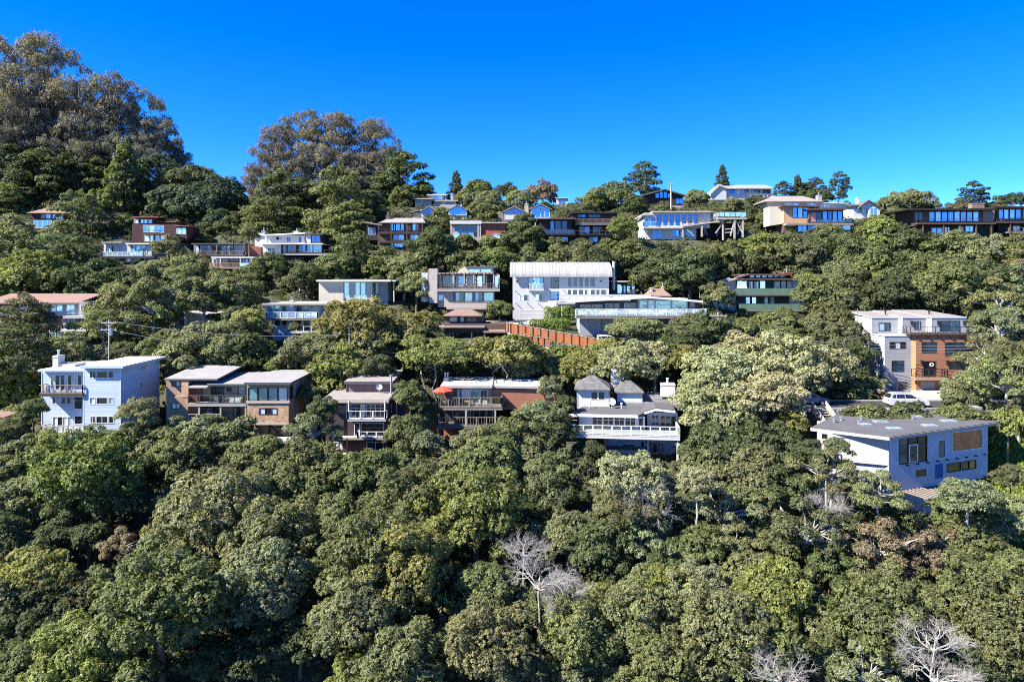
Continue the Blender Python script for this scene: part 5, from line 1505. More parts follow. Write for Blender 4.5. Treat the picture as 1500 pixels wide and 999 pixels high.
def h_gable():
    h = House('gable', 'white gabled house on the skyline with long grey roof and blue windows')
    h.P('gable_wall', [(1041, 293), (1041, 283), (1053, 271.4), (1064, 276), (1064, 293)], 0, 6, 'white')
    h.bars('roof_edge', [((1038, 285, -0.4), (1053, 270.8, -0.4)), ((1053, 270.8, -0.4), (1066, 276.2, -0.4))], 'roofpale', 0.4)
    h.W(1064.2, 1100, 275.6, 293, 0.6, 7, 'white', [(1067, 1077, 276.8, 284, 'nn'), (1079, 1085, 277, 284.6, 'c'), (1089, 1097, 276.8, 283, 'nd')])
    h.W(1100.2, 1130, 276.6, 293, 1.4, 7, 'paleblue', [(1104, 1114, 278, 283, 'nn'), (1117, 1128, 278, 284, 'nd')])
    h.d = -0.6
    z0 = h.Z(275.8)
    h.d = 6
    z1 = h.Z(271.2)
    h.d = 0
    xa, xb = h.X(1063), h.X(1133)
    h.fin(MB().hexa([(xa, -.6, z0 - .25), (xb, -.6, z0 - .25), (xb, 6, z1 - .25), (xa, 6, z1 - .25), (xa, -.6, z0), (xb, -.6, z0), (xb, 6, z1), (xa, 6, z1)]), 'roof', 'roofgrey')
    h.rail(1100, 1130, 285, 289, -0.4, 5, 'trim')
    h.deck(1100, 1131, 289.2, -0.5, 1.39, 'palewood', 0.3)
    found(h, 1041, 1128)

def h_crest():
    h = House('crest', 'dark low-gabled house on the crest with a band of blue windows')
    h.P('wall', [(946, 301), (946, 284.4), (974, 277.6), (1000, 285), (1000, 301)], 0.2, 7, 'blackbrown')
    h.gable(940, 1004, 285.6, 276.6, -0.8, 7.5, 'roofdark', th=0.35, px=974)
    for x in (960, 966, 972, 978):
        h.window(x, x + 5.4, 281 if 966 <= x <= 972 else 283, 290.4, 0.12, 'b', 1, 'blackmetal')
    h.window(990, 1001, 291, 299, 0.12, 'bb', 1, 'blackmetal')
    found(h, 946, 1000)

def h_shed():
    h = House('shed', 'tiny white shed with one blue window above the black timber house', cat='shed', name='garden_shed')
    h.W(815, 832, 291, 303, 0, 3.5, 'white', [(818, 829, 294, 300.6, 'bb')])
    h.R(814, 833, 289.4, 0.2, -0.4, 4, 'roofpale', rise=0.2)
    found(h, 815, 832, 0.2, 3)

def h_nook():
    h = House('nook', 'small cream house half hidden behind olive trees, left of the grey balcony house')
    h.W(256, 328, 462, 494, 0, 6, 'cream', [(262, 270, 468, 478, 'dd'), (300, 312, 466, 478, 'dc')])
    h.gable(250, 300, 464, 456, -0.6, 6.5, 'roofpale', th=0.2)
    h.P('gable_wall', [(254, 462.4), (275, 458), (298, 462.4)], 0.01, 5.9, 'cream')
    h.R(299, 332, 461, 0.22, -0.6, 6.4, 'roofpale', rise=0.3)
    found(h, 256, 328)

def h_tile():
    h = House('tile', 'small house with terracotta roof and two chimneys behind the long glass pavilion')
    h.W(952, 982, 433, 446, 0.4, 4.5, 'beige', [(958, 966, 436, 442, 'dd')])
    h.hip(950, 984, 433.4, 423, -0.4, 5, 'roofred', rid=0.5)
    h.chim(953, 956.4, 421, 430, 1, 1.8, 'beige', pots=0)
    h.chim(970, 973, 420, 429, 2, 2.8, 'beige', pots=1)
    found(h, 952, 982)

for fn in (h_nook, h_tile, h_blue, h_edge, h_tan, h_dark, h_deck, h_hip, h_stucco, h_town, h_pink, h_cream, h_balc, h_tower, h_lodge, h_barrel, h_annex, h_long, h_green,
           h_redroof, h_maroon, h_teal, h_flat, h_cedar, h_slant, h_tanroof, h_shingle, h_arch, h_glasspk, h_stack, h_black, h_stilt,
           h_terrace, h_cottage, h_ranch, h_ranch2, h_gable, h_crest, h_shed):
    HT[fn.__name__[2:]] = fn()
# ------------------------------------------------------------------ vegetation: crowns of small leaf faces on lobes, tapered trunks with limbs
def unit(v):
    return v / np.maximum(np.linalg.norm(v, axis=-1, keepdims=True), 1e-6)

def leaf_mesh(name, seed, lobes, radii, ntuft, nleaf, L, tr, cull=0.82, up=0.45, jit=0.45, droop=0.0, bottom=-0.35, W=0.55, fill=0.12):
    """lobes (n,3) and radii (n,3): tufts of leaf quads over the lobes' outer faces"""
    r = np.random.RandomState(seed)
    lobes = np.asarray(lobes, float); radii = np.asarray(radii, float)
    area = radii[:, 0] * (radii[:, 0] + radii[:, 2])
    k = r.choice(len(lobes), int(ntuft * 2.6), p=area / area.sum())
    d = unit(r.normal(size=(len(k), 3)))
    keep = d[:, 2] > bottom + r.uniform(-.25, .25, len(k))
    k, d = k[keep], d[keep]
    rad = 1 + r.normal(0, 0.07, len(k)) - (r.rand(len(k)) < fill) * r.uniform(0.15, 0.6, len(k))
    p = lobes[k] + d * radii[k] * rad[:, None]
    ok = np.ones(len(k), bool)
    for j in range(len(lobes)):
        q = np.linalg.norm((p - lobes[j]) / radii[j], axis=1)
        ok &= ~((q < cull) & (k != j))
    p, d, k = p[ok][:ntuft], d[ok][:ntuft], k[ok][:ntuft]
    n = len(p)
    nrm = unit(d / radii[k])
    tufttint = np.clip(r.normal(0.45, 0.22, n) + (r.rand(len(lobes)) * .35 - .17)[k], 0, 1)
    # leaves
    ti = np.repeat(np.arange(n), nleaf)
    m = len(ti)
    ln = unit(nrm[ti] * 0.9 + r.normal(0, jit, (m, 3)) + np.array([0, 0, up]))
    c = p[ti] + unit(r.normal(size=(m, 3))) * (tr * r.rand(m, 1) ** 0.5)
    c[:, 2] -= droop * r.rand(m)
    t = unit(np.cross(ln, r.normal(size=(m, 3))))
    b = np.cross(ln, t)
    if droop:
        t = unit(t + np.array([0, 0, -1.0]))
    l = L * r.uniform(0.65, 1.35, (m, 1)); w = l * W
    v = np.stack([c - t * l * .5, c + b * w * .5 - t * l * .05, c + t * l * .5 + ln * l * .08, c - b * w * .5 - t * l * .05], 1).reshape(-1, 3)
    tint = np.repeat(tufttint[ti], 4).astype(np.float32)
    me = bpy.data.meshes.new(name)
    me.vertices.add(4 * m); me.loops.add(4 * m); me.polygons.add(m)
    me.vertices.foreach_set('co', v.astype(np.float32).ravel())
    me.loops.foreach_set('vertex_index', np.arange(4 * m, dtype=np.int32))
    me.polygons.foreach_set('loop_start', np.arange(0, 4 * m, 4, dtype=np.int32))
    a = me.attributes.new('tint', 'FLOAT', 'POINT')
    a.data.foreach_set('value', tint)
    me.materials.append(M['leaf'])
    me.update(calc_edges=True)
    me.validate()
    return me

def lobes_round(seed, n, asp=0.85, spread=0.68, rl=(0.24, 0.40), low=-0.45, rough=0.18, rz=0.85):
    r = np.random.RandomState(seed)
    i = np.arange(n) + 0.5
    z = 1 - (1 - low) * i / n
    ph = i * 2.39996 + r.rand() * 6
    s = np.sqrt(np.maximum(0, 1 - z * z))
    d = np.stack([np.cos(ph) * s, np.sin(ph) * s, z], 1) + r.normal(0, rough, (n, 3))
    c = d * (spread * r.uniform(0.72, 1.08, (n, 1)))
    rr = r.uniform(rl[0], rl[1], n)
    core = np.array([[0, 0, 0.0], [0.25, 0.1, -.1], [-.22, -.15, .05]])
    c = np.concatenate([c, core]); rr = np.concatenate([rr, [0.5, .42, .42]])
    c[:, 2] *= asp
    return c, np.stack([rr, rr, rr * rz * max(asp, .6)], 1)

def lobes_layer(seed, n, prof, zr=(-0.9, 1.05), flat=0.26, rl=(0.22, 0.42)):
    """flat foliage plates round a stem: cypress and pine"""
    r = np.random.RandomState(seed)
    c, rr = [], []
    for i in range(n):
        t = (i + r.rand()) / n
        z = zr[0] + (zr[1] - zr[0]) * t
        R0 = prof(t) * r.uniform(0.55, 1.05)
        a = i * 2.39996 + r.normal(0, .4)
        w = r.uniform(*rl) * (0.5 + 0.6 * prof(t))
        c.append((math.cos(a) * R0, math.sin(a) * R0, z + R0 * r.uniform(-.05, .18)))
        rr.append((w, w, w * flat * r.uniform(.8, 1.4)))
    c.append((0, 0, zr[1])); rr.append((.1, .1, .12))
    return np.array(c), np.array(rr)

def tree_wood(name, seed, tips, r0=0.075, mat='bark', n=9, bend=0.08, top=None, stems=1):
    """trunk: unit height from z=-1 (ground) to 0 (crown centre); branches: limbs in crown coordinates (unit radius)"""
    r = random.Random(seed)
    mb, br = MB(), MB()
    for q in range(stems):
        ox, oy = (0, 0) if stems == 1 else (r.uniform(-.25, .25), r.uniform(-.2, .2))
        pts = []
        for i in range(7):
            t = i / 6
            pts.append((ox * (1 + t) + r.uniform(-bend, bend) * t, oy + r.uniform(-bend, bend) * t, -1 + t))
        mb.tube(pts, [r0 * (1.35 - 0.25 * i if i < 2 else 1.0 - 0.08 * i) for i in range(7)], 8)
        ex, ey = pts[-1][0], pts[-1][1]
        if top is not None:
            st = [(ex + r.uniform(-.05, .05) * k, ey + r.uniform(-.05, .05) * k, -.3 + (top + .3) * k / 5) for k in range(6)]
            st[0] = (ex, ey, -.3)
            br.tube(st, [r0 * .6 * (1 - .16 * k) for k in range(6)], 6)
        for k in range(n):
            tp = Vector(tips[r.randrange(len(tips))]) * 0.9
            a = Vector((ex, ey, r.uniform(-.35, -.02)))
            if top is not None:
                a = Vector((ex, ey, max(-.3, min(top * .85, tp.z - .25 - r.random() * .2))))
            m1 = a.lerp(tp, 0.4) + Vector((r.uniform(-.1, .1), r.uniform(-.1, .1), r.uniform(0.0, .1)))
            m2 = a.lerp(tp, 0.75) + Vector((r.uniform(-.08, .08), r.uniform(-.08, .08), r.uniform(0, .06)))
            rb = r0 * r.uniform(.3, .5)
            br.tube([a, m1, m2, tp], [rb, rb * .75, rb * .5, rb * .2], 5)
    return mb.mesh(name, M[mat]), br.mesh(name.replace('trunk', 'branches').replace('stem', 'branches'), M[mat])

def twig_mesh(name, seed, levels=4, mat='greybark'):
    """leafless crown of forking branches and fine twigs, unit radius about the origin; and its stem from z=-1"""
    r = random.Random(seed)
    mb = MB()
    def grow(p, d, L, rad, lev):
        q = p
        pts = [q]
        for i in range(3):
            d = (d + Vector((r.uniform(-.28, .28), r.uniform(-.28, .28), r.uniform(-.15, .2)))).normalized()
            q = q + d * (L / 3)
            pts.append(q)
        mb.tube(pts, [rad, rad * .85, rad * .7, rad * .5], 4 if lev else 3)
        if lev == 0:
            return
        for k in range(4 if lev > 1 else 5):
            a = pts[r.choice((1, 2, 3, 3))]
            nd = (d + Vector((r.gauss(0, .7), r.gauss(0, .7), r.gauss(0.05, .5)))).normalized()
            grow(a, nd, L * r.uniform(.55, .8), rad * .5, lev - 1)
    for k in range(6):
        a = k * 1.05 + r.uniform(-.3, .3)
        grow(Vector((0, 0, -.35)), Vector((math.cos(a) * .8, math.sin(a) * .8, r.uniform(.15, .9))).normalized(), 0.52, 0.027, levels)
    return mb.mesh(name, M[mat])

PROTO = {}     # kind -> list of (crown mesh, wood mesh)
def proto(kind, crown, wood):
    PROTO.setdefault(kind, []).append((crown, wood))

for sd in range(5):        # broad evergreen oaks, many small lobes
    c, rr = lobes_round(10 + sd, 30 + 5 * sd, asp=0.80 + .05 * (sd % 3), rl=(0.17, 0.33), rough=.22)
    proto('oak', leaf_mesh('oak_crown', 20 + sd, c, rr, 2300, 13, 0.058, 0.055), tree_wood('oak_trunk', sd, c[:20]))
for sd in range(3):        # taller dense crowns for the foreground
    c, rr = lobes_round(40 + sd, 60, asp=1.05, rl=(0.14, 0.26), spread=.76, rough=.16, low=-.6)
    proto('tall', leaf_mesh('tall_crown', 50 + sd, c, rr, 3400, 13, 0.045, 0.045, bottom=-.5), tree_wood('tall_trunk', 60 + sd, c[:20]))
for sd in range(3):        # loose open crowns with limbs showing
    c, rr = lobes_round(70 + sd, 26, asp=0.8, rl=(0.13, 0.27), spread=.8, rough=.3)
    c, rr = c[:-3], rr[:-3]
    proto('open', leaf_mesh('open_crown', 80 + sd, c, rr, 1700, 11, 0.052, 0.06, fill=.25), tree_wood('open_trunk', 90 + sd, c, n=20, mat='greybark', r0=.06))
for sd in range(2):        # low small-tree crowns
    c, rr = lobes_round(100 + sd, 16, asp=0.8, rl=(0.25, 0.42), rough=.25)
    proto('small', leaf_mesh('small_crown', 110 + sd, c, rr, 800, 12, 0.10, 0.09), tree_wood('small_trunk', 120 + sd, c[:12], n=5))
for sd in range(3):        # pale tight cushions
    c, rr = lobes_round(130 + sd, 70, asp=0.75, rl=(0.12, 0.22), spread=.82, rough=.14)
    proto('pale', leaf_mesh('cushion_crown', 140 + sd, c, rr, 3200, 12, 0.045, 0.036, up=.5), tree_wood('cushion_trunk', 150 + sd, c[:30], n=10, mat='greybark'))
for sd in range(2):        # flat umbrella crowns with bare stems
    c, rr = lobes_round(160 + sd, 34, asp=0.36, rl=(0.16, 0.28), spread=.8, low=-.1, rough=.14)
    proto('umbrella', leaf_mesh('umbrella_crown', 170 + sd, c, rr, 2000, 12, 0.05, 0.05, bottom=-.2), tree_wood('umbrella_trunk', 180 + sd, c[:30], n=9, stems=3, mat='greybark', r0=.022, bend=.16))
for sd in range(3):        # layered cypress
    c, rr = lobes_layer(190 + sd, 34, lambda t: (0.95 - 0.55 * abs(t - .35) * 1.2) * (1 - max(0, t - .75) * 2.2), flat=.34)
    proto('cypress', leaf_mesh('cypress_crown', 200 + sd, c, rr, 2300, 12, 0.06, 0.055, up=.6, bottom=-.45), tree_wood('cypress_trunk', 210 + sd, c[:-1], n=16, r0=.06, top=.5))
for sd in range(2):        # pointed conifers
    c, rr = lobes_layer(220 + sd, 46, lambda t: 0.85 * (1 - t) + .06, zr=(-1.4, 1.5), flat=.5, rl=(.2, .36))
    proto('conifer', leaf_mesh('conifer_crown', 230 + sd, c, rr, 1500, 11, 0.10, 0.08, up=.2, droop=.08), tree_wood('conifer_trunk', 240 + sd, c[:30], n=8, r0=.06, top=1.2))
for sd in range(4):        # eucalyptus: airy clumps on pale limbs
    r = np.random.RandomState(250 + sd)
    n = 95
    z = r.uniform(-1.35, 1.0, n)
    a = r.uniform(0, 6.283, n); q = np.sqrt(r.rand(n)) * .92 * np.sqrt(np.clip(1.08 - (np.maximum(z, -.2) / 1.08) ** 2, .03, 1))
    c = np.stack([np.cos(a) * q, np.sin(a) * q, z], 1)
    w = r.uniform(.12, .24, n)
    rr = np.stack([w, w, w * .66], 1)
    proto('eucalyptus', leaf_mesh('eucalyptus_crown', 260 + sd, c, rr, 2500, 11, 0.055, 0.062, up=.35, droop=.05, W=.38, fill=.3),
          tree_wood('eucalyptus_trunk', 270 + sd, c, n=30, mat='eucbark', r0=.036, top=.85, bend=.10))
for sd in range(3):
    m = twig_mesh('twig_crown', 280 + sd)
    proto('bare', m, tree_wood('bare_trunk', 290 + sd, [(0.1, 0, -.2), (-.1, .1, -.3), (0, -.1, -.2)], n=3, mat='greybark', r0=.035, top=-.3))
for sd in range(3):
    c, rr = lobes_round(300 + sd, 14, asp=0.75, rl=(0.3, 0.5), rough=.25, low=-.2)
    proto('shrub', leaf_mesh('shrub_crown', 310 + sd, c, rr, 420, 12, 0.14, 0.13), tree_wood('shrub_stem', 320 + sd, c[:8], n=4, r0=.04))

KIND = {  # code: (proto, object name, crown height factor, vertical aspect, noun)
    'o': ('oak', 'oak_tree', 1.15, 1.0, 'oak tree'), 'v': ('tall', 'evergreen_tree', 1.25, 1.0, 'dense tree'),
    'n': ('open', 'open_tree', 1.25, 1.0, 'open-branched tree'), 'k': ('small', 'small_tree', 1.2, 1.0, 'small tree'),
    'p': ('pale', 'blossoming_tree', 1.15, 1.0, 'cushion-shaped tree'), 'u': ('umbrella', 'umbrella_tree', 1.5, 1.0, 'flat-topped tree'),
    'y': ('cypress', 'cypress_tree', 1.35, 1.0, 'layered cypress'), 'c': ('conifer', 'conifer_tree', 1.6, 1.0, 'pointed conifer'),
    'e': ('eucalyptus', 'eucalyptus_tree', 2.2, 1.25, 'tall eucalyptus'), 'b': ('bare', 'bare_tree', 1.1, 0.9, 'bare twiggy tree'),
    's': ('shrub', 'shrub', 0.7, 0.85, 'shrub'),
}
TINT = {  # code: (albedo, words)
    'G': ((0.140, 0.164, 0.070), 'mid green'), 'D': ((0.086, 0.111, 0.049), 'dark green'), 'O': ((0.176, 0.195, 0.098), 'olive'),
    'L': ((0.165, 0.200, 0.062), 'lime green'), 'P': ((0.315, 0.320, 0.200), 'pale cream-green'), 'B': ((0.182, 0.153, 0.104), 'brownish'),
    'E': ((0.150, 0.140, 0.130), 'grey-brown'), 'Y': ((0.225, 0.225, 0.085), 'yellow-olive'), 'T': ((0.060, 0.094, 0.060), 'blackish green'),
    'S': ((0.190, 0.215, 0.130), 'silvery green'), 'A': ((0.130, 0.143, 0.075), 'dull olive'), 'W': ((0.420, 0.399, 0.357), 'pale grey'),
}
GROUPS = {'e': 'eucalyptus grove on the ridge', 'c': 'conifers on the hillside', 'y': 'cypresses on the hillside', 's': 'shrubs among the houses', 'b': 'bare grey trees in the wood'}

PADR = {p[0]: p[1:] for p in PADS}
TREES = []
rt = random.Random(11)
def plant(px, py, rp, kind, tint, Y=None, asp=1.0, label=None):
    pk, name, hf, va, noun = KIND[kind]
    fixed = Y is not None
    if kind == 'v':
        rp *= 1.18
    if kind == 'b':
        rp *= 1.12
    if Y is None:
        Y = None
        for i in range(0, 1200):
            y = 38 + i * 0.15
            Rm = rp * y / F
            if ground((px - 750) / F * y, y) + hf * Rm + (0.4 if kind != 's' else 0) >= (HZ - py) / F * y:
                Y = y
                break
        if Y is None:
            Y = 200 + rt.uniform(-6, 6)
    if kind == 'b' and not fixed:
        Y -= 4.5
    for it in range(3):      # keep clear of houses
        Rm = rp * Y / F
        x = (px - 750) / F * Y
        for k, (x0, x1, y0, y1, z) in PADR.items():
            m = Rm * 0.62
            if x0 - m < x < x1 + m and y0 - m < Y < y1 + m and not fixed:
                side = min(x - (x0 - m), (x1 + m) - x)
                if side < m * 0.8:
                    continue
                Y = y0 - m - 0.1 if Y < (y0 + y1) / 2 + 1 else y1 + m
    Rm = rp * Y / F
    x = (px - 750) / F * Y
    z = (HZ - py) / F * Y
    g = ground(x, Y) - 0.15
    hc = max(z - g, Rm * 0.45)
    i = rt.randrange(len(PROTO[pk]))
    crown, wood = PROTO[pk][i]
    o = empty(name, (x, Y, g), rt.uniform(0, 6.283))
    base, word = TINT[tint]
    v = rt.uniform(0.88, 1.14)
    cl = tuple(b * v * rt.uniform(.95, 1.05) for b in base) + (1,)
    cr = bpy.data.objects.new('crown' if kind != 'b' else 'branches', crown)
    cr.parent = o
    cr.location = (0, 0, hc)
    cr.scale = (Rm, Rm, Rm * va * asp)
    cr.color = cl
    col.objects.link(cr)
    tk = bpy.data.objects.new('trunk' if kind != 's' else 'stem', wood[0])
    tk.parent = o
    tk.location = (0, 0, hc)
    tk.scale = (Rm, Rm, hc)
    col.objects.link(tk)
    if kind != 's':
        bo = bpy.data.objects.new('branches' if kind != 'b' else 'limbs', wood[1])
        bo.parent = o
        bo.location = (0, 0, hc)
        bo.scale = (Rm, Rm, Rm * va * asp)
        col.objects.link(bo)
    TREES.append(dict(o=o, px=px, py=py, rp=rp, kind=kind, tint=word, noun=noun, label=label, Y=Y))
    return o

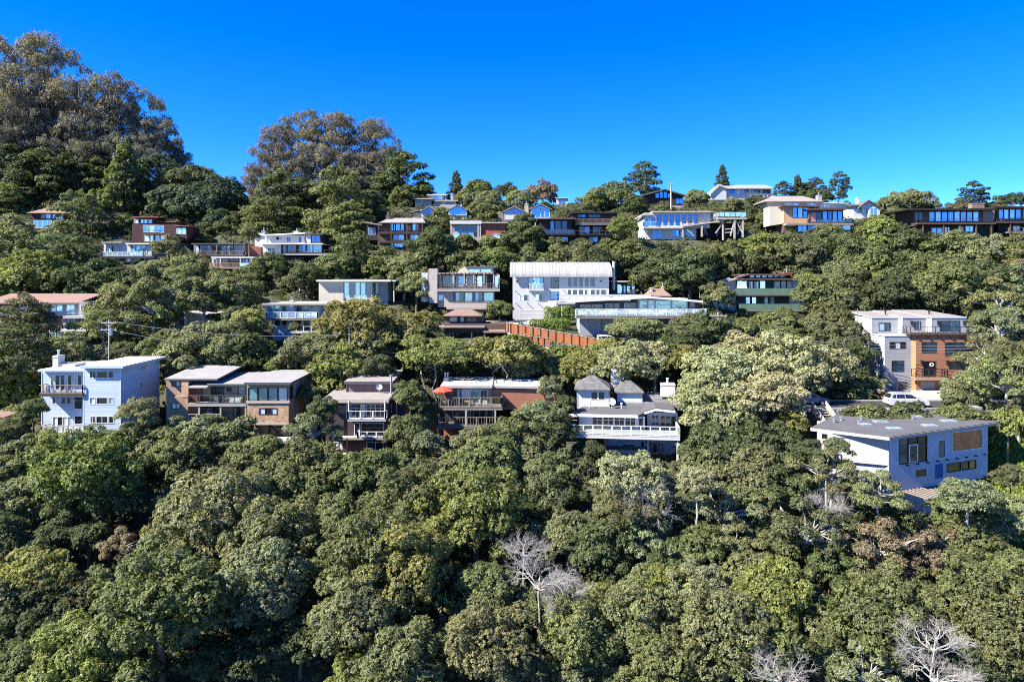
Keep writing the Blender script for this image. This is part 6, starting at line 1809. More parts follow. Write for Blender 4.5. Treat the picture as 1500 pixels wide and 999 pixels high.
T_LIST = """
20 130 62 e E 205;72 128 56 e E 212;38 185 60 e E 198;112 190 60 e E 204;160 185 55 e E 210;202 205 50 e E 214;232 222 36 e E 208;8 215 50 e E 192;90 225 50 e E 196;150 235 42 e E 200;252 240 26 e E 212;268 252 22 e E 214;55 235 40 e E 194;125 255 36 e E 193;185 245 36 e E 197
402 240 40 e E 205;438 222 44 e E 210;478 228 46 e E 206;520 232 46 e E 212;552 226 38 e E 209;384 272 30 e E 204;572 250 28 e E 207;460 262 40 e E 200;505 270 36 e E 201;425 268 36 e E 202;540 262 30 e E 203;368 262 12 e E 213
592 272 44 y D 198;560 292 34 y D 196;500 318 50 y G 168 1.1;515 345 42 y G 158;575 340 14 y D 165;412 312 46 y D 176 1.05;392 335 34 y G 168;440 300 34 y D 182;470 300 30 y D 180;620 285 18 y D 199;545 322 26 y D 172
182 268 40 c G 182;118 300 13 c L 174;135 304 17 c L 173;160 300 18 c L 176;62 282 46 y D 186;90 262 40 y D 190;20 258 44 y D 190;10 300 30 o L 178;140 268 34 y D 192;230 288 44 y T 192;282 292 50 o D 190;262 276 26 o Y 194;322 318 48 o T 184;252 326 38 o T 178;292 330 42 o T 176;345 300 20 o Y 196;362 322 18 k G 186;310 285 26 o D 196;208 300 30 y T 186;340 285 12 k A 206;28 290 26 y D 182
16 350 40 o O;20 388 46 y O;70 368 34 n S;118 356 40 y O 160;112 388 42 y D;148 328 26 b B 166;180 330 20 o G 164;215 330 14 y D 164;248 364 22 o O 141;55 408 56 o L;100 408 34 o L;132 420 46 o D;180 418 36 o D;228 404 32 o O;268 400 34 o O;315 404 14 o O 140;200 428 34 o O;10 425 40 o L;160 410 24 y D 138;365 344 16 k G 146;262 350 14 k T 158;300 350 12 k D 160;8 316 22 y D 176;380 398 26 o A 139;428 412 24 o D 138
36 482 46 y A 101;28 528 50 y D 92;108 524 34 y O 96;198 462 62 n O 112;272 432 52 n O;345 440 40 y G;400 408 34 y D 136;440 418 30 n B 133;365 474 30 o Y 104;320 494 32 o D;332 500 40 n O;244 512 34 o G;205 606 32 n O 80;298 524 58 o O;360 520 46 o D;402 540 34 o L;452 520 44 o O;152 480 36 n O;350 470 30 o D 108;262 540 36 o A;180 520 26 o A;432 480 10 o O 106;225 450 44 n O;300 440 46 n O;350 520 26 n O
20 588 44 o L;12 632 28 o G 78;48 600 22 o G 80;30 660 34 o O;75 652 22 n Y 76
528 478 62 p Y 104;576 490 38 o Y 103;616 478 34 p Y 107;500 546 48 o L 95;556 540 28 o D 94;648 521 66 u L 97;738 520 70 u Y 98;776 536 40 o O;846 546 40 p Y;610 535 24 o L;492 492 32 o Y 105;470 520 40 o O;540 510 40 o O 101;600 500 40 o D 104;632 506 24 o D 104;690 545 26 o D 100;640 552 26 o D 99;745 500 12 k D 109
920 536 48 p P 93;890 520 30 p Y 99;960 522 34 p P 96;1062 556 66 p P 88;1142 538 66 p P 91;1208 544 48 p P 93;1048 612 58 p P 82;1118 606 60 p P 83;1022 570 32 p P 86;1160 622 26 p Y 80;1000 530 36 p Y 95;1090 520 44 p P 94;1040 580 46 p P 85;1090 575 50 p P 86;1170 555 44 p P 89;985 515 40 o D 99;1185 585 22 k D 92
1050 662 54 o D;1118 662 54 o D;1172 690 30 o D 70;1165 650 26 o A;862 664 28 o D;850 690 26 o A 73
462 632 38 n S 80;472 602 26 o D 81;452 576 18 o G 90;600 582 28 o G 83;596 632 34 o G 79;622 648 26 o S 78;576 640 14 o D 81;797 616 40 p S 82;755 628 30 o G 81;735 650 36 o G 79;815 630 30 o D 80;828 590 16 o D 84;805 570 22 o S 90;700 652 34 o O 77
930 484 46 u O 101;985 490 36 u A 102;918 520 36 s O 101;955 510 30 s A 101;884 522 24 s O 101;842 521 20 s L 102;818 520 18 s L 102;1036 490 38 o D 103;1130 494 42 o G 108;1098 502 44 o G 104;1186 492 38 o A 108;1236 500 40 o A 103;1240 548 34 o D 98;1200 505 34 o G 104;1150 505 36 o G;1060 505 30 o A 103;1010 480 30 o A 106;1085 468 14 k G 116;1215 465 34 o G 112;1256 520 22 o D 97;1150 486 28 o G 112;1000 500 26 o D 103
1462 482 44 n S;1450 522 40 n O;1490 540 44 o G;1425 592 44 n O 86;1472 562 54 n O;1440 560 36 o G 92;1476 620 26 k L 76 1.2;1405 590 26 o A 84;1440 470 20 o G 108;1492 605 26 n A 80;1495 500 26 o O
732 456 22 o G 119;592 402 30 n O 131;486 400 38 o G 136;522 388 40 y D 138;560 392 34 o G 137;602 396 36 o O 133;636 366 38 o D;690 394 36 o O;728 384 30 o L;762 350 34 o D 142;782 392 34 o G;822 390 36 o G;870 388 34 o D;920 386 34 o G;970 384 34 o D;1020 384 34 o G;1062 384 36 o G;1112 368 36 o L;1150 376 38 o G;1010 402 46 o D;958 404 34 o D;1080 388 34 o D;1130 386 40 o G;940 412 20 k L;1000 416 30 o D;1052 436 26 o O 116;912 335 24 o L 144;640 334 28 o G 158;610 420 30 o O 124;560 412 26 o D 135;660 384 28 o G;450 404 26 o D;752 336 14 o O 158;850 395 34 o A 138;900 400 30 o D 137;970 425 16 k L 124;700 400 16 o G 134;1098 358 14 o G;640 390 30 y D;1178 378 36 o A;720 420 20 o D 132;1050 395 30 o D;745 395 26 o D 134;1030 420 26 o D
1190 376 38 o D;1240 372 36 o D;1290 348 36 o L;1320 362 40 o D;1352 392 40 o G;1402 378 44 o O;1445 368 34 n S;1480 380 34 o L;1250 382 44 o G;1230 402 34 p S;1270 402 40 o L;1300 432 40 o D;1340 422 44 o G;1390 416 50 o G;1440 412 44 o D;1480 422 40 n S;1200 432 40 o G;1230 442 40 o G;1182 416 24 k L;1460 446 44 n O;1342 352 14 n A 144;1490 356 18 o A 142;1420 440 30 o D;1310 395 36 o D;1210 350 30 o A;1396 354 20 o O;1495 395 34 n B;1270 440 26 o D;1400 445 34 o D;1360 440 36 o D;1170 400 30 o G;1240 410 34 o O
700 290 32 o G 196;760 300 24 o O 190;795 286 25 o B 200;742 282 17 o D 206;668 274 15 c D 204;840 316 13 o A 178;872 302 26 o L 184;902 298 34 o G 186;930 310 22 o D 178;944 264 25 y D 202;1013 295 11 o O 202;1020 302 20 o O 196;1072 309 16 o O 184;1110 302 18 o D 184;1058 262 13 c D 212;1148 282 15 y D 200;1168 280 15 c D 202;1180 284 14 y D 203;1193 279 17 y D 204;1228 275 16 y T 206 1.3;1206 288 14 o D 196;1328 300 36 u O 186 1.5;1300 308 26 o O 180;1358 304 20 u O 190;1425 290 22 y T 188;1486 296 24 u T 190 1.4;1122 324 20 o G 166;1290 332 24 o L 158;1100 318 20 o D 170;702 321 20 o G 178;715 306 26 o O 184;770 328 22 o D 156;686 297 10 o G 192;972 313 14 o A 178;860 318 20 o A 172;1240 303 8 y D 188;1190 300 22 o D 186;798 313 11 o D 186;1405 312 20 o A 180;1460 305 16 o A 186;650 318 18 s O 176;720 322 20 s G 172;590 300 24 o G 188;1318 320 18 o D 168;700 275 16 o D 206;930 294 12 k D 196
125 700 62 v L;26 738 50 o O;62 670 44 o O;150 658 34 o A;176 728 46 o D;206 658 50 o O;264 674 50 o G;180 802 32 n B;228 798 26 o O;318 762 72 v O;366 730 54 o O;382 674 48 o G;446 682 50 o G;430 724 50 o G;478 702 42 o G;402 800 62 v O;386 860 62 v S;396 905 42 o S;236 898 86 v G;302 856 52 o D;40 850 56 p Y;92 884 50 o D;140 864 36 o O;116 968 62 v L;26 988 50 o G;210 985 40 o D;376 962 48 o D;300 965 44 o D;70 800 40 o D;90 760 40 o D;130 790 34 o D;255 740 36 o D;340 690 34 o A;300 640 26 o O;440 880 34 o D;440 940 40 o D;60 930 44 o D;160 930 34 o G;452 800 34 o D
540 696 52 o G;594 690 44 o G;614 656 32 p S;716 682 54 o G;664 690 38 o O;606 736 52 v G;696 758 62 v L;528 826 68 v G;592 842 66 v Y;520 906 62 v O;706 866 54 o G;656 918 30 n S;804 706 38 v O;832 728 38 o D;926 702 58 p P 66;905 746 40 o O;776 752 28 o D;768 804 38 b W;792 846 50 b W;826 868 42 b W;832 786 46 o O;870 802 54 o D;950 732 46 b W;942 796 44 n S;882 876 28 o Y;770 892 36 o O;936 906 52 v O;966 860 44 o L;850 936 56 v G;716 952 60 v O;590 976 60 v O;520 978 36 o L;756 986 44 o O;842 990 36 n S;966 986 52 v G;640 800 40 o D;660 850 34 o D;750 720 34 o A;640 960 40 o A;760 660 36 o O;800 660 28 o A;890 830 36 o D;560 760 40 o G;495 755 44 o G;470 850 30 o A;900 975 40 o D;1000 760 36 o D;985 820 40 o D
1040 696 44 o O;1100 692 52 o O;1020 706 30 p P 64;1146 706 48 o D;1210 694 44 n O;1286 722 42 n O 63;1216 734 36 b W;1256 756 36 o D;1322 776 44 o D;1416 730 40 p S 62;1402 756 40 o G;1110 732 44 o G;1056 756 50 n S;1182 782 58 n A;1290 806 54 n B;1356 812 46 n B;1422 792 44 o G;1476 772 40 n S;1396 832 40 o G;1480 832 40 o G;1026 802 44 o G;1026 852 44 n S;1100 842 46 o O;1136 872 50 v L;1192 886 36 o G;1216 832 40 o D;1282 852 50 n O;1286 912 64 v G;1360 882 36 o G;1436 886 56 v G;1366 936 54 b W;1376 984 46 b W;1060 932 64 v O;1110 962 54 v G;1202 922 42 o O;1016 902 46 n S;1146 988 46 b W;1266 988 54 n S;1466 932 58 v G;1426 972 50 o D;1202 968 44 o G;1320 960 40 o G;1150 800 36 o G;1080 800 40 n O;1330 850 34 o G;1240 790 34 o A;1010 980 44 o O;1490 990 40 n S;1250 722 30 n O 65;1450 735 26 n O 64;1480 700 22 o A 68;1225 655 20 o A 67;1185 665 26 o D 68;1300 750 34 o G;1110 770 36 o D;1380 880 30 o D
1275 612 28 s G 79;1310 617 26 s G 79;1350 623 26 s D 79;1390 615 26 s G 80;1252 614 20 s D 80;1330 604 20 s D 81;1230 577 26 s G 93;1262 562 24 s G 96;1255 580 20 s L 92;1210 574 14 s G 94;1410 610 24 s G 78;1285 580 12 s B 93;1290 560 12 s S 97;1236 610 10 s D 80;1425 630 18 s D 76
300 346 22 o D 166;335 348 20 o D 166;354 351 12 k G 166;320 338 22 o T 170;345 332 18 o D 172;285 352 12 k G 163;680 358 20 o G 147;715 360 20 o O 147;655 362 18 o D 147;790 364 16 s G 146;812 365 18 o G 146;850 366 18 o D 146;888 364 18 o G 146;740 364 16 o L 146
-14 700 44 o O;-10 790 54 o D;-8 880 52 o O;2 930 40 o D;-20 980 50 o G;1508 760 44 o O;1510 870 50 v G;1512 960 44 o O;-10 640 36 o A
630 602 18 o D 86;620 614 16 k O 85;1002 690 24 o A 76;925 750 34 o A 64;966 714 26 o A 68;1012 660 20 k D 78
288 634 30 s S 81;335 636 30 s O 81;255 634 24 s O 81;312 622 20 s D 83;352 640 22 s G 81;380 668 26 o O 79
"""
for tok in T_LIST.replace('\n', ';').split(';'):
    f = tok.split()
    if len(f) < 5:
        continue
    plant(float(f[0]), float(f[1]), float(f[2]), f[3], f[4], float(f[5]) if len(f) > 5 else None, float(f[6]) if len(f) > 6 else 1.0)

# labels: look + the landmark it stands by, then order along the row where several share both
def house_rect(k):
    h = HT[k]
    Y, a, b, yb, dep, rot = HS[k]
    return a, b, yb
def near_phrase(t):
    px, py, rp = t['px'], t['py'], t['rp']
    if py > 770:
        z = 'left' if px < 300 else 'left middle' if px < 600 else 'centre' if px < 900 else 'right middle' if px < 1200 else 'right'
        return ('in the nearest trees at bottom ' if py > 870 else 'in the near wood, lower ') + z
    best, bd = None, 1e9
    for k in SHORT:
        a, b, yb = house_rect(k)
        top = yb - (120 if k in ('blue', 'hip', 'town', 'stucco', 'dark') else 80 if k in ('barrel', 'tower', 'tan', 'deck') else 45)
        dx = max(a - px, px - b, 0); dy = max(top - py, py - yb, 0)
        d = math.hypot(dx, dy * 1.3)
        if d < bd:
            bd, best = d, (k, dx, dy, a, b, top, yb)
    k, dx, dy, a, b, top, yb = best
    if dy >= dx and py > yb - 5:
        w = 'below'
    elif dy >= dx and py < top + 5:
        w = 'above'
    elif px <= a + (b - a) * .25:
        w = 'left of'
    elif px >= b - (b - a) * .25:
        w = 'right of'
    else:
        w = 'in front of' if t['Y'] < HS[k][0] else 'behind'
    return w + ' ' + SHORT[k]
ORD = ['leftmost', 'second from left', 'third from left', 'fourth from left', 'fifth from left', 'sixth from left', 'seventh from left', 'eighth from left', 'ninth from left', 'tenth from left', 'eleventh from left', 'twelfth from left', 'thirteenth from left', 'fourteenth from left', 'fifteenth from left', 'sixteenth from left']
def size_word(t):
    s = t['rp']
    return 'large ' if s >= 55 else 'little ' if s <= 24 else ''
from collections import defaultdict
bag = defaultdict(list)
for t in TREES:
    bag[(size_word(t) + t['tint'] + ' ' + t['noun'], near_phrase(t))].append(t)
for (look, where), ts in bag.items():
    ts.sort(key=lambda t: t['px'])
    for i, t in enumerate(ts):
        lab = look + ' ' + where + ('' if len(ts) == 1 else ', ' + ORD[i])
        tag(t['o'], t['label'] or lab, 'shrub' if t['kind'] == 's' else 'tree', GROUPS.get(t['kind'], 'evergreen trees of the hillside'))

# clipped hedges by the white house
def hedge(px0, px1, yt, yb, Y, dep, label, seed):
    x0, x1 = (px0 - 750) / F * Y, (px1 - 750) / F * Y
    z0, z1 = (HZ - yb) / F * Y, (HZ - yt) / F * Y
    r = np.random.RandomState(seed)
    n = max(8, int((x1 - x0) * 9))
    c = np.stack([r.uniform(0.3, x1 - x0 - .3, n * 3), r.uniform(.3, dep - .3, n * 3), r.uniform(.3, z1 - z0 - .35, n * 3)], 1)
    rr = np.tile([[.36, .36, .34]], (len(c), 1))
    me = leaf_mesh('hedge', seed, c, rr, 2600, 10, 0.13, 0.10, cull=.8, jit=.5, fill=.02)
    o = bpy.data.objects.new('hedge', me)
    o.location = (x0, Y, z0)
    o.color = (.19, .26, .05, 1)
    col.objects.link(o)
    tag(o, label, 'hedge', 'clipped hedges by the driveway')
hedge(797, 846, 448, 470, 113.8, 1.6, 'taller clipped bright green hedge beside the white garage, behind the other hedge', 1)
hedge(775, 836, 467, 484, 110.5, 1.6, 'lower clipped bright green hedge above the rust-coloured fence', 2)

# undergrowth that fills the gaps between the trees
def undergrowth():
    r = np.random.RandomState(5)
    c, rr = [], []
    y = 40.0
    while y < 232:
        step = 2.0 + y * 0.004
        half = y * 0.80 + 6
        x = -half + r.rand() * step
        while x < half:
            xx, yy = x + r.uniform(-.9, .9), y + r.uniform(-.9, .9)
            ok = True
            for k, x0, x1, y0, y1, z in PADS + EXTRA:
                m = 0.6
                if x0 - m < xx < x1 + m and y0 - m < yy < y1 + (m if k in HS else m):
                    ok = False
                    break
            if ok and r.rand() < .93 and not ((40 < xx < 66) and 60 < yy < 83 and r.rand() < .75):
                s = r.uniform(.9, 1.8)
                c.append((xx, yy, ground(xx, yy) + s * .15)); rr.append((s, s, s * r.uniform(.55, .95)))
            x += step
        y += step * .9
    c, rr = np.array(c), np.array(rr)
    k = np.arange(len(c))
    nt_ = 26
    ti = np.repeat(k, nt_)
    d = unit(r.normal(size=(len(ti), 3))); d[:, 2] = np.abs(d[:, 2]) * .9 + .02
    p = c[ti] + d * rr[ti] * r.uniform(.75, 1.08, (len(ti), 1))
    nl = 7
    li = np.repeat(np.arange(len(p)), nl)
    m = len(li)
    ln = unit(d[li] + r.normal(0, .6, (m, 3)) + np.array([0, 0, .35]))
    cc = p[li] + unit(r.normal(size=(m, 3))) * (.24 * r.rand(m, 1))
    t = unit(np.cross(ln, r.normal(size=(m, 3)))); b = np.cross(ln, t)
    l = .31 * r.uniform(.6, 1.4, (m, 1)); w = l * .55
    v = np.stack([cc - t * l * .5, cc + b * w * .5, cc + t * l * .5, cc - b * w * .5], 1).reshape(-1, 3)
    me = bpy.data.meshes.new('undergrowth')
    me.vertices.add(4 * m); me.loops.add(4 * m); me.polygons.add(m)
    me.vertices.foreach_set('co', v.astype(np.float32).ravel())
    me.loops.foreach_set('vertex_index', np.arange(4 * m, dtype=np.int32))
    me.polygons.foreach_set('loop_start', np.arange(0, 4 * m, 4, dtype=np.int32))
    a = me.attributes.new('tint', 'FLOAT', 'POINT')
    a.data.foreach_set('value', np.repeat(np.clip(r.normal(.5, .3, len(c)), 0, 1)[ti][li], 4).astype(np.float32))
    me.materials.append(M['leaf'])
    me.update(calc_edges=True)
    o = bpy.data.objects.new('undergrowth', me)
    o.color = (.085, .10, .04, 1)
    col.objects.link(o)
    tag(o, 'low green scrub covering the slope between trees and houses', 'undergrowth', kind='stuff')
undergrowth()
# ------------------------------------------------------------------ road, drives, walls
def sheet(name, pts, mat, kind='structure', th=0.12):
    """flat slab from plan points (x, y, z of the top)"""
    mb = MB()
    n = len(pts)
    v = [(x, y, z) for x, y, z in pts] + [(x, y, z - th) for x, y, z in pts]
    mb.add(v, [tuple(range(n)), tuple(range(2 * n - 1, n - 1, -1))] + [(i, i + n, (i + 1) % n + n, (i + 1) % n) for i in range(n)])
    return tag(mb.build(name, M[mat]), kind=kind)
ZR = -15.06
sheet('road', [(30, 84.2, ZR), (120, 84.2, ZR), (120, 90.0, ZR), (30, 90.0, ZR)], 'asphalt')
sheet('kerb', [(30, 90.01, ZR + .13), (120, 90.01, ZR + .13), (120, 90.35, ZR + .13), (30, 90.35, ZR + .13)], 'kerb', th=.3)
sheet('pavement', [(30, 83.3, ZR + .12), (120, 83.3, ZR + .12), (120, 84.19, ZR + .12), (30, 84.19, ZR + .12)], 'kerb', th=.3)
sheet('driveway', [(52.5, 90.36, ZR + .1), (64, 90.36, ZR + .1), (68, 99.8, ZR - .05), (54.5, 99.8, ZR - .05)], 'concrete', th=.3)
sheet('forecourt', [(-4.6, 113.4, -6.2), (7.6, 113.4, -6.2), (7.6, 121.6, -6.02), (-4.6, 121.6, -6.02)], 'concrete', th=.4)
m = MB().box(38.0, 43.6, 82.9, 83.25, -18.6, ZR + .35)
for i in range(7):
    m.box(38.2 + i * .85, 38.32 + i * .85, 82.84, 82.9, -18.6, ZR + .3)
tag(m.build('retaining_wall', M['grey']), 'dark retaining wall holding up the road beside the wooden stairs', 'wall')

# rust-coloured board fence stepping down the drive
def fence(pa, pb, h, n, name, label, mat, cap='palewood', post='brownwood'):
    A, B = Vector(pa), Vector(pb)
    r = empty(name, A.lerp(B, .5))
    tag(r, label, 'fence')
    A, B = A - r.location, B - r.location
    up = Vector((0, 0, 1))
    dr = (B - A).normalized()
    nn = Vector((dr.y, -dr.x, 0)).normalized() * 0.06
    mb = MB()
    mb.hexa([A - nn * .4, B - nn * .4, B + nn * .4, A + nn * .4, A - nn * .4 + up * h, B - nn * .4 + up * h, B + nn * .4 + up * h, A + nn * .4 + up * h])
    mb.build('board_panel', M[mat], r)
    for i in range(n + 1):
        q = A.lerp(B, i / n) + nn * 1.6
        MB().bar(q - up * .5, q + up * (h + .1), .11).build('post', M[post], r)
    MB().bar(A + up * (h + .05), B + up * (h + .05), .2, .06).build('top_rail', M[cap], r)
    MB().bar(A - up * .12, B - up * .12, .3, .22).build('plinth', M['concrete'], r)
    return r
fence(world_at(748, 488.5, 109.5), world_at(884, 514, 103.6), 1.6, 12, 'wooden_fence', 'long rust-coloured board fence sloping down in front of the white barrel-roofed house', 'rust')
fence(world_at(752, 502, 106.0), world_at(806, 509, 104.4), 1.3, 6, 'wooden_fence', 'short lighter board fence below the upper end of the rust-coloured one', 'rust')
fence(world_at(741, 486, 110.8), world_at(749, 488, 109.6), 1.5, 2, 'wooden_fence', 'short return of board fence at the forecourt end of the long rust fence', 'rust')

# wooden stairs from the road down to the stucco house
r = empty('wooden_stairs', world_at(1200, 600, 82.6))
tag(r, 'weathered wooden stairs with solid side rails leading from road down to grey-blue house', 'stairs')
mb, n = MB(), 16
for i in range(n):
    t = i / (n - 1)
    y, z = -t * 7.2, -t * 3.3
    mb.box(-.75, .75, y - .28, y + .1, z - .05, z)
mb.build('tread', M['palewood'], r)
for s in (-.85, .85):
    q = MB()
    q.bar((s, .1, -.1), (s, -7.4, -3.5), .08, .3)
    q.build('stringer', M['greywood'], r)
    q = MB()
    q.bar((s, .1, 1.0), (s, -7.4, -2.35), .09, .09)
    for i in range(9):
        t = i / 8
        q.box(s - .05, s + .05, .05 - 7.4 * t, .15 - 7.4 * t, -3.4 * t - .1, 1.0 - 3.35 * t)
    for k in range(3):
        q.bar((s, .1, .3 + .22 * k), (s, -7.4, -3.05 + .22 * k), .03, .17)
    q.build('railing', M['palewood'], r)
for x, y in ((-.8, -3.5), (.8, -3.5), (-.8, -7.2), (.8, -7.2)):
    MB().bar((x, y, y * .46 - .2), (x, y, y * .46 - 2.6), .14).build('post', M['greywood'], r)

# ------------------------------------------------------------------ utility poles, lamps, wires
def pole(px, yt, Y, label, arm=1.6, diag=False, box=False, mat='greybark', rad=.13, name='utility_pole', cat='utility pole', arms=1, rz=0.0, dy=0.45):
    t = world_at(px, yt, Y)
    g = ground(t.x, Y) - .3
    r = empty(name, (t.x, Y, g), rz)
    tag(r, label, cat)
    h = t.z - g
    MB().tube([(0, 0, 0), (0, 0, h * .5), (0, 0, h)], [rad * 1.25, rad * 1.1, rad * .85], 8).build('pole', M[mat], r)
    if arm:
        for k in range(arms):
            q = MB().bar((-arm / 2, -.12, h - dy - k * 1.0), (arm / 2, -.12, h - dy - k * 1.0), .12, .14)
            q.bar((-arm * .3, -.1, h - dy - k - .05), (0, -.1, h - dy - k - .6), .05).bar((arm * .3, -.1, h - dy - k - .05), (0, -.1, h - dy - k - .6), .05)
            a = q.build('crossarm', M['palewood'], r)
            ins = MB()
            for i in range(4):
                x = -arm * .45 + arm * .9 * i / 3
                ins.tube([(x, -.12, h - dy + .06 - k), (x, -.12, h - dy + .26 - k)], [.05, .035], 6)
            ins.build('insulator', M['greymetal'], a)
    if diag:
        MB().bar((0, 0, h - 1.3), (1.5, 0, h - .05), .12).build('diagonal_arm', M['greybark'], r)
        MB().bar((-.35, 0, h - 2.2), (.35, 0, h - 2.2), .1).build('crossarm', M['greybark'], r)
    if box:
        MB().tube([(.32, -.2, h - 2.2), (.32, -.2, h - 1.3)], .28, 10).tube([(.32, -.2, h - 1.3), (.32, -.2, h - 1.2)], .14, 8).build('transformer', M['greymetal'], r)
    return Vector((t.x, Y, g + h))
P1 = pole(1052, 458, 101.5, 'pale utility pole with crossarm standing above the cream tree mass, right of centre', arm=2.6, mat='palebark')
P2 = pole(512, 468, 99.0, 'grey utility pole with one diagonal arm in front of yellow-green trees', arm=0, diag=True)
P3 = pole(160, 468, 96.0, 'utility pole with grey transformer and crossarms above the pale blue house', arm=2.2, box=True, arms=2)
P4 = pole(983, 268, 176.0, 'tall pale pole with street lamp head near the dark crest house', arm=1.4, mat='palebark', rad=.2)
P5 = pole(1256, 452, 103.0, 'thin pole at the left corner of the orange and grey townhouse', arm=0, mat='greymetal', rad=.06)
P6 = pole(368, 331, 159.0, 'small pole beside the slant-roofed white house', arm=1.2, mat='palebark', rad=.12)
for px, yt, lab, hd in ((322, 257, 'tall street lamp with curved head in the gap on the ridge', True), (331, 258, 'plain mast right of the street lamp on the ridge gap', False)):
    t = world_at(px, yt, 228)
    g = ground(t.x, 228) - .3
    r = empty('street_lamp' if hd else 'mast', (t.x, 228, g))
    tag(r, lab, 'street lamp' if hd else 'mast')
    h = t.z - g
    MB().tube([(0, 0, 0), (0, 0, h)], [.2, .1], 8).build('pole', M['greymetal'], r)
    if hd:
        q = MB().tube([(0, 0, h - .1), (-.6, 0, h + .15), (-1.6, 0, h + .2)], .07, 6).build('arm', M['greymetal'], r)
        MB().box(-2.1, -1.4, -.14, .14, h + .1, h + .24).build('lamp_head', M['greymetal'], r)
wlab = {}
def wire(a, b, sag, label):
    a, b = Vector(a), Vector(b)
    o = a.lerp(b, .5)
    pts = [a.lerp(b, t / 14) - o - Vector((0, 0, 1)) * sag * 4 * (t / 14) * (1 - t / 14) for t in range(15)]
    w = MB().tube(pts, .028, 4).build('power_line', M['greymetal'])
    w.location = o
    tag(w, label, 'power line', 'power lines along the lower road')
off = Vector((0, 0, -.4))
wire(P3 + Vector((.8, 0, -.3)), P2 + Vector((0, 0, -2.1)), 1.0, 'upper sagging wire between transformer pole and the diagonal-arm pole')
wire(P3 + Vector((.5, 0, -1.5)), P2 + Vector((0, 0, -4.4)), 1.2, 'lower sagging wire between transformer pole and the diagonal-arm pole')
wire(P2 + Vector((0, 0, -2.2)), P1 + Vector((-.9, 0, -3.2)), 1.6, 'upper long wire between diagonal-arm pole and pale crossarm pole')
wire(P2 + Vector((0, 0, -4.4)), P1 + Vector((-.2, 0, -4.2)), 1.4, 'lower long wire between diagonal-arm pole and pale crossarm pole')
for i in range(4):
    wire(P1 + Vector((.5 + .2 * i, 0, -2.6 - .5 * i)), P5 + Vector((20, -6, -4.8 - .45 * i)), 1.1, ['topmost', 'second', 'third', 'lowest'][i] + ' of four wires running right from pale pole across townhouse front')

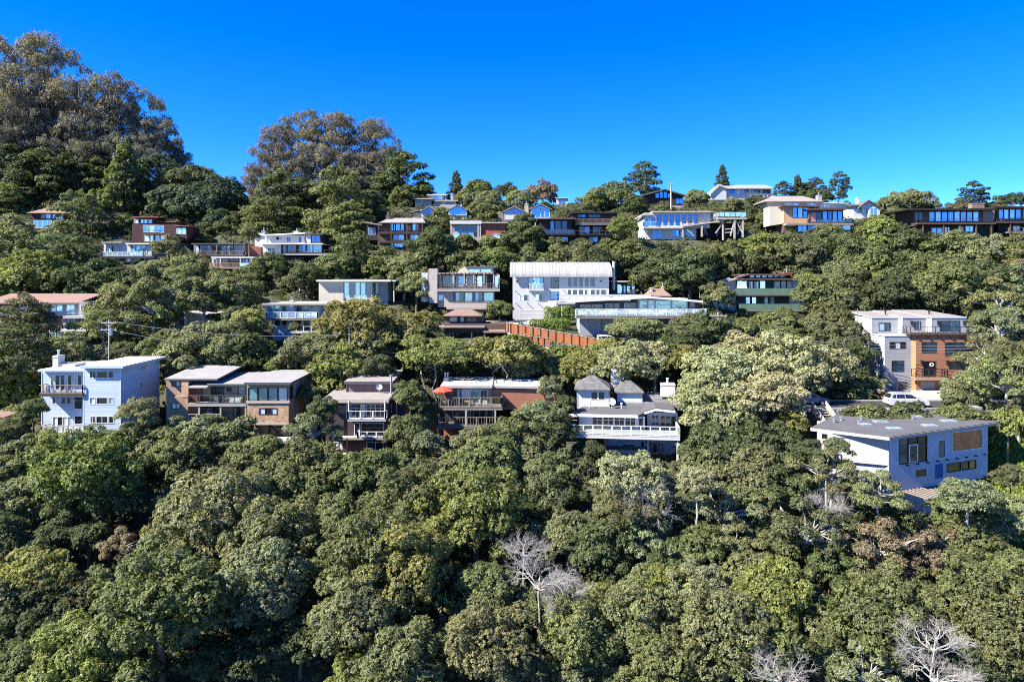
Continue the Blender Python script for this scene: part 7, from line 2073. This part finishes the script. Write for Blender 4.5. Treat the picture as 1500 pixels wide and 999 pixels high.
# ------------------------------------------------------------------ cars
def car(px, Y, z, rz, paint, label, L=4.75, flip=False):
    x = (px - 750) / F * Y
    r = empty('parked_car', (x, Y, z), rz)
    tag(r, label, 'car')
    W, k = .93, L / 4.75
    prof = [(-2.36, .38), (-2.38, .74), (-2.28, .98), (-2.1, 1.04), (.92, 1.06), (1.35, 1.02), (1.95, .93), (2.28, .80), (2.37, .62), (2.36, .36)]
    arch = []
    for cx in (1.48, -1.42):
        arch += [(cx + .40 * math.cos(a), .33 + .42 * math.sin(a)) for a in [math.pi * j / 7 for j in range(8)]]
    pts = prof + [(2.2, .22)] + [(x_, max(.22, z_)) for x_, z_ in arch] + [(-2.2, .22)]
    n = len(pts)
    v, f = [], []
    for (yy, sc, zs) in ((-W, .0, 0), (-W * .9, 1, 0), (W * .9, 1, 0), (W, .0, 0)):
        for x_, z_ in pts:
            ins = 0.06 if sc == 0 else 0
            v.append(((x_ - math.copysign(ins, x_)) * k, yy, z_ - (ins * .9 if z_ > .9 and sc == 0 else 0)))
    for s in range(3):
        for i in range(n):
            f.append((s * n + i, s * n + (i + 1) % n, (s + 1) * n + (i + 1) % n, (s + 1) * n + i))
    f += [tuple(range(n - 1, -1, -1)), tuple(range(3 * n, 4 * n))]
    mb = MB().add(v, f)
    # cabin
    low = [(-2.22, .98), (-1.95, 1.02), (.98, 1.04), (1.2, 1.02)]
    b = [(-2.2, 1.0), (1.25, 1.03)]
    t_ = [(-1.75, 1.62), (-1.2, 1.69), (-.2, 1.67), (.28, 1.58)]
    ring = [(1.25, 1.02), (.28, 1.58), (-.2, 1.67), (-1.2, 1.69), (-1.85, 1.62), (-2.25, 1.0)]
    m_ = len(ring)
    vv = []
    for yy, zz in ((-1, 0), (1, 0)):
        for x_, z_ in ring:
            w_ = W * .94 if z_ < 1.1 else W * .72
            vv.append((x_ * k, yy * w_, z_))
    mb.add(vv, [tuple(range(m_)), tuple(range(2 * m_ - 1, m_ - 1, -1))] + [(i, i + m_, (i + 1) % m_ + m_, (i + 1) % m_) for i in range(m_)])
    body = mb.build('body', paint, r)
    # windows sit just proud of the cabin sides
    def q4(name, p, thick):
        c = [Vector(a) for a in p]
        nn = (c[1] - c[0]).cross(c[2] - c[0]).normalized() * thick
        MB().hexa([a - nn for a in c] + [a + nn for a in c]).build(name, M['g_d'], r)
    for s in (-1, 1):
        def pt(x_, z_):
            w_ = W * .94 + (W * .72 - W * .94) * (z_ - 1.02) / (1.64 - 1.02)
            return (x_ * k, s * (w_ + .004), z_)
        q4('side_window', [pt(-.42, 1.1), pt(.98, 1.1), pt(.30, 1.52), pt(-.42, 1.58)], .012)
        q4('side_window', [pt(-1.42, 1.1), pt(-.50, 1.1), pt(-.50, 1.58), pt(-1.42, 1.58)], .012)
        q4('side_window', [pt(-2.0, 1.14), pt(-1.5, 1.1), pt(-1.5, 1.57), pt(-1.78, 1.5)], .012)
        MB().box(.78 * k, .95 * k, s * (W + .10) - .07, s * (W + .10) + .07, 1.02, 1.16).build('mirror', paint, r)
        for hx in (-.55, .35):
            MB().box(hx * k - .12, hx * k + .08, s * (W - .01) - .02, s * (W - .01) + .03, .86, .9).build('handle', M['greymetal'], r)
        MB().hexa([(2.1 * k, s * .60, .66), (2.36 * k, s * .58, .66), (2.24 * k, s * .86, .66), (2.0 * k, s * .93, .66), (2.05 * k, s * .6, .8), (2.3 * k, s * .58, .78), (2.18 * k, s * .86, .8), (1.95 * k, s * .93, .84)]).build('headlight', M['g_w'], r)
        MB().box(-2.40 * k, -2.25 * k, s * .72 - .16, s * .72 + .16, .76, .94).build('tail_light', M['redcloth'], r)
        MB().bar((-1.7 * k, s * .6, 1.71), (.0, s * .6, 1.70), .04).build('roof_rail', M['greymetal'], r)
        for cx in (1.48, -1.42):
            ty = MB()
            ty.tube([(cx * k, s * .70, .345), (cx * k, s * .92, .345)], .345, 18)
            w = ty.build('wheel', M['blackmetal'], r)
            rim = MB().tube([(cx * k, s * .915, .345), (cx * k, s * .928, .345)], .235, 14)
            for a in range(5):
                rim.bar((cx * k, s * .932, .345), (cx * k + .22 * math.cos(a * 1.2566), s * .932, .345 + .22 * math.sin(a * 1.2566)), .05, .02)
            rim.build('rim', M['greymetal'], w)
    q4('windscreen', [(1.20 * k, -W * .84, 1.08), (1.20 * k, W * .84, 1.08), (.36 * k, W * .68, 1.545), (.36 * k, -W * .68, 1.545)], .02)
    q4('rear_window', [(-2.2 * k, -W * .8, 1.1), (-2.2 * k, W * .8, 1.1), (-1.9 * k, W * .66, 1.55), (-1.9 * k, -W * .66, 1.55)], .02)
    return r
def carpaint(name, c, metal=.4):
    m, nt, p = nmat(name)
    p.inputs['Base Color'].default_value = c + (1,)
    p.inputs['Metallic'].default_value = metal
    p.inputs['Roughness'].default_value = .3
    p.inputs['Coat Weight'].default_value = .6
    p.inputs['Coat Roughness'].default_value = .05
    return m
car(1327, 86.2, ZR, R(-4), carpaint('silver_paint', (.62, .63, .65)), 'silver estate car parked on the road below the orange and grey townhouse', 4.95)
car(1184, 87.6, ZR, R(-6), carpaint('blue_grey_paint', (.10, .14, .22)), 'dark blue car parked at the top of the wooden stairs', 4.8)
g = ground((892 - 750) / F * 106.2, 106.2)
car(892, 106.2, g + .05, R(3), carpaint('white_paint_car', (.75, .75, .75), 0.0), 'white car half hidden under trees below the long glass-deck house', 4.5)

# ------------------------------------------------------------------ terrace furniture
def deck_pt(key, px, row, d):
    Y = HS[key][0] + d
    return world_at(px, row, Y)
umb = deck_pt('deck', 649, 595.6, -0.1)
r = empty('patio_umbrella', umb)
tag(r, 'open orange-red patio umbrella on the upper deck of the red wood house', 'umbrella')
MB().tube([(0, 0, 0), (0, 0, 2.5)], .03, 8).build('pole', M['palewood'], r)
n, v, f = 8, [(0, 0, 2.62)], []
for k_ in range(2):
    for i in range(n):
        a = i * 6.2832 / n + .3
        rad, z = ((.75, 2.42), (1.35, 2.08))[k_]
        v.append((rad * math.cos(a), rad * math.sin(a), z + (.0 if k_ == 0 else .0)))
    for i in range(n):      # sagging hem between ribs
        pass
for i in range(n):
    f.append((0, 1 + i, 1 + (i + 1) % n))
    f.append((1 + i, 1 + n + i, 1 + n + (i + 1) % n, 1 + (i + 1) % n))
mb = MB().add(v, f)
mb.add([(x, y, z - .03) for x, y, z in v], [tuple(reversed(q)) for q in f])
for i in range(n):
    a0, a1 = 1 + n + i, 1 + n + (i + 1) % n
    p, q = v[a0], v[a1]
    mb.add([p, q, (q[0], q[1], q[2] - .14), (p[0], p[1], p[2] - .14)], [(0, 1, 2, 3)])
mb.build('canopy', M['redcloth'], r)
MB().box(-.3, .3, -.3, .3, 0, .08).build('base', M['concrete'], r)
MB().tube([(0, 0, 2.6), (0, 0, 2.74)], [.05, .015], 6).build('finial', M['palewood'], r)

def chair(loc, rz, label, group, mat='trim'):
    r = empty('patio_chair', loc, rz)
    tag(r, label, 'chair', group)
    MB().box(-.27, .27, -.25, .25, .4, .45).build('seat', M[mat], r)
    b = MB().box(-.27, .27, .22, .26, .78, .88)
    for i in range(5):
        b.box(-.25 + i * .115, -.19 + i * .115, .225, .255, .45, .78)
    b.build('backrest', M[mat], r)
    for x in (-.25, .25):
        for y in (-.23, .23):
            MB().box(x - .025, x + .025, y - .025, y + .025, 0, .4).build('leg', M[mat], r)
        MB().box(x - .03, x + .03, -.25, .25, .62, .66).build('armrest', M[mat], r)
def table(loc, label, w=1.2, mat='orangewood'):
    r = empty('patio_table', loc)
    tag(r, label, 'table')
    MB().box(-w / 2, w / 2, -.45, .45, .70, .75).build('tabletop', M[mat], r)
    for x in (-w / 2 + .08, w / 2 - .08):
        for y in (-.37, .37):
            MB().box(x - .03, x + .03, y - .03, y + .03, 0, .7).build('leg', M[mat], r)
gdk = 'white chairs on the deck of the red wood house'
for px, rz, lab in ((651, 2.8, 'white patio chair under the orange-red umbrella'), (675, 1.2, 'white patio chair left of the deck table on the red wood house'),
                    (690, 3.3, 'white patio chair in front of the deck table on the red wood house'), (700, -1.2, 'white patio chair right of the deck table on the red wood house'),
                    (711, 2.9, 'white patio chair at the right end of the deck of the red wood house')):
    chair(deck_pt('deck', px, 595.9, 0.0), rz, lab, gdk)
table(deck_pt('deck', 684, 595.8, 0.55), 'wooden table on the upper deck of the red wood house')
for px, rz, lab in ((69, 2.2, 'pale chair on the upper balcony of the pale blue house, left one'), (101, 3.6, 'pale chair on the upper balcony of the pale blue house, right one')):
    chair(deck_pt('blue', px, 576.3, 0.3), rz, lab, 'chairs on the pale blue house balcony', 'palewood')
table(deck_pt('blue', 108, 634.8, 0.3), 'white table on the lowest deck of the pale blue house', 1.3, 'trim')
for px, rz, lab in ((318, 3.0, 'metal chair on the long deck of the tan house, left of two'), (330, 3.4, 'metal chair on the long deck of the tan house, right of two')):
    chair(deck_pt('tan', px, 590.4, 0.9), rz, lab, 'chairs on the tan house deck', 'greymetal')
r = empty('patio_sofa', deck_pt('tan', 343, 590.2, 1.2))
tag(r, 'pale cushioned sofa at right end of the tan house deck', 'sofa')
MB().box(-.95, .95, -.4, .4, .08, .42).build('seat', M['white'], r)
MB().box(-.95, .95, .28, .44, .42, .8).build('backrest', M['white'], r)
for x in (-.9, .9):
    MB().box(x - .09, x + .09, -.4, .27, .42, .62).build('armrest', M['white'], r)

# ------------------------------------------------------------------ bright grass on open slopes
def grass():
    rg = np.random.RandomState(9)
    areas = [(46, 68, 58, 82.5, 26000), (-62, -50, 92, 99, 4500), (5.5, 10.5, 99, 107, 4500), (-64, -48, 99, 110, 3000)]
    P = []
    for x0, x1, y0, y1, n in areas:
        x, y = rg.uniform(x0, x1, n), rg.uniform(y0, y1, n)
        keep = np.ones(n, bool)
        for k, a, b, c, d, z in PADS:
            keep &= ~((x > a) & (x < b) & (y > c) & (y < d))
        P.append(np.stack([x[keep], y[keep]], 1))
    P = np.concatenate(P)
    z = np.array([ground(a, b) for a, b in P])
    n = len(P)
    a = rg.uniform(0, 6.283, n); h = rg.uniform(.18, .42, n); w = .11
    d = np.stack([np.cos(a), np.sin(a), np.zeros(n)], 1) * w
    base = np.stack([P[:, 0], P[:, 1], z - .03], 1)
    tip = base + np.stack([rg.normal(0, .1, n), rg.normal(0, .1, n), h], 1)
    v = np.stack([base - d, base + d, tip + d * .5, tip - d * .5], 1).reshape(-1, 3)
    me = bpy.data.meshes.new('grass')
    me.vertices.add(4 * n); me.loops.add(4 * n); me.polygons.add(n)
    me.vertices.foreach_set('co', v.astype(np.float32).ravel())
    me.loops.foreach_set('vertex_index', np.arange(4 * n, dtype=np.int32))
    me.polygons.foreach_set('loop_start', np.arange(0, 4 * n, 4, dtype=np.int32))
    at = me.attributes.new('tint', 'FLOAT', 'POINT')
    at.data.foreach_set('value', np.repeat(rg.rand(n), 4).astype(np.float32))
    me.materials.append(M['leaf'])
    me.update(calc_edges=True)
    o = bpy.data.objects.new('grass', me)
    o.color = (.17, .22, .05, 1)
    col.objects.link(o)
    tag(o, 'bright green grass on open patches of slope', 'grass', kind='stuff')
grass()
